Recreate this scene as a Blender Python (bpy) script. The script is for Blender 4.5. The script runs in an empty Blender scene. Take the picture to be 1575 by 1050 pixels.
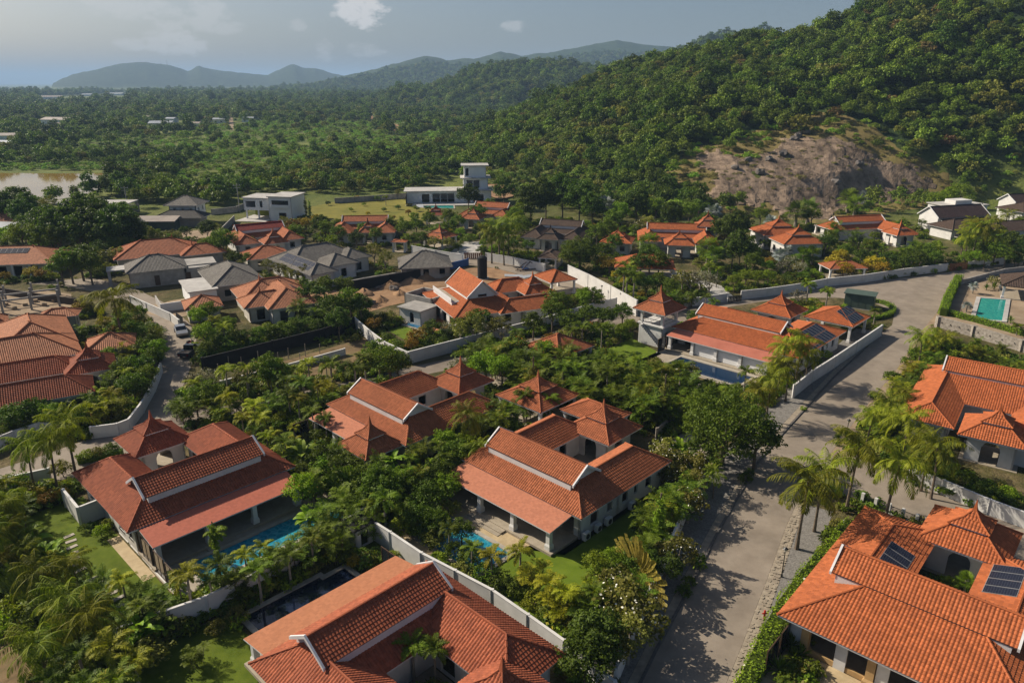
import bpy, bmesh, math, random
import numpy as np
from mathutils import Vector, Matrix

random.seed(7)
RNG = np.random.default_rng(11)
scene = bpy.context.scene
COL = scene.collection
R_ = math.radians

# ------------------------------------------------------------------ camera
CAM_H, FPX, YH = 40.0, 1125.0, 127.0            # height (m), focal length and horizon row of the 1575x1050 picture
PITCH = math.atan((525.0 - YH) / FPX)
cd = bpy.data.cameras.new('camera'); cam = bpy.data.objects.new('camera', cd); COL.objects.link(cam)
cd.sensor_width = 36.0; cd.lens = 36.0 * FPX / 1575.0
cd.clip_start = 0.5; cd.clip_end = 60000
cam.location = (0, 0, CAM_H); cam.rotation_euler = (math.pi/2 - PITCH, 0, 0)
scene.camera = cam

# ------------------------------------------------------------------ sun, sky, exposure
SUN_AZ, SUN_EL = 154.0, 35.0                    # azimuth counted from +X towards +Y
world = bpy.data.worlds.new('World'); scene.world = world; world.use_nodes = True
wn, wl = world.node_tree.nodes, world.node_tree.links
wn.clear()
wout = wn.new('ShaderNodeOutputWorld'); wbg = wn.new('ShaderNodeBackground'); wbg.inputs[1].default_value = SKY_S = 0.056
sky = wn.new('ShaderNodeTexSky'); sky.sky_type = 'NISHITA'; sky.sun_disc = False
sky.sun_elevation = R_(SUN_EL); sky.sun_rotation = R_(90.0 - SUN_AZ)
sky.altitude = 40; sky.air_density = 0.85; sky.dust_density = 2.6; sky.ozone_density = 2.2
# clouds: small fair-weather cumulus, laid out by direction in the sky
tc = wn.new('ShaderNodeTexCoord')
def wmath(op, a, b=None, c=None):
    n = wn.new('ShaderNodeMath'); n.operation = op
    for i, v in enumerate((a, b, c)):
        if v is None: continue
        if isinstance(v, (int, float)): n.inputs[i].default_value = v
        else: wl.new(v, n.inputs[i])
    return n.outputs[0]
nz = wn.new('ShaderNodeTexNoise'); nz.inputs['Scale'].default_value = 46; nz.inputs['Detail'].default_value = 7; nz.inputs['Roughness'].default_value = 0.62
mp = wn.new('ShaderNodeMapping'); mp.inputs['Scale'].default_value = (1, 1, 2.0); wl.new(tc.outputs['Generated'], mp.inputs[0]); wl.new(mp.outputs[0], nz.inputs['Vector'])
CLOUDS = [  # pixel centre, half width, half height (pixels), density
    (555, 18, 36, 22, 1.0), (268, 66, 46, 17, .5), (210, 14, 50, 14, .34), (205, 68, 22, 9, .45), (325, 15, 30, 14, .38), (310, 36, 25, 12, .35),
    (255, 42, 22, 10, .35), (498, 78, 14, 14, .3), (458, 40, 14, 8, .3), (790, 40, 18, 9, .42), (560, 78, 28, 10, .3), (170, 2, 36, 8, .3), (345,44,30,9,.3)]
def pxdir(x, y):
    r = (x - 787.5) / FPX; u = (525.0 - y) / FPX
    v = Vector((r, math.cos(PITCH) + u * math.sin(PITCH), -math.sin(PITCH) + u * math.cos(PITCH)))
    return v.normalized()
mask = None
sx = wn.new('ShaderNodeSeparateXYZ'); wl.new(tc.outputs['Generated'], sx.inputs[0])
puff = wmath('MULTIPLY_ADD', nz.outputs['Fac'], 2.6, -1.3)
for (cx, cy, hw, hh, dn) in CLOUDS:
    d = pxdir(cx, cy); az = math.atan2(d.x, d.y)
    hx = wmath('MULTIPLY_ADD', sx.outputs[0], math.cos(az), wmath('MULTIPLY', sx.outputs[1], -math.sin(az)))     # offsets from the cloud's centre, across and up
    vz = wmath('SUBTRACT', sx.outputs[2], d.z)
    a = wmath('POWER', wmath('DIVIDE', hx, hw / 1190.0 * 1.35), 2.0); b = wmath('POWER', wmath('DIVIDE', vz, hh / 1190.0 * 1.35), 2.0)
    m0 = wmath('MAXIMUM', wmath('SUBTRACT', 1.0, wmath('ADD', a, b)), 0.0)
    front = wmath('GREATER_THAN', wmath('MULTIPLY_ADD', sx.outputs[0], math.sin(az), wmath('MULTIPLY', sx.outputs[1], math.cos(az))), 0.0)
    sh = wmath('MULTIPLY', wmath('SUBTRACT', wmath('ADD', m0, puff), .38), 2.2); sh.node.use_clamp = True
    ed = wmath('MULTIPLY', m0, 4.0); ed.node.use_clamp = True
    m = wmath('MULTIPLY', wmath('MULTIPLY', sh, ed), wmath('MULTIPLY', front, dn * .8))
    mask = m if mask is None else wmath('MAXIMUM', mask, m)
cl = mask
mixc = wn.new('ShaderNodeMixRGB'); mixc.inputs[2].default_value = (9.5, 9.2, 9.0, 1)
wl.new(cl, mixc.inputs[0]); wl.new(sky.outputs[0], mixc.inputs[1]); wl.new(mixc.outputs[0], wbg.inputs[0]); wl.new(wbg.outputs[0], wout.inputs[0])

sd = bpy.data.lights.new('sun', 'SUN'); sun = bpy.data.objects.new('sun', sd); COL.objects.link(sun)
sd.energy = 5.0; sd.angle = R_(0.55); sd.color = (1.0, 0.89, 0.73)
SDIR = Vector((math.cos(R_(SUN_EL)) * math.cos(R_(SUN_AZ)), math.cos(R_(SUN_EL)) * math.sin(R_(SUN_AZ)), math.sin(R_(SUN_EL))))
sun.rotation_euler = SDIR.to_track_quat('Z', 'Y').to_euler(); sun.location = (-60, 30, 120)

vs = scene.view_settings
vs.view_transform = 'Standard'; vs.look = 'None'; vs.gamma = 1.0; vs.use_curve_mapping = False; vs.exposure = 0.52
scene.cycles.use_denoising = True
scene.cycles.max_bounces = 6; scene.cycles.diffuse_bounces = 3; scene.cycles.glossy_bounces = 2
scene.cycles.transmission_bounces = 2; scene.cycles.transparent_max_bounces = 8; scene.cycles.volume_bounces = 0
scene.cycles.caustics_reflective = False; scene.cycles.caustics_refractive = False

# ------------------------------------------------------------------ where a pixel of the picture meets a level at height z
def P(x, y, z=0.0):
    r = (x - 787.5) / FPX; u = (525.0 - y) / FPX
    d = (r, math.cos(PITCH) + u * math.sin(PITCH), -math.sin(PITCH) + u * math.cos(PITCH))
    t = (z - CAM_H) / d[2]
    return Vector((d[0] * t, d[1] * t, z))

# ------------------------------------------------------------------ tagging
def tag(o, label=None, cat=None, group=None, kind=None):
    if label: o['label'] = label
    if cat: o['category'] = cat
    if group: o['group'] = group
    if kind: o['kind'] = kind
    return o
def empty(name, loc=(0, 0, 0), rz=0.0, parent=None):
    o = bpy.data.objects.new(name, None); COL.objects.link(o); o.location = loc; o.rotation_euler = (0, 0, rz)
    o.empty_display_size = 0.3
    if parent: o.parent = parent
    return o
ORD = ['first', 'second', 'third', 'fourth', 'fifth', 'sixth', 'seventh', 'eighth', 'ninth', 'tenth', 'eleventh', 'twelfth', 'thirteenth', 'fourteenth',
       'fifteenth', 'sixteenth', 'seventeenth', 'eighteenth', 'nineteenth', 'twentieth', 'twenty-first', 'twenty-second', 'twenty-third', 'twenty-fourth',
       'twenty-fifth', 'twenty-sixth', 'twenty-seventh', 'twenty-eighth', 'twenty-ninth', 'thirtieth', 'thirty-first', 'thirty-second', 'thirty-third', 'thirty-fourth', 'thirty-fifth', 'thirty-sixth']

# ------------------------------------------------------------------ materials
MAT = {}
def nodes_of(name):
    m = bpy.data.materials.new(name); m.use_nodes = True
    nt = m.node_tree; nt.nodes.clear()
    out = nt.nodes.new('ShaderNodeOutputMaterial'); b = nt.nodes.new('ShaderNodeBsdfPrincipled'); nt.links.new(b.outputs[0], out.inputs[0])
    MAT[name] = m
    return m, nt, nt.nodes, nt.links, b, out
def ramp(N, L, fac, stops):
    r = N.new('ShaderNodeValToRGB'); e = r.color_ramp.elements
    while len(e) < len(stops): e.new(0.5)
    for i, (p, c) in enumerate(stops): e[i].position = p; e[i].color = (*c, 1)
    L.new(fac, r.inputs[0]); return r.outputs[0]
def noise(N, L, vec, scale, detail=4, rough=.55):
    n = N.new('ShaderNodeTexNoise'); n.inputs['Scale'].default_value = scale; n.inputs['Detail'].default_value = detail; n.inputs['Roughness'].default_value = rough
    if vec is not None: L.new(vec, n.inputs['Vector'])
    return n.outputs['Fac']
def mmath(N, L, op, a, b=None, c=None):
    n = N.new('ShaderNodeMath'); n.operation = op
    for i, v in enumerate((a, b, c)):
        if v is None: continue
        if isinstance(v, (int, float)): n.inputs[i].default_value = v
        else: L.new(v, n.inputs[i])
    return n.outputs[0]
def mixrgb(N, L, mode, fac, a, b):
    n = N.new('ShaderNodeMixRGB'); n.blend_type = mode
    for i, v in enumerate((fac, a, b)):
        if isinstance(v, (int, float)): n.inputs[i].default_value = v if i == 0 else (v, v, v, 1)
        elif isinstance(v, tuple): n.inputs[i].default_value = (*v, 1)
        else: L.new(v, n.inputs[i])
    return n.outputs[0]
def bump(N, L, h, strength, dist, b):
    n = N.new('ShaderNodeBump'); n.inputs['Strength'].default_value = strength; n.inputs['Distance'].default_value = dist
    L.new(h, n.inputs['Height']); L.new(n.outputs[0], b.inputs['Normal'])

def surf(name, c1, c2, scale=1.0, rough=.8, bstr=.3, bdist=.02, bscale=None, c3=None, spec=.3, stain=0.0, metallic=0.0):
    """a mottled surface in object-independent world coordinates"""
    m, nt, N, L, b, out = nodes_of(name)
    g = N.new('ShaderNodeNewGeometry'); v = g.outputs['Position']
    f = noise(N, L, v, scale, 6, .6)
    stops = [(.32, c1), (.68, c2)] if c3 is None else [(.28, c1), (.5, c2), (.72, c3)]
    col = ramp(N, L, f, stops)
    if stain:
        s = ramp(N, L, noise(N, L, v, scale * .27 + .07, 5, .65), [(.42, (1, 1, 1)), (.66, (1 - stain,) * 3)])
        col = mixrgb(N, L, 'MULTIPLY', 1.0, col, s)
    L.new(col, b.inputs['Base Color'])
    b.inputs['Roughness'].default_value = rough; b.inputs['Specular IOR Level'].default_value = spec; b.inputs['Metallic'].default_value = metallic
    if bstr: bump(N, L, noise(N, L, v, bscale or scale * 6, 5, .6), bstr, bdist, b)
    return m

surf('road', (.215, .178, .140), (.275, .232, .185), .55, .85, .25, .01, 9, spec=.2, stain=.22)
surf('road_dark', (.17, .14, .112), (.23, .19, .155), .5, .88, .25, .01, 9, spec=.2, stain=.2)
surf('gravel', (0.126, 0.118, 0.109), (0.260, 0.244, 0.223), 7.0, .9, .8, .03, 16, spec=.15, stain=.25)
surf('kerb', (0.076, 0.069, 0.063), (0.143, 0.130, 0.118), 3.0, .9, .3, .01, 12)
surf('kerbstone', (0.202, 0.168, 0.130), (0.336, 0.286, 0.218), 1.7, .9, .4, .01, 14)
surf('wall_white', (0.521, 0.512, 0.491), (0.622, 0.613, 0.592), .7, .75, .15, .006, 14, stain=.12)
surf('wall_band', (0.554, 0.542, 0.529), (0.638, 0.630, 0.617), .9, .7, .1, .004, 14, stain=.10)
surf('wall_cream', (0.420, 0.395, 0.336), (0.521, 0.491, 0.428), .8, .8, .15, .006, 14, stain=.12)
surf('wall_tan', (0.378, 0.239, 0.101), (0.454, 0.294, 0.134), 1.2, .8, .15, .006, 14, stain=.1)
surf('concrete', (0.252, 0.239, 0.223), (0.361, 0.344, 0.319), .9, .85, .3, .01, 10, stain=.3)
surf('concrete_pale', (0.353, 0.336, 0.315), (0.462, 0.445, 0.420), .7, .85, .2, .01, 10, stain=.2)
surf('modern_white', (.66, .67, .68), (.75, .755, .76), .2, .6, 0, stain=.08)
surf('terrace', (0.286, 0.244, 0.185), (0.361, 0.311, 0.239), 1.6, .75, .15, .005, 8, stain=.15)
surf('terrace_sand', (0.386, 0.294, 0.168), (0.470, 0.370, 0.227), 1.8, .8, .15, .005, 8, stain=.15)
surf('terrace_orange', (0.353, 0.143, 0.063), (0.420, 0.185, 0.084), 2.0, .7, .15, .005, 8, stain=.15)
surf('coping', (0.302, 0.269, 0.218), (0.403, 0.361, 0.298), 2.2, .7, .15, .004, 9, stain=.1)
surf('soil', (0.185, 0.105, 0.055), (0.302, 0.189, 0.109), .35, .95, .7, .06, 2.6, c3=(0.235, 0.134, 0.071), spec=.1, stain=.25)
surf('soil_sand', (0.252, 0.185, 0.122), (0.336, 0.260, 0.181), .4, .95, .6, .05, 3.0, spec=.1, stain=.25)
surf('dry_ground', (0.101, 0.076, 0.038), (0.202, 0.139, 0.076), .5, .95, .8, .06, 3.0, c3=(0.084, 0.092, 0.025), spec=.1, stain=.3)
surf('dry_grass', (.10, .085, .032), (.20, .155, .06), .18, .95, .9, .15, 1.5, c3=(.13, .12, .035), spec=.1, stain=.3)
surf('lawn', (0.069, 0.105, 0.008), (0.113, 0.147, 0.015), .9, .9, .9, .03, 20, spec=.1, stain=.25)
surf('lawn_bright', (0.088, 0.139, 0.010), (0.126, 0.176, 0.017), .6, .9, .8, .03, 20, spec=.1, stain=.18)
surf('lawn_yellow', (0.130, 0.130, 0.024), (0.193, 0.172, 0.034), .12, .9, .9, .05, 8, c3=(0.092, 0.109, 0.018), spec=.1, stain=.2)
surf('wood_dark', (0.042, 0.025, 0.015), (0.076, 0.042, 0.024), 3, .6, .2, .005, 12)
surf('wood_red', (0.143, 0.050, 0.021), (0.210, 0.076, 0.034), 3, .55, .2, .005, 12)
surf('metal_dark', (0.017, 0.017, 0.017), (0.029, 0.029, 0.029), 2, .45, 0)
surf('metal_grey', (0.185, 0.189, 0.193), (0.235, 0.239, 0.244), 2, .5, 0)
surf('trim_white', (0.554, 0.550, 0.554), (0.638, 0.634, 0.638), 1.5, .6, 0, stain=.1)
surf('trim_grey', (0.252, 0.252, 0.252), (0.319, 0.319, 0.319), 1.5, .6, 0)
surf('soffit', (0.168, 0.126, 0.101), (0.227, 0.168, 0.134), 1.5, .85, 0)
surf('trunk', (0.084, 0.063, 0.042), (0.160, 0.126, 0.092), 3, .9, .6, .02, 9)
surf('trunk_pale', (0.185, 0.160, 0.126), (0.286, 0.252, 0.210), 2.5, .9, .5, .02, 7)
surf('rock', (.105, .074, .050), (.28, .208, .150), .3, .9, 1.0, .35, 1.8, c3=(.18, .13, .09), spec=.1, stain=.65)
surf('boulder', (0.101, 0.088, 0.080), (0.218, 0.193, 0.172), .5, .9, .8, .12, 2.5, spec=.15, stain=.3)
surf('stone_wall', (0.168, 0.147, 0.122), (0.353, 0.319, 0.277), 2.6, .9, .9, .05, 3.4, spec=.15)
surf('green_box', (0.059, 0.088, 0.071), (0.080, 0.113, 0.092), 1.4, .55, .05, .004, 8, stain=.15)
surf('fabric_black', (0.010, 0.010, 0.012), (0.018, 0.018, 0.018), .8, .9, .4, .03, 2)
surf('tarp_blue', (0.034, 0.092, 0.269), (0.050, 0.134, 0.353), .8, .6, .6, .06, 1.5)
surf('car_silver', (0.252, 0.260, 0.277), (0.277, 0.286, 0.302), .5, .3, 0, spec=.6, metallic=.5)
surf('car_dark', (0.029, 0.029, 0.034), (0.042, 0.042, 0.046), .5, .35, 0, spec=.6)
surf('red_paint', (0.336, 0.017, 0.013), (0.420, 0.025, 0.017), 2, .4, 0)
surf('stain_dark', (0.042, 0.034, 0.029), (0.067, 0.055, 0.046), 1, .9, .2, .01, 6)
surf('metal_roof', (0.336, 0.361, 0.395), (0.420, 0.445, 0.479), .25, .45, 0, stain=.25)
surf('metal_roof_rust', (0.252, 0.202, 0.168), (0.336, 0.286, 0.244), .3, .55, 0, stain=.3)
surf('plaster_grey', (0.277, 0.260, 0.235), (0.353, 0.336, 0.311), .5, .85, .2, .01, 6, stain=.3)

def glass(name, col, rough=.08):
    m, nt, N, L, b, out = nodes_of(name)
    b.inputs['Base Color'].default_value = (*col, 1); b.inputs['Roughness'].default_value = rough; b.inputs['Specular IOR Level'].default_value = .8
glass('glass', (.018, .022, .026)); glass('glass_car', (.01, .011, .013)); glass('glass_green', (.05, .10, .10))
glass('lamp_glass', (.5, .48, .42), .3); glass('tyre', (.012, .012, .012), .8)

def water(name, c1, c2, rough=.04, sc=2.0, bs=.12, tiles=False):
    m, nt, N, L, b, out = nodes_of(name)
    g = N.new('ShaderNodeNewGeometry'); v = g.outputs['Position']
    col = ramp(N, L, noise(N, L, v, sc, 3), [(.35, c1), (.65, c2)])
    if tiles:
        vo = N.new('ShaderNodeTexVoronoi'); vo.feature = 'DISTANCE_TO_EDGE'; vo.inputs['Scale'].default_value = 1.6; L.new(v, vo.inputs['Vector'])
        col = mixrgb(N, L, 'MIX', ramp(N, L, vo.outputs['Distance'], [(.0, (.55,) * 3), (.12, (0, 0, 0))]), col, (min(c2[0] * 2 + .05, 1), min(c2[1] * 1.5, 1), min(c2[2] * 1.3, 1)))
    L.new(col, b.inputs['Base Color']); b.inputs['Roughness'].default_value = rough; b.inputs['Specular IOR Level'].default_value = .5
    bump(N, L, noise(N, L, v, 5.0, 3), bs, .02, b)
water('pool_bright', (.006, .15, .23), (.012, .24, .33), tiles=True)
water('pool_blue', (.004, .018, .05), (.006, .03, .075))
water('pool_navy', (.004, .008, .022), (.008, .014, .032), bs=.06)
water('pool_teal', (.01, .20, .19), (.02, .28, .25), tiles=True)
water('pool_deep', (.01, .09, .19), (.02, .14, .26))
water('pond_brown', (.23, .145, .035), (.28, .18, .045), .07, .03, .05)
MAT['pond_brown'].node_tree.nodes['Principled BSDF'].inputs['Specular IOR Level'].default_value = .28

def tile_mat(name, base, dark, var=.22, bumped=False, pitch=.26, course=.30, stain=.48, rough=.72):
    """fired clay roof tiles: colour per tile from the tile's own place on the slope, lichen and weathering"""
    m, nt, N, L, b, out = nodes_of(name)
    uv = N.new('ShaderNodeUVMap'); uv.uv_map = 'UVMap'
    s = N.new('ShaderNodeSeparateXYZ'); L.new(uv.outputs[0], s.inputs[0])
    iu = mmath(N, L, 'FLOOR', mmath(N, L, 'DIVIDE', s.outputs[0], pitch)); iv = mmath(N, L, 'FLOOR', mmath(N, L, 'DIVIDE', s.outputs[1], course))
    cmb = N.new('ShaderNodeCombineXYZ'); L.new(iu, cmb.inputs[0]); L.new(iv, cmb.inputs[1])
    wnn = N.new('ShaderNodeTexWhiteNoise'); wnn.noise_dimensions = '3D'; L.new(cmb.outputs[0], wnn.inputs['Vector'])
    g = N.new('ShaderNodeNewGeometry'); v = g.outputs['Position']
    w = tuple(x * (1 - var) for x in base); h = tuple(min(x * (1 + var), 1) for x in base)
    col = ramp(N, L, wnn.outputs['Value'], [(0, w), (.5, base), (1, h)])
    st = ramp(N, L, noise(N, L, v, .45, 6, .65), [(.42, (0, 0, 0)), (.72, (stain,) * 3)])
    col = mixrgb(N, L, 'MIX', st, col, dark)
    st2 = ramp(N, L, noise(N, L, v, 4.5, 4, .6), [(.5, (0, 0, 0)), (.8, (stain * .8,) * 3)])
    col = mixrgb(N, L, 'MIX', st2, col, dark)
    if bumped:
        fu = mmath(N, L, 'FRACT', mmath(N, L, 'DIVIDE', s.outputs[0], pitch)); fv = mmath(N, L, 'FRACT', mmath(N, L, 'DIVIDE', s.outputs[1], course))
        hu = mmath(N, L, 'SINE', mmath(N, L, 'MULTIPLY', fu, math.pi))
        hv = mmath(N, L, 'MULTIPLY', mmath(N, L, 'SUBTRACT', 1.0, fv), .6)
        bump(N, L, mmath(N, L, 'ADD', hu, hv), 1.0, .07, b)
    L.new(col, b.inputs['Base Color']); b.inputs['Roughness'].default_value = rough; b.inputs['Specular IOR Level'].default_value = .10
    return m
TILES = {  # base colour, weathered colour
    'orange': ((.405, .136, .062), (.25, .085, .040)), 'orange_hot': ((.45, .134, .050), (.30, .09, .04)), 'red': ((.37, .110, .054), (.20, .06, .04)), 'crimson': ((.30, .040, .030), (.17, .03, .025)),
    'clay': ((.45, .185, .095), (.30, .125, .065)), 'salmon': ((.45, .20, .12), (.30, .14, .09)), 'grey': ((.20, .185, .165), (.11, .10, .09)), 'darkgrey': ((.085, .08, .075), (.05, .045, .042)),
    'brown': ((.105, .072, .055), (.06, .042, .035)), 'purple': ((.085, .055, .052), (.05, .035, .034))}
TILES = {k: (tuple(x * .82 for x in a), tuple(x * .82 for x in d)) for k, (a, d) in TILES.items()}
for k, (a, d) in TILES.items():
    tile_mat('tile_' + k, a, d); tile_mat('tileb_' + k, a, d, bumped=True)
surf('flat_red', (0.361, 0.113, 0.071), (0.420, 0.143, 0.092), 1.0, .7, .1, .004, 9, stain=.12)
def panel_mat():
    m, nt, N, L, b, out = nodes_of('solar_cell')
    uv = N.new('ShaderNodeUVMap'); uv.uv_map = 'UVMap'
    br = N.new('ShaderNodeTexBrick'); br.offset = 0; br.inputs['Scale'].default_value = 1
    br.inputs['Brick Width'].default_value = .17; br.inputs['Row Height'].default_value = .17; br.inputs['Mortar Size'].default_value = .006
    br.inputs['Color1'].default_value = (.010, .011, .02, 1); br.inputs['Color2'].default_value = (.013, .014, .026, 1); br.inputs['Mortar'].default_value = (.07, .075, .09, 1)
    L.new(uv.outputs[0], br.inputs['Vector']); L.new(br.outputs['Color'], b.inputs['Base Color'])
    b.inputs['Roughness'].default_value = .22; b.inputs['Specular IOR Level'].default_value = .25
panel_mat()

def leaf_mat(name, dark, light, hue=.05, trans=.28, rough=.55, dry=None, spec=.12):
    m, nt, N, L, b, out = nodes_of(name)
    g = N.new('ShaderNodeNewGeometry'); oi = N.new('ShaderNodeObjectInfo')
    f = mmath(N, L, 'MULTIPLY_ADD', g.outputs['Random Per Island'], .55, mmath(N, L, 'MULTIPLY', noise(N, L, g.outputs['Position'], .35, 3), .75))
    f = mmath(N, L, 'MULTIPLY_ADD', oi.outputs['Random'], .36, mmath(N, L, 'SUBTRACT', f, .32))
    stops = [(.08, dark), (.85, light)]
    if dry: stops.append((.97, dry))
    col = ramp(N, L, f, stops)
    hs = N.new('ShaderNodeHueSaturation'); L.new(col, hs.inputs['Color'])
    wv = N.new('ShaderNodeTexWhiteNoise'); wv.noise_dimensions = '1D'; L.new(oi.outputs['Random'], wv.inputs['W'])
    L.new(mmath(N, L, 'MULTIPLY_ADD', wv.outputs['Value'], hue, .5 - hue * .5), hs.inputs['Hue'])
    L.new(mmath(N, L, 'MULTIPLY_ADD', wv.outputs['Value'], .6, .72), hs.inputs['Value'])
    col = hs.outputs[0]
    L.new(col, b.inputs['Base Color']); b.inputs['Roughness'].default_value = rough; b.inputs['Specular IOR Level'].default_value = spec
    tr = N.new('ShaderNodeBsdfTranslucent'); L.new(mixrgb(N, L, 'MULTIPLY', 1.0, col, (1.15, 1.25, .45)), tr.inputs[0])
    mx = N.new('ShaderNodeMixShader'); mx.inputs[0].default_value = trans
    L.new(b.outputs[0], mx.inputs[1]); L.new(tr.outputs[0], mx.inputs[2]); L.new(mx.outputs[0], out.inputs[0])
    return m
leaf_mat('leaf_coco', (0.071, 0.109, 0.006), (0.253, 0.260, 0.014), trans=.3)
leaf_mat('leaf_fox', (0.125, 0.158, 0.009), (0.363, 0.349, 0.021), trans=.32)
leaf_mat('leaf_areca', (0.046, 0.082, 0.008), (0.160, 0.210, 0.013), hue=.03, dry=(0.337, 0.275, 0.025))
leaf_mat('leaf_dark', (0.030, 0.060, 0.009), (0.108, 0.158, 0.015), hue=.03)
leaf_mat('leaf_mid', (0.045, 0.086, 0.008), (0.150, 0.204, 0.017), hue=.03)
leaf_mat('leaf_bright', (0.090, 0.155, 0.009), (0.219, 0.302, 0.017), hue=.03)
leaf_mat('leaf_gold', (.16, .12, .010), (.36, .24, .015), trans=.2)
leaf_mat('leaf_olive', (0.087, 0.096, 0.017), (0.229, 0.218, 0.042), hue=.03)
leaf_mat('leaf_pale', (.10, .105, .055), (.25, .235, .14), trans=.15)
leaf_mat('leaf_silver', (.16, .19, .185), (.33, .37, .36), trans=.1)
leaf_mat('leaf_hedge', (0.097, 0.147, 0.009), (0.262, 0.320, 0.018))
leaf_mat('leaf_forest', (0.051, 0.091, 0.011), (0.207, 0.275, 0.028), hue=.022, trans=.2)
leaf_mat('leaf_scrub', (0.128, 0.205, 0.020), (0.268, 0.386, 0.041), hue=.05, trans=.2)
leaf_mat('leaf_dryscrub', (.115, .112, .03), (.23, .205, .058), hue=.02, trans=.15)
leaf_mat('leaf_redbrown', (.10, .065, .02), (.20, .13, .045), trans=.15)
leaf_mat('leaf_fan', (.20, .18, .03), (.42, .36, .06), trans=.3, dry=(.42, .33, .16))
leaf_mat('flower_white', (.5, .47, .40), (.72, .69, .60), trans=.1)
leaf_mat('flower_orange', (.42, .12, .02), (.6, .22, .05), trans=.1)

# ------------------------------------------------------------------ mesh building
class MB:
    """collects faces; build() links them as ONE mesh object"""
    def __init__(s): s.v = []; s.f = []; s.uv = []
    def face(s, pts, uv=None):
        n = len(s.v); s.v.extend([tuple(p) for p in pts]); s.f.append(tuple(range(n, n + len(pts))))
        s.uv.append(uv if uv else [(0.0, 0.0)] * len(pts)); return s
    def box(s, x0, x1, y0, y1, z0, z1, top=(0, 0)):
        """axis box; top=(dx,dy) shrinks the upper face"""
        dx, dy = top
        a = [(x0, y0, z0), (x1, y0, z0), (x1, y1, z0), (x0, y1, z0)]
        b = [(x0 + dx, y0 + dy, z1), (x1 - dx, y0 + dy, z1), (x1 - dx, y1 - dy, z1), (x0 + dx, y1 - dy, z1)]
        s.face(a[::-1]); s.face(b)
        for i in range(4):
            j = (i + 1) % 4; s.face([a[i], a[j], b[j], b[i]])
        return s
    def prism(s, poly, z0, z1):
        """vertical prism over a counter-clockwise plan polygon; z0/z1 numbers"""
        a = [(p[0], p[1], z0) for p in poly]; b = [(p[0], p[1], z1) for p in poly]
        s.face(a[::-1]); s.face(b)
        for i in range(len(poly)):
            j = (i + 1) % len(poly); s.face([a[i], a[j], b[j], b[i]])
        return s
    def slab(s, poly, th):
        """3-D polygon thickened downwards along z"""
        b = [(p[0], p[1], p[2] - th) for p in poly]
        s.face(poly); s.face(b[::-1])
        for i in range(len(poly)):
            j = (i + 1) % len(poly); s.face([poly[i], b[i], b[j], poly[j]])
        return s
    def tube(s, p, q, r0, r1=None, n=6, cap=True):
        r1 = r0 if r1 is None else r1
        p, q = Vector(p), Vector(q); d = (q - p)
        if d.length < 1e-6: return s
        d.normalize(); a = d.orthogonal().normalized(); b = d.cross(a)
        A = [p + (a * math.cos(t) + b * math.sin(t)) * r0 for t in [2 * math.pi * i / n for i in range(n)]]
        B = [q + (a * math.cos(t) + b * math.sin(t)) * r1 for t in [2 * math.pi * i / n for i in range(n)]]
        for i in range(n):
            j = (i + 1) % n; s.face([A[i], A[j], B[j], B[i]])
        if cap: s.face(A[::-1]); s.face(B)
        return s
    def mesh(s, name, mat):
        me = bpy.data.meshes.new(name); me.from_pydata(s.v, [], s.f)
        u = me.uv_layers.new(name='UVMap')
        flat = [c for f in s.uv for p in f for c in p]
        u.data.foreach_set('uv', flat)
        me.materials.append(MAT[mat]); me.validate(clean_customdata=False); me.update()
        return me
    def build(s, name, mat, parent=None, smooth=False):
        me = s.mesh(name, mat)
        if smooth: me.polygons.foreach_set('use_smooth', [True] * len(me.polygons))
        o = bpy.data.objects.new(name, me); COL.objects.link(o)
        if parent: o.parent = parent
        return o

def weld(o, dist=.002):
    bm = bmesh.new(); bm.from_mesh(o.data); bmesh.ops.remove_doubles(bm, verts=bm.verts, dist=dist); bm.to_mesh(o.data); bm.free(); return o

# ------------------------------------------------------------------ terrain
def vnoise(x, y, seed=0):
    xi = np.floor(x).astype(np.int64); yi = np.floor(y).astype(np.int64); xf = x - xi; yf = y - yi
    def h(a, b):
        n = (a * 374761393 + b * 668265263 + seed * 974711) & 0x7fffffff
        n = ((n ^ (n >> 13)) * 1274126177) & 0x7fffffff
        return ((n ^ (n >> 16)) & 0xffff) / 65535.0
    u = xf * xf * (3 - 2 * xf); v = yf * yf * (3 - 2 * yf)
    return (h(xi, yi) * (1 - u) + h(xi + 1, yi) * u) * (1 - v) + (h(xi, yi + 1) * (1 - u) + h(xi + 1, yi + 1) * u) * v
def fbm(x, y, oct=4, seed=0):
    a = .5; s = 0
    for o in range(oct):
        s = s + a * (vnoise(x, y, seed + o) * 2 - 1); x = x * 2.03 + 17.1; y = y * 2.03 + 5.7; a *= .5
    return s
def crest(pts):
    """skyline of a ridge: (pixel x, pixel y, distance to crest, distance to foot, tree cover) -> azimuth, crest distance, foot, height"""
    out = []
    for (x, y, dr, db, tr) in pts:
        d = pxdir(x, y); az = math.atan2(d.x, d.y); h = CAM_H + dr * d.z / math.hypot(d.x, d.y) - tr
        out.append((az, dr, db, max(h, 0)))
    return np.array(out)
BIG = crest([(690, 230, 420, 330, 14), (760, 196, 450, 320, 6), (860, 150, 500, 285, 6), (930, 117, 500, 262, 6), (1000, 88, 490, 250, 6), (1060, 73, 470, 240, 6), (1140, 62, 450, 240, 6), (1240, 52, 440, 248, 6),
             (1290, 27, 440, 256, 6), (1330, 2, 440, 264, 5), (1400, -36, 440, 282, 5), (1500, -85, 440, 292, 5), (1600, -120, 440, 296, 5), (1750, -140, 440, 300, 5), (1950, -90, 440, 300, 5), (2300, 40, 440, 300, 5)])
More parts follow.
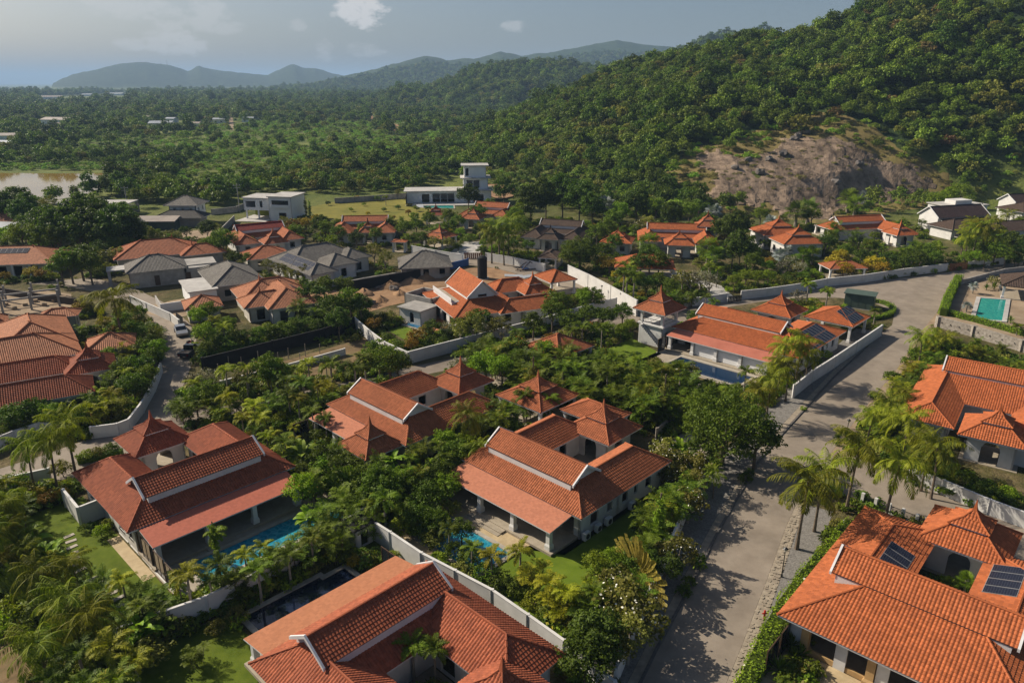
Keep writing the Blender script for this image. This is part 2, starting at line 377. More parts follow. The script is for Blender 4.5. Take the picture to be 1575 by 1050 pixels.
MID = crest([(520, 160, 1500, 1240, 16), (575, 146, 1470, 1178, 16), (615, 131, 1440, 1147, 16), (650, 130, 1440, 1147, 16), (690, 118, 1425, 1116, 16), (740, 98, 1425, 1085, 16), (800, 88, 1425, 1085, 16), (860, 91, 1440, 1085, 16),
             (930, 99, 1470, 1116, 16), (1000, 104, 1500, 1147, 16), (1060, 125, 1500, 1178, 16), (1110, 150, 1500, 1178, 16)])
BACK = crest([(990, 100, 1500, 1317, 16), (1030, 74, 1500, 1317, 16), (1075, 58, 1500, 1317, 16), (1110, 48, 1500, 1317, 16), (1170, 42, 1500, 1317, 16), (1215, 52, 1500, 1317, 16), (1260, 70, 1500, 1317, 16), (1320, 90, 1500, 1317, 16)])
FAR = crest([(380, 140, 3600, 2700, 6), (450, 131, 3600, 2700, 6), (520, 120, 3600, 2700, 0), (560, 112, 3600, 2700, 0), (605, 97, 3600, 2700, 0), (655, 87, 3600, 2700, 0), (690, 92, 3600, 2700, 0), (735, 89, 3600, 2700, 0), (770, 81, 3600, 2700, 0),
             (800, 85, 3600, 2700, 0), (845, 80, 3600, 2700, 0), (900, 70, 3600, 2700, 0), (950, 62, 3600, 2700, 0), (985, 68, 3600, 2700, 0), (1030, 72, 3600, 2700, 0), (1120, 90, 3600, 2700, 0), (1250, 125, 3600, 2700, 0)])
VFAR = crest([(80, 129, 5600, 4800, 0), (112, 115, 5600, 4800, 0), (150, 106, 5600, 4800, 0), (185, 98, 5600, 4800, 0), (225, 96, 5600, 4800, 0), (262, 101, 5600, 4800, 0), (290, 110, 5600, 4800, 0), (305, 102, 5600, 4800, 0), (330, 107, 5600, 4800, 0),
              (375, 113, 5600, 4800, 0), (412, 116, 5600, 4800, 0), (430, 107, 5600, 4800, 0), (450, 98, 5600, 4800, 0), (468, 105, 5600, 4800, 0), (485, 105, 5600, 4800, 0), (510, 113, 5600, 4800, 0), (545, 119, 5600, 4800, 0), (640, 121, 5600, 4800, 0), (760, 127, 5600, 4800, 0)])
def hill(az, d, T, back, pw=1.0):
    dr = np.interp(az, T[:, 0], T[:, 1]); db = np.interp(az, T[:, 0], T[:, 2]); h = np.interp(az, T[:, 0], T[:, 3], left=0, right=0)
    t = np.clip((d - db) / (dr - db), 0, 1); up = t ** pw
    up = up + .06 * np.sin(t * math.pi)
    up = np.where(t < .12, up * (t / .12) ** .5, up)
    dn = np.clip(1 - (d - dr) / back, 0, 1); dn = dn * dn * (3 - 2 * dn)
    return h * np.where(d <= dr, up, dn)
def height(x, y):
    x = np.asarray(x, float); y = np.asarray(y, float)
    d = np.hypot(x, y); az = np.arctan2(x, y)
    z = hill(az, d, BIG, 420, 1.05)
    z = np.maximum(z, hill(az, d, MID, 500)); z = np.maximum(z, hill(az, d, BACK, 500))
    z = np.maximum(z, hill(az, d, FAR, 1600)); z = np.maximum(z, hill(az, d, VFAR, 2500))
    rel = np.clip(z / 30.0, 0, 1)
    z = z + rel * (fbm(x / 60, y / 60, 4, 3) * 9 * np.clip(d / 500, .4, 1.2) * np.clip(1.2 - rel * .3, 0, 1))
    z = z + np.clip((d - 5600) / 9000, 0, 1) * 0
    return z
def H1(x, y): return float(height(np.array([x]), np.array([y]))[0])
def T(px, py, lift=0.0):
    """point of the terrain seen at a pixel"""
    d = pxdir(px, py); lo, prev = 30.0, 30.0
    ts = np.concatenate([np.arange(30, 800, 1.5), np.arange(800, 6000, 8)])
    xs, ys, zs = d.x * ts, d.y * ts, CAM_H + d.z * ts
    g = height(xs, ys); k = np.nonzero(zs <= g)[0]
    i = k[0] if len(k) else len(ts) - 1
    return Vector((xs[i], ys[i], g[i] + lift))

def build_terrain():
    azs = np.radians(np.concatenate([np.linspace(-179.9, -80, 14, endpoint=False), np.linspace(-80, -40, 40, endpoint=False), np.linspace(-40, 44, 420, endpoint=False), np.linspace(44, 80, 40, endpoint=False), np.linspace(80, 180.1, 15)]))
    ds = np.concatenate([[0.5, 15, 30], np.linspace(45, 210, 34), np.linspace(216, 620, 90), np.geomspace(630, 3000, 80), np.geomspace(3080, 8500, 60), np.geomspace(8800, 26000, 12)])
    A, D = np.meshgrid(azs, ds); X = np.sin(A) * D; Y = np.cos(A) * D; Z = height(X, Y)
    nr, nc = A.shape; V = np.stack([X, Y, Z], -1).reshape(-1, 3)
    idx = np.arange(nr * nc).reshape(nr, nc)
    F = np.stack([idx[:-1, :-1], idx[:-1, 1:], idx[1:, 1:], idx[1:, :-1]], -1).reshape(-1, 4)[:, ::-1]
    me = bpy.data.meshes.new('terrain'); me.vertices.add(len(V)); me.vertices.foreach_set('co', V.ravel())
    me.loops.add(F.size); me.loops.foreach_set('vertex_index', F.ravel()); me.polygons.add(len(F)); me.polygons.foreach_set('loop_start', np.arange(0, F.size, 4)); me.polygons.foreach_set('loop_total', np.full(len(F), 4))
    me.polygons.foreach_set('use_smooth', np.ones(len(F), bool)); me.update(calc_edges=True); me.validate()
    m, nt, N, L, b, out = nodes_of('terrain')
    g = N.new('ShaderNodeNewGeometry'); v = g.outputs['Position']
    near = ramp(N, L, noise(N, L, v, .22, 6, .65), [(.30, (.035, .040, .012)), (.5, (.085, .075, .030)), (.7, (.17, .125, .07))])
    farc = ramp(N, L, noise(N, L, v, .022, 8, .7), [(.36, (.055, .080, .018)), (.52, (.11, .135, .030)), (.66, (.16, .175, .045))])
    vl = N.new('ShaderNodeVectorMath'); vl.operation = 'LENGTH'; L.new(v, vl.inputs[0])
    f = mmath(N, L, 'SUBTRACT', mmath(N, L, 'DIVIDE', vl.outputs['Value'], 90.0), 2.2); f.node.use_clamp = True
    wood = ramp(N, L, noise(N, L, v, .03, 8, .75), [(.36, (.012, .024, .010)), (.55, (.030, .050, .016)), (.68, (.055, .078, .024))])
    sz = N.new('ShaderNodeSeparateXYZ'); L.new(v, sz.inputs[0]); fz = mmath(N, L, 'DIVIDE', mmath(N, L, 'SUBTRACT', sz.outputs[2], 6.0), 14.0); fz.node.use_clamp = True
    farc = mixrgb(N, L, 'MIX', fz, farc, wood)                # the hills are wooded
    L.new(mixrgb(N, L, 'MIX', f, near, farc), b.inputs['Base Color']); b.inputs['Roughness'].default_value = .95; b.inputs['Specular IOR Level'].default_value = .1
    bump(N, L, noise(N, L, v, .12, 7, .7), .8, 2.0, b)
    me.materials.append(m)
    o = bpy.data.objects.new('ground', me); COL.objects.link(o); tag(o, 'green ground of the estate rising into the wooded hills', kind='structure')
build_terrain()

# ------------------------------------------------------------------ ground sheets, roads
def sheet(name, pix, z, mat, label, kind='structure', cat=None, group=None, world_pts=False):
    pts = [(p[0], p[1], z) for p in ([P(*q) for q in pix] if not world_pts else pix)]
    bm = bmesh.new(); vs_ = [bm.verts.new(p) for p in pts]; f = bm.faces.new(vs_)
    if f.normal.z < 0 or f.calc_area() == 0: f.normal_flip()
    bmesh.ops.triangulate(bm, faces=bm.faces[:]); bmesh.ops.recalc_face_normals(bm, faces=bm.faces[:])
    for ff in bm.faces:
        ff.normal_update()
        if ff.normal.z < 0: ff.normal_flip()
    me = bpy.data.meshes.new(name); bm.to_mesh(me); bm.free(); me.materials.append(MAT[mat])
    o = bpy.data.objects.new(name, me); COL.objects.link(o)
    return tag(o, label, cat, group, kind)
def path_pts(px, z=0): return [P(x, y, z) for x, y in px]
def offset(pts, d):
    """parallel of a plan polyline, d metres to its left"""
    out = []
    for i, p in enumerate(pts):
        a = pts[max(i - 1, 0)]; b = pts[min(i + 1, len(pts) - 1)]; t = Vector((b.x - a.x, b.y - a.y, 0)).normalized()
        out.append(Vector((p.x - t.y * d, p.y + t.x * d, p.z)))
    return out
def ribbon(name, L_, R_pts, z, mat, label, parent=None):
    mb = MB()
    for i in range(len(L_) - 1):
        mb.face([(L_[i].x, L_[i].y, z), (R_pts[i].x, R_pts[i].y, z), (R_pts[i + 1].x, R_pts[i + 1].y, z), (L_[i + 1].x, L_[i + 1].y, z)][::-1])
    o = weld(mb.build(name, mat, parent)); 
    if not parent: tag(o, label, kind='structure')
    return o
A_left = path_pts([(975, 1075), (990, 1045), (1013, 997), (1044, 940), (1076, 877), (1110, 811), (1129, 778), (1167, 711), (1205, 667), (1245, 623), (1286, 578), (1333, 535), (1356, 512)])
A_right = path_pts([(1108, 1075), (1119, 1045), (1139, 997), (1163, 934), (1187, 871), (1207, 814), (1226, 772), (1275, 700), (1309, 655), (1342, 612), (1381, 565), (1418, 508), (1440, 482)])
ribbon('road', A_left, A_right, .016, 'road', 'pale concrete road climbing past the villas towards the turning place')
sheet('side_road', [(1215, 742), (1262, 752), (1325, 768), (1420, 806), (1640, 900), (1640, 838), (1480, 772), (1400, 740), (1330, 705), (1262, 690)], .012, 'road', 'concrete side road running off between two villas')
sheet('turning_place', [(1356, 512), (1372, 500), (1376, 480), (1340, 464), (1290, 458), (1230, 458), (1170, 464), (1110, 474), (1060, 494), (1000, 505), (960, 497), (975, 470), (1020, 470), (1080, 464), (1140, 458), (1200, 451),
      (1270, 441), (1350, 431), (1430, 423), (1500, 412), (1640, 392), (1640, 402), (1520, 424), (1464, 440), (1450, 465), (1440, 482), (1400, 540)], .012, 'road', 'wide concrete turning place behind the villa with solar panels')
sheet('upper_lane', [(985, 476), (930, 448), (880, 421), (840, 411), (760, 397), (690, 393), (690, 404), (760, 412), (820, 428), (870, 446), (905, 466), (960, 500)], .008, 'road', 'concrete lane below the long white boundary wall')
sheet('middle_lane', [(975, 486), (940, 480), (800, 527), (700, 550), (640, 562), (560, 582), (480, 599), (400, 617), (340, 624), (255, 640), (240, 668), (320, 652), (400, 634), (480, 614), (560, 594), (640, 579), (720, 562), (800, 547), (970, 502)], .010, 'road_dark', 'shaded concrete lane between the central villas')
ribbon('village_lane', path_pts([(-80, 745), (60, 702), (150, 670), (200, 647), (228, 602), (246, 562), (244, 520), (236, 492), (214, 472), (160, 452), (100, 440), (40, 436)]),
       path_pts([(-80, 790), (60, 752), (165, 722), (230, 695), (265, 640), (285, 585), (300, 548), (302, 520), (292, 498), (262, 470), (200, 440), (140, 427), (60, 424)]), .014, 'road', 'curved concrete lane with the parked cars')
# kerb on the shaded side, a real step
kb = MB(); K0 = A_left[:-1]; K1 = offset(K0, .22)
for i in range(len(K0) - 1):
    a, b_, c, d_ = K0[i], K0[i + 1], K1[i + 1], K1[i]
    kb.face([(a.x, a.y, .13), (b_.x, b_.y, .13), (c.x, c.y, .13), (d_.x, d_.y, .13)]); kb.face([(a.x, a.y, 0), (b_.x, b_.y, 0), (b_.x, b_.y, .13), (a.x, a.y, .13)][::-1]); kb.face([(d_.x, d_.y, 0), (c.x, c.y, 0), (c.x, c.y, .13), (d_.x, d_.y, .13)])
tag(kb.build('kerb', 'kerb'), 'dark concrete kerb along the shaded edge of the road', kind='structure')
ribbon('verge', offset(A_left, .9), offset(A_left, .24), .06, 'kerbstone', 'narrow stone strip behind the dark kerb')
ribbon('gravel_verge', offset(A_left, 4.0), offset(A_left, .92), .05, 'gravel', 'grey gravel verge below the white garden walls')
RV = A_right[:7]
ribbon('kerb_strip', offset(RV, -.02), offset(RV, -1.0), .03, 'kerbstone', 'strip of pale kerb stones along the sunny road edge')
ribbon('gravel_path', offset(RV, -1.02), offset(RV, -3.4), .024, 'gravel', 'grey gravel path between kerb stones and hedge')
RV2 = A_right[7:]
ribbon('dusty_verge', offset(RV2, -.02), offset(RV2, -2.2), .03, 'soil_sand', 'dusty verge at the foot of the palms')
# irregular kerb stones, too small to pick apart
st = MB(); rr = random.Random(5)
for i in range(len(RV) - 1):
    a, b_ = offset(RV, -.5)[i], offset(RV, -.5)[i + 1]; n = max(1, int((b_ - a).length / .42))
    for k in range(n):
        for s_ in (-.3, .0, .3):
            if rr.random() < .12: continue
            q = a.lerp(b_, (k + rr.random() * .5) / n); t = (b_ - a).normalized(); q = q + Vector((-t.y, t.x, 0)) * (s_ + rr.uniform(-.05, .05))
            r = rr.uniform(.13, .21); m_ = 6; ph = rr.random() * 6
            pl = [(q.x + math.cos(ph + j * 6.283 / m_) * r * rr.uniform(.8, 1.15), q.y + math.sin(ph + j * 6.283 / m_) * r * rr.uniform(.8, 1.15)) for j in range(m_)]
            st.prism(pl, .03, .05 + rr.uniform(.01, .05))
tag(st.build('paving_stones', 'kerbstone'), 'rough pale stones set along the sunny road edge', kind='stuff')

# ------------------------------------------------------------------ garden walls
def garden_wall(pts, h, label, mat='wall_white', th=.18, coping=True, z0=-.1, group=None, name='garden_wall', cat='wall', dark_foot=False):
    """pts: plan points; a wall of straight panels with a coping and a pier at each bend"""
    c = sum((Vector((p[0], p[1], 0)) for p in pts), Vector()) / len(pts)
    root = empty(name, (c.x, c.y, 0)); tag(root, label, cat, group)
    for i in range(len(pts) - 1):
        a, b_ = Vector((pts[i][0], pts[i][1], 0)) - c, Vector((pts[i + 1][0], pts[i + 1][1], 0)) - c
        t = (b_ - a); ln = t.length
        if ln < .3: continue
        t.normalize(); n = Vector((-t.y, t.x, 0)) * th / 2
        a2, b2 = a + t * .12, b_ - t * .12
        MB().prism([(a2 - n)[:2], (b2 - n)[:2], (b2 + n)[:2], (a2 + n)[:2]], z0, h).build('panel', mat, root)
        if coping:
            n2 = n * 1.3
            MB().prism([(a2 - n2)[:2], (b2 - n2)[:2], (b2 + n2)[:2], (a2 + n2)[:2]], h + .002, h + .07).build('coping', mat, root)
    for p in pts:
        q = Vector((p[0], p[1], 0)) - c; w = th * .75
        MB().box(q.x - w, q.x + w, q.y - w, q.y + w, z0, h + .1).build('pier', mat, root)
    return root
def gw(pix, h, label, z=0.0, **k):
    """pixels are on the top edge when z>0"""
    return garden_wall([P(x, y, z)[:2] for x, y in pix], h, label, **k)
def subdiv(pix, n):
    out = []
    for i in range(len(pix) - 1):
        for k in range(n): t = k / n; out.append((pix[i][0] * (1 - t) + pix[i + 1][0] * t, pix[i][1] * (1 - t) + pix[i + 1][1] * t))
    return out + [pix[-1]]

# ------------------------------------------------------------------ houses
def shingle_mats():
    for k in ('orange', 'red', 'clay', 'orange_hot', 'salmon'):
        a, d = {'orange': ((.42, .168, .100), (.30, .12, .075)), 'red': ((.36, .112, .072), (.24, .075, .05))}.get(k, TILES[k])
        m = tile_mat('shingle_' + k, a, d, var=.10, bumped=False, pitch=.25, course=.22, stain=.08, rough=.65)
        nt = m.node_tree; N, L = nt.nodes, nt.links; b = [n for n in N if n.type == 'BSDF_PRINCIPLED'][0]
        uv = N.new('ShaderNodeUVMap'); s = N.new('ShaderNodeSeparateXYZ'); L.new(uv.outputs[0], s.inputs[0])
        fv = mmath(N, L, 'FRACT', mmath(N, L, 'DIVIDE', s.outputs[1], .22)); bump(N, L, mmath(N, L, 'SUBTRACT', 1.0, fv), .7, .02, b)
shingle_mats()

TP, TC = .26, .30                                # tile width and course
PROF = ((0.0, .000), (.30, .042), (.55, .048), (.80, .02))
def tile_face(mb, poly, geo, mat_uv=None):
    """one slope of a roof; poly[0]->poly[1] is its eave. geo: barrel rolls and stepped courses as geometry"""
    poly = [Vector(p) for p in poly]
    n = (poly[1] - poly[0]).cross(poly[2] - poly[0])
    if n.z < 0: poly = [poly[1], poly[0]] + poly[2:][::-1]
    e = (poly[1] - poly[0]).normalized(); n = (poly[1] - poly[0]).cross(poly[2] - poly[0]).normalized(); s = n.cross(e)
    o = poly[0]; q = [((p - o).dot(e), (p - o).dot(s)) for p in poly]
    off = (round(o.x * 3.1) * TP * 7 + round(o.z * 17) * TP * 3, round(o.y * 2.7) * TC * 5)
    if not geo:
        mb.face(poly, [(a + off[0], b + off[1]) for a, b in q]); return
    top = max(b for a, b in q)
    def span(y):
        xs = []
        for i in range(len(q)):
            (x0, y0), (x1, y1) = q[i], q[(i + 1) % len(q)]
            if abs(y1 - y0) < 1e-9:
                if abs(y - y0) < 1e-6: xs += [x0, x1]
            elif min(y0, y1) - 1e-6 <= y <= max(y0, y1) + 1e-6: xs.append(x0 + (x1 - x0) * (y - y0) / (y1 - y0))
        return (min(xs), max(xs)) if xs else (0, 0)
    nr = max(1, int(math.ceil(top / TC - .01)))
    xa, xb = min(a for a, b in q), max(a for a, b in q)
    c0, c1 = int(math.floor(xa / TP)), int(math.ceil(xb / TP))
    cols = [((c + fx) * TP, hz) for c in range(c0, c1) for fx, hz in PROF] + [(c1 * TP, 0.0)]
    prev = None
    for r in range(nr):
        ya, yb = r * TC, min((r + 1) * TC, top)
        for y, lift in ((ya, .032), (yb, .0)):
            a, b = span(min(max(y, 0), top)); row = []
            base = len(mb.v)
            for x, hz in cols:
                xx = min(max(x, a), b); hh = hz if a <= x <= b else 0.0
                p = o + e * xx + s * y + n * (hh + lift)
                mb.v.append((p.x, p.y, p.z)); row.append((base + len(row), xx, x))
            if prev is not None:
                for i in range(len(row) - 1):
                    A, B, C, D = prev[0][i], prev[0][i + 1], row[i + 1], row[i]
                    if abs(A[1] - B[1]) < 1e-5 and abs(C[1] - D[1]) < 1e-5: continue
                    mb.f.append((A[0], B[0], C[0], D[0]))
                    xm = (row[i][2] + row[i + 1][2]) * .5; ym = (prev[1] + y) * .5 if prev[1] < y else y + .02
                    mb.uv.append([(xm + off[0], ym + off[1])] * 4)
            prev = (row, y)

def cap_line(mb, p, q, r=.10, geo=True):
    """a row of half-round ridge tiles"""
    p, q = Vector(p), Vector(q); L = (q - p).length; n = max(1, int(L / .42)) if geo else 1
    d = (q - p) / n; p = p + Vector((0, 0, .03)); 
    for i in range(n):
        mb.tube(p + d * i, p + d * (i + 1.04), r * 1.18 if geo else r, r * .92 if geo else r, 6 if geo else 5, cap=geo)

FOOT = []
class House:
    def __init__(s, name, label, cat, origin, ang, group=None, z=0.0, tile='orange', geo=False, pz=0.0, flip=False):
        """origin: plan point of local (0,0); local u runs along ang degrees, v to its left"""
        s.o = Vector((origin[0], origin[1], 0)); s.ang = R_(ang); s.tile = tile; s.geo = geo; s.z = z; s.flip = flip
        s.root = empty(name, (s.o.x, s.o.y, z), s.ang); tag(s.root, label, cat, group)
        s.U = Vector((math.cos(s.ang), math.sin(s.ang), 0)); s.V = Vector((-s.U.y, s.U.x, 0))
    def L(s, px, py, z=0.0):
        q = P(px, py, z + s.z) - s.o; return (q.dot(s.U), q.dot(s.V))
    def rect(s, pix, z):
        q = [s.L(x, y, z) for x, y in pix]; return (min(a for a, b in q), max(a for a, b in q), min(b for a, b in q), max(b for a, b in q))
    def W(s, u, v, z=0.0): return s.o + s.U * u + s.V * v + Vector((0, 0, z + s.z))
    def tm(s, tile=None, geo=None):
        return ('tile_' if (s.geo if geo is None else geo) else 'tileb_') + (tile or s.tile)
    # ---- roofs
    def hip(s, rect, ze, tan, tile=None, geo=None, eave='trim_white', axis=None, ends=(1, 1), over=True, rb=None, skip=()):
        """hip roof; ends=(a,b): 1 hipped, 0 gable at the low/high end of the ridge"""
        geo = s.geo if geo is None else geo
        u0, u1, v0, v1 = rect; lu, lv = u1 - u0, v1 - v0; FOOT.append((s, rect))
        ax = axis or ('u' if lu >= lv else 'v')
        if ax == 'u': M = lambda a, b, z: (u0 + a, v0 + b, z); la, lb = lu, lv
        else: M = lambda a, b, z: (u0 + b, v0 + a, z); la, lb = lv, lu
        h = rb or lb / 2; zr = ze + h * tan; hm = min(h, lb / 2); a0 = hm * ends[0]; a1 = la - hm * ends[1]
        if a1 < a0: a0 = a1 = la / 2; 
        mb = MB()
        c = [M(0, 0, ze), M(la, 0, ze), M(la, lb, ze), M(0, lb, ze)]; r0, r1 = M(a0, h, zr), M(a1, h, zr)
        sl = [[c[0], c[1], r1, r0], [c[2], c[3], r0, r1]]
        if a1 - a0 < 1e-4: sl = [[c[0], c[1], r0], [c[2], c[3], r0]]
        if ends[0]: sl.append([c[3], c[0], r0])
        if ends[1]: sl.append([c[1], c[2], r1])
        for p in sl: tile_face(mb, p, geo)
        roof = mb.build('roof', s.tm(tile, geo), s.root)
        if geo: roof['kind'] = 'stuff'
        cp = MB()
        if a1 - a0 > .1: cap_line(cp, r0, r1, geo=geo)
        for k, rr, en in ((0, r0, 0), (3, r0, 0), (1, r1, 1), (2, r1, 1)):
            if ends[en] and k not in skip: cap_line(cp, c[k], rr, geo=geo)
        cp.build('ridge_cap', s.tm(tile, True), roof)
        if over:
            e = MB(); i = .05; e.box(u0 + i, u1 - i, v0 + i, v1 - i, ze - .16, ze - .015); e.build('eaves', eave, roof)
        return roof
    def gable(s, a0, a1, bc, half, ze, zr, axis='u', tile=None, geo=None, base=None, wall='wall_band', barge=True, inset=.07):
        """raised gable roof with white barge boards and low walls under it"""
        geo = s.geo if geo is None else geo
        M = (lambda a, b, z: (a, b, z)) if axis == 'u' else (lambda a, b, z: (b, a, z))
        mb = MB()
        for sg in (-1, 1): tile_face(mb, [M(a0, bc + sg * half, ze), M(a1, bc + sg * half, ze), M(a1, bc, zr), M(a0, bc, zr)], geo)
        roof = mb.build('upper_roof', s.tm(tile, geo), s.root)
        if geo: roof['kind'] = 'stuff'
        cp = MB(); cap_line(cp, M(a0, bc, zr), M(a1, bc, zr), geo=geo); cp.build('ridge_cap', s.tm(tile, True), roof)
        # underside
        un = MB(); t = .06
        for sg in (-1, 1): un.slab([M(a0 + .05, bc + sg * (half - .03), ze - .03), M(a1 - .05, bc + sg * (half - .03), ze - .03), M(a1 - .05, bc, zr - .03), M(a0 + .05, bc, zr - .03)], t)
        un.build('underside', 'soffit', roof)
        if barge:
            for a, d in ((a0, -1), (a1, 1)):
                g = MB(); w = .10
                for sg in (-1, 1):
                    lo, hi = bc + sg * (half + .06), bc
                    pts = [M(a + d * .10, lo, ze - .08), M(a + d * .10, hi, zr + .06), M(a + d * .10, hi, zr - .22), M(a + d * .10, lo, ze - .34)]
                    pts2 = [M(a - d * .06, p_[1] if axis == 'u' else p_[0], p_[2]) for p_ in pts]
                    pts = [(p[0], p[1], p[2] + .16) for p in pts]; pts2 = [(p[0], p[1], p[2] + .16) for p in pts2]
                    g.face(pts); g.face(pts2[::-1])
                    for i in range(4):
                        j = (i + 1) % 4; g.face([pts[j], pts[i], pts2[i], pts2[j]])
                g.build('barge_board', 'trim_white', roof)
        if base is not None:
            w = MB(); hb = half - inset; lo = bc - hb; hi = bc + hb; x0, x1 = a0 + .35, a1 - .35; zt = ze + (half - hb) * (zr - ze) / half - .1
            pent = lambda a: [M(a, lo, base), M(a, hi, base), M(a, hi, zt), M(a, bc, zr - .12), M(a, lo, zt)]
            A, B = pent(x0), pent(x1)
            w.face(A[::-1] if axis == 'u' else A); w.face(B if axis == 'u' else B[::-1])
            for i in (1, 4): 
                j = (i + 1) % 5; w.face([A[i], A[j], B[j], B[i]])
            w.build('clerestory_wall', wall, s.root)
        return roof
    def lean(s, u0, u1, va, za, vb, zb, mat='shingle_orange', axis='u', th=.10):
        """single slope from the low edge (va, za) to the high edge (vb, zb)"""
        M = (lambda a, b, z: (a, b, z)) if axis == 'u' else (lambda a, b, z: (b, a, z))
        mb = MB(); poly = [M(u0, va, za), M(u1, va, za), M(u1, vb, zb), M(u0, vb, zb)]
        tile_face(mb, poly, False); roof = mb.build('veranda_roof', mat, s.root)
        e = MB(); lo = [(p[0], p[1], p[2] - .012) for p in poly]
        n = (Vector(lo[1]) - Vector(lo[0])).cross(Vector(lo[2]) - Vector(lo[0]))
        if n.z < 0: lo = lo[::-1]
        e.slab(lo, th); e.build('eaves', 'trim_white' if mat != 'flat' else 'trim_grey', roof)
        return roof
    def pavilion(s, rect, ze, tile=None, geo=None, rise=2.3, tip=1.05, inner=.36, eave='trim_white', k=.72):
        """square roof in two tiers with a concave upper tier and a finial"""
        geo = s.geo if geo is None else geo
        FOOT.append((s, rect)); u0, u1, v0, v1 = rect; cu, cv = (u0 + u1) / 2, (v0 + v1) / 2; hu, hv = (u1 - u0) / 2, (v1 - v0) / 2
        zm = ze + rise * .56
        def ring(f, z): return [(cu - hu * f, cv - hv * f, z), (cu + hu * f, cv - hv * f, z), (cu + hu * f, cv + hv * f, z), (cu - hu * f, cv + hv * f, z)]
        def band(mb, A, B):
            for i in range(4): j = (i + 1) % 4; tile_face(mb, [A[i], A[j], B[j], B[i]], geo)
        lo = MB(); A, B = ring(1, ze), ring(inner, zm); band(lo, A, B)
        roof = lo.build('roof', s.tm(tile, geo), s.root)
        cp = MB()
        for i in range(4): cap_line(cp, A[i], B[i], geo=geo)
        C, D, E = ring(inner + .10, zm + .10), ring(.20, zm + .10 + (rise * .44) * .50), ring(.05, ze + rise + .18)
        up = MB(); band(up, C, D); band(up, D, E)
        for i in range(4): cap_line(cp, C[i], D[i], r=.085, geo=geo); cap_line(cp, D[i], E[i], r=.075, geo=geo)
        cp.build('ridge_cap', s.tm(tile, True), roof)
        nb = MB(); F_, G_ = ring(inner + .05, zm - .25), ring(inner + .05, zm + .10)
        for i in range(4): j = (i + 1) % 4; nb.face([F_[i], F_[j], G_[j], G_[i]])
        nb.build('tier_band', 'trim_white', roof)
        o2 = up.build('upper_roof', s.tm(tile, geo), s.root)
        if geo: roof['kind'] = 'stuff'; o2['kind'] = 'stuff'
        fi = MB(); z0 = ze + rise + .08
        fi.box(cu - .22, cu + .22, cv - .22, cv + .22, z0, z0 + .32, (.07, .07)); fi.box(cu - .15, cu + .15, cv - .15, cv + .15, z0 + .32, z0 + .1 + tip, (.125, .125))
        fi.build('finial', s.tm(tile, True), o2)
        e = MB(); i = .05; e.box(u0 + i, u1 - i, v0 + i, v1 - i, ze - .16, ze - .015); e.build('eaves', eave, roof)
        return roof
    # ---- walls
    def walls(s, rect, z0, z1, mat='wall_white', t=.2, S=(), E=(), N_=(), W_=(), frame='wood_dark', pane='glass', top=False):
        """four walls with real openings; S/E/N_/W_: openings (pos, width, z0, height, kind) along u or v; kind w window, d door, a arched door, o open, A open arch"""
        u0, u1, v0, v1 = rect; mb = MB()
        sides = [((u0, v0), (1, 0), u1 - u0, (0, 1), S), ((u1, v0), (0, 1), v1 - v0, (-1, 0), E), ((u1, v1), (-1, 0), u1 - u0, (0, -1), N_), ((u0, v1), (0, -1), v1 - v0, (1, 0), W_)]
        todo = []
        for (ox, oy), (dx, dy), ln, (nx, ny), ops in sides:
            def Q(a, d, z): return (ox + dx * a + nx * d, oy + dy * a + ny * d, z)
            def pc(a0, a1, za, zb):
                if a1 - a0 < .01 or zb - za < .01: return
                A = [Q(a0, 0, za), Q(a1, 0, za), Q(a1, 0, zb), Q(a0, 0, zb)]; B = [Q(a0, t, za), Q(a1, t, za), Q(a1, t, zb), Q(a0, t, zb)]
                mb.face(A); mb.face(B[::-1])
                for i in range(4): j = (i + 1) % 4; mb.face([A[j], A[i], B[i], B[j]])
            x = 0.0
            for op in sorted(ops):
                a, w, zb, h, kd = op; a0, a1 = a - w / 2, a + w / 2; zt = zb + h
                if a0 < x + .02 or a1 > ln - .02: continue
                pc(x, a0, z0, z1); pc(a0, a1, z0, zb); x = a1
                if kd in 'aA':
                    r = w / 2; zs = zt - r; m_ = 8
                    arc = [(a - r * math.cos(math.pi * i / m_), zs + r * math.sin(math.pi * i / m_)) for i in range(m_ + 1)]
                    for i in range(m_):
                        (xa, za), (xb, zb2) = arc[i], arc[i + 1]
                        f = [Q(xa, 0, za), Q(xb, 0, zb2), Q(xb, 0, z1), Q(xa, 0, z1)]; bk = [Q(xa, t, za), Q(xb, t, zb2), Q(xb, t, z1), Q(xa, t, z1)]
                        mb.face(f); mb.face(bk[::-1]); mb.face([f[1], f[0], bk[0], bk[1]])
                else: pc(a0, a1, zt, z1)
                todo.append((Q, a0, a1, zb, zt, kd))
            pc(x, ln, z0, z1)
        wobj = mb.build('wall', mat, s.root)
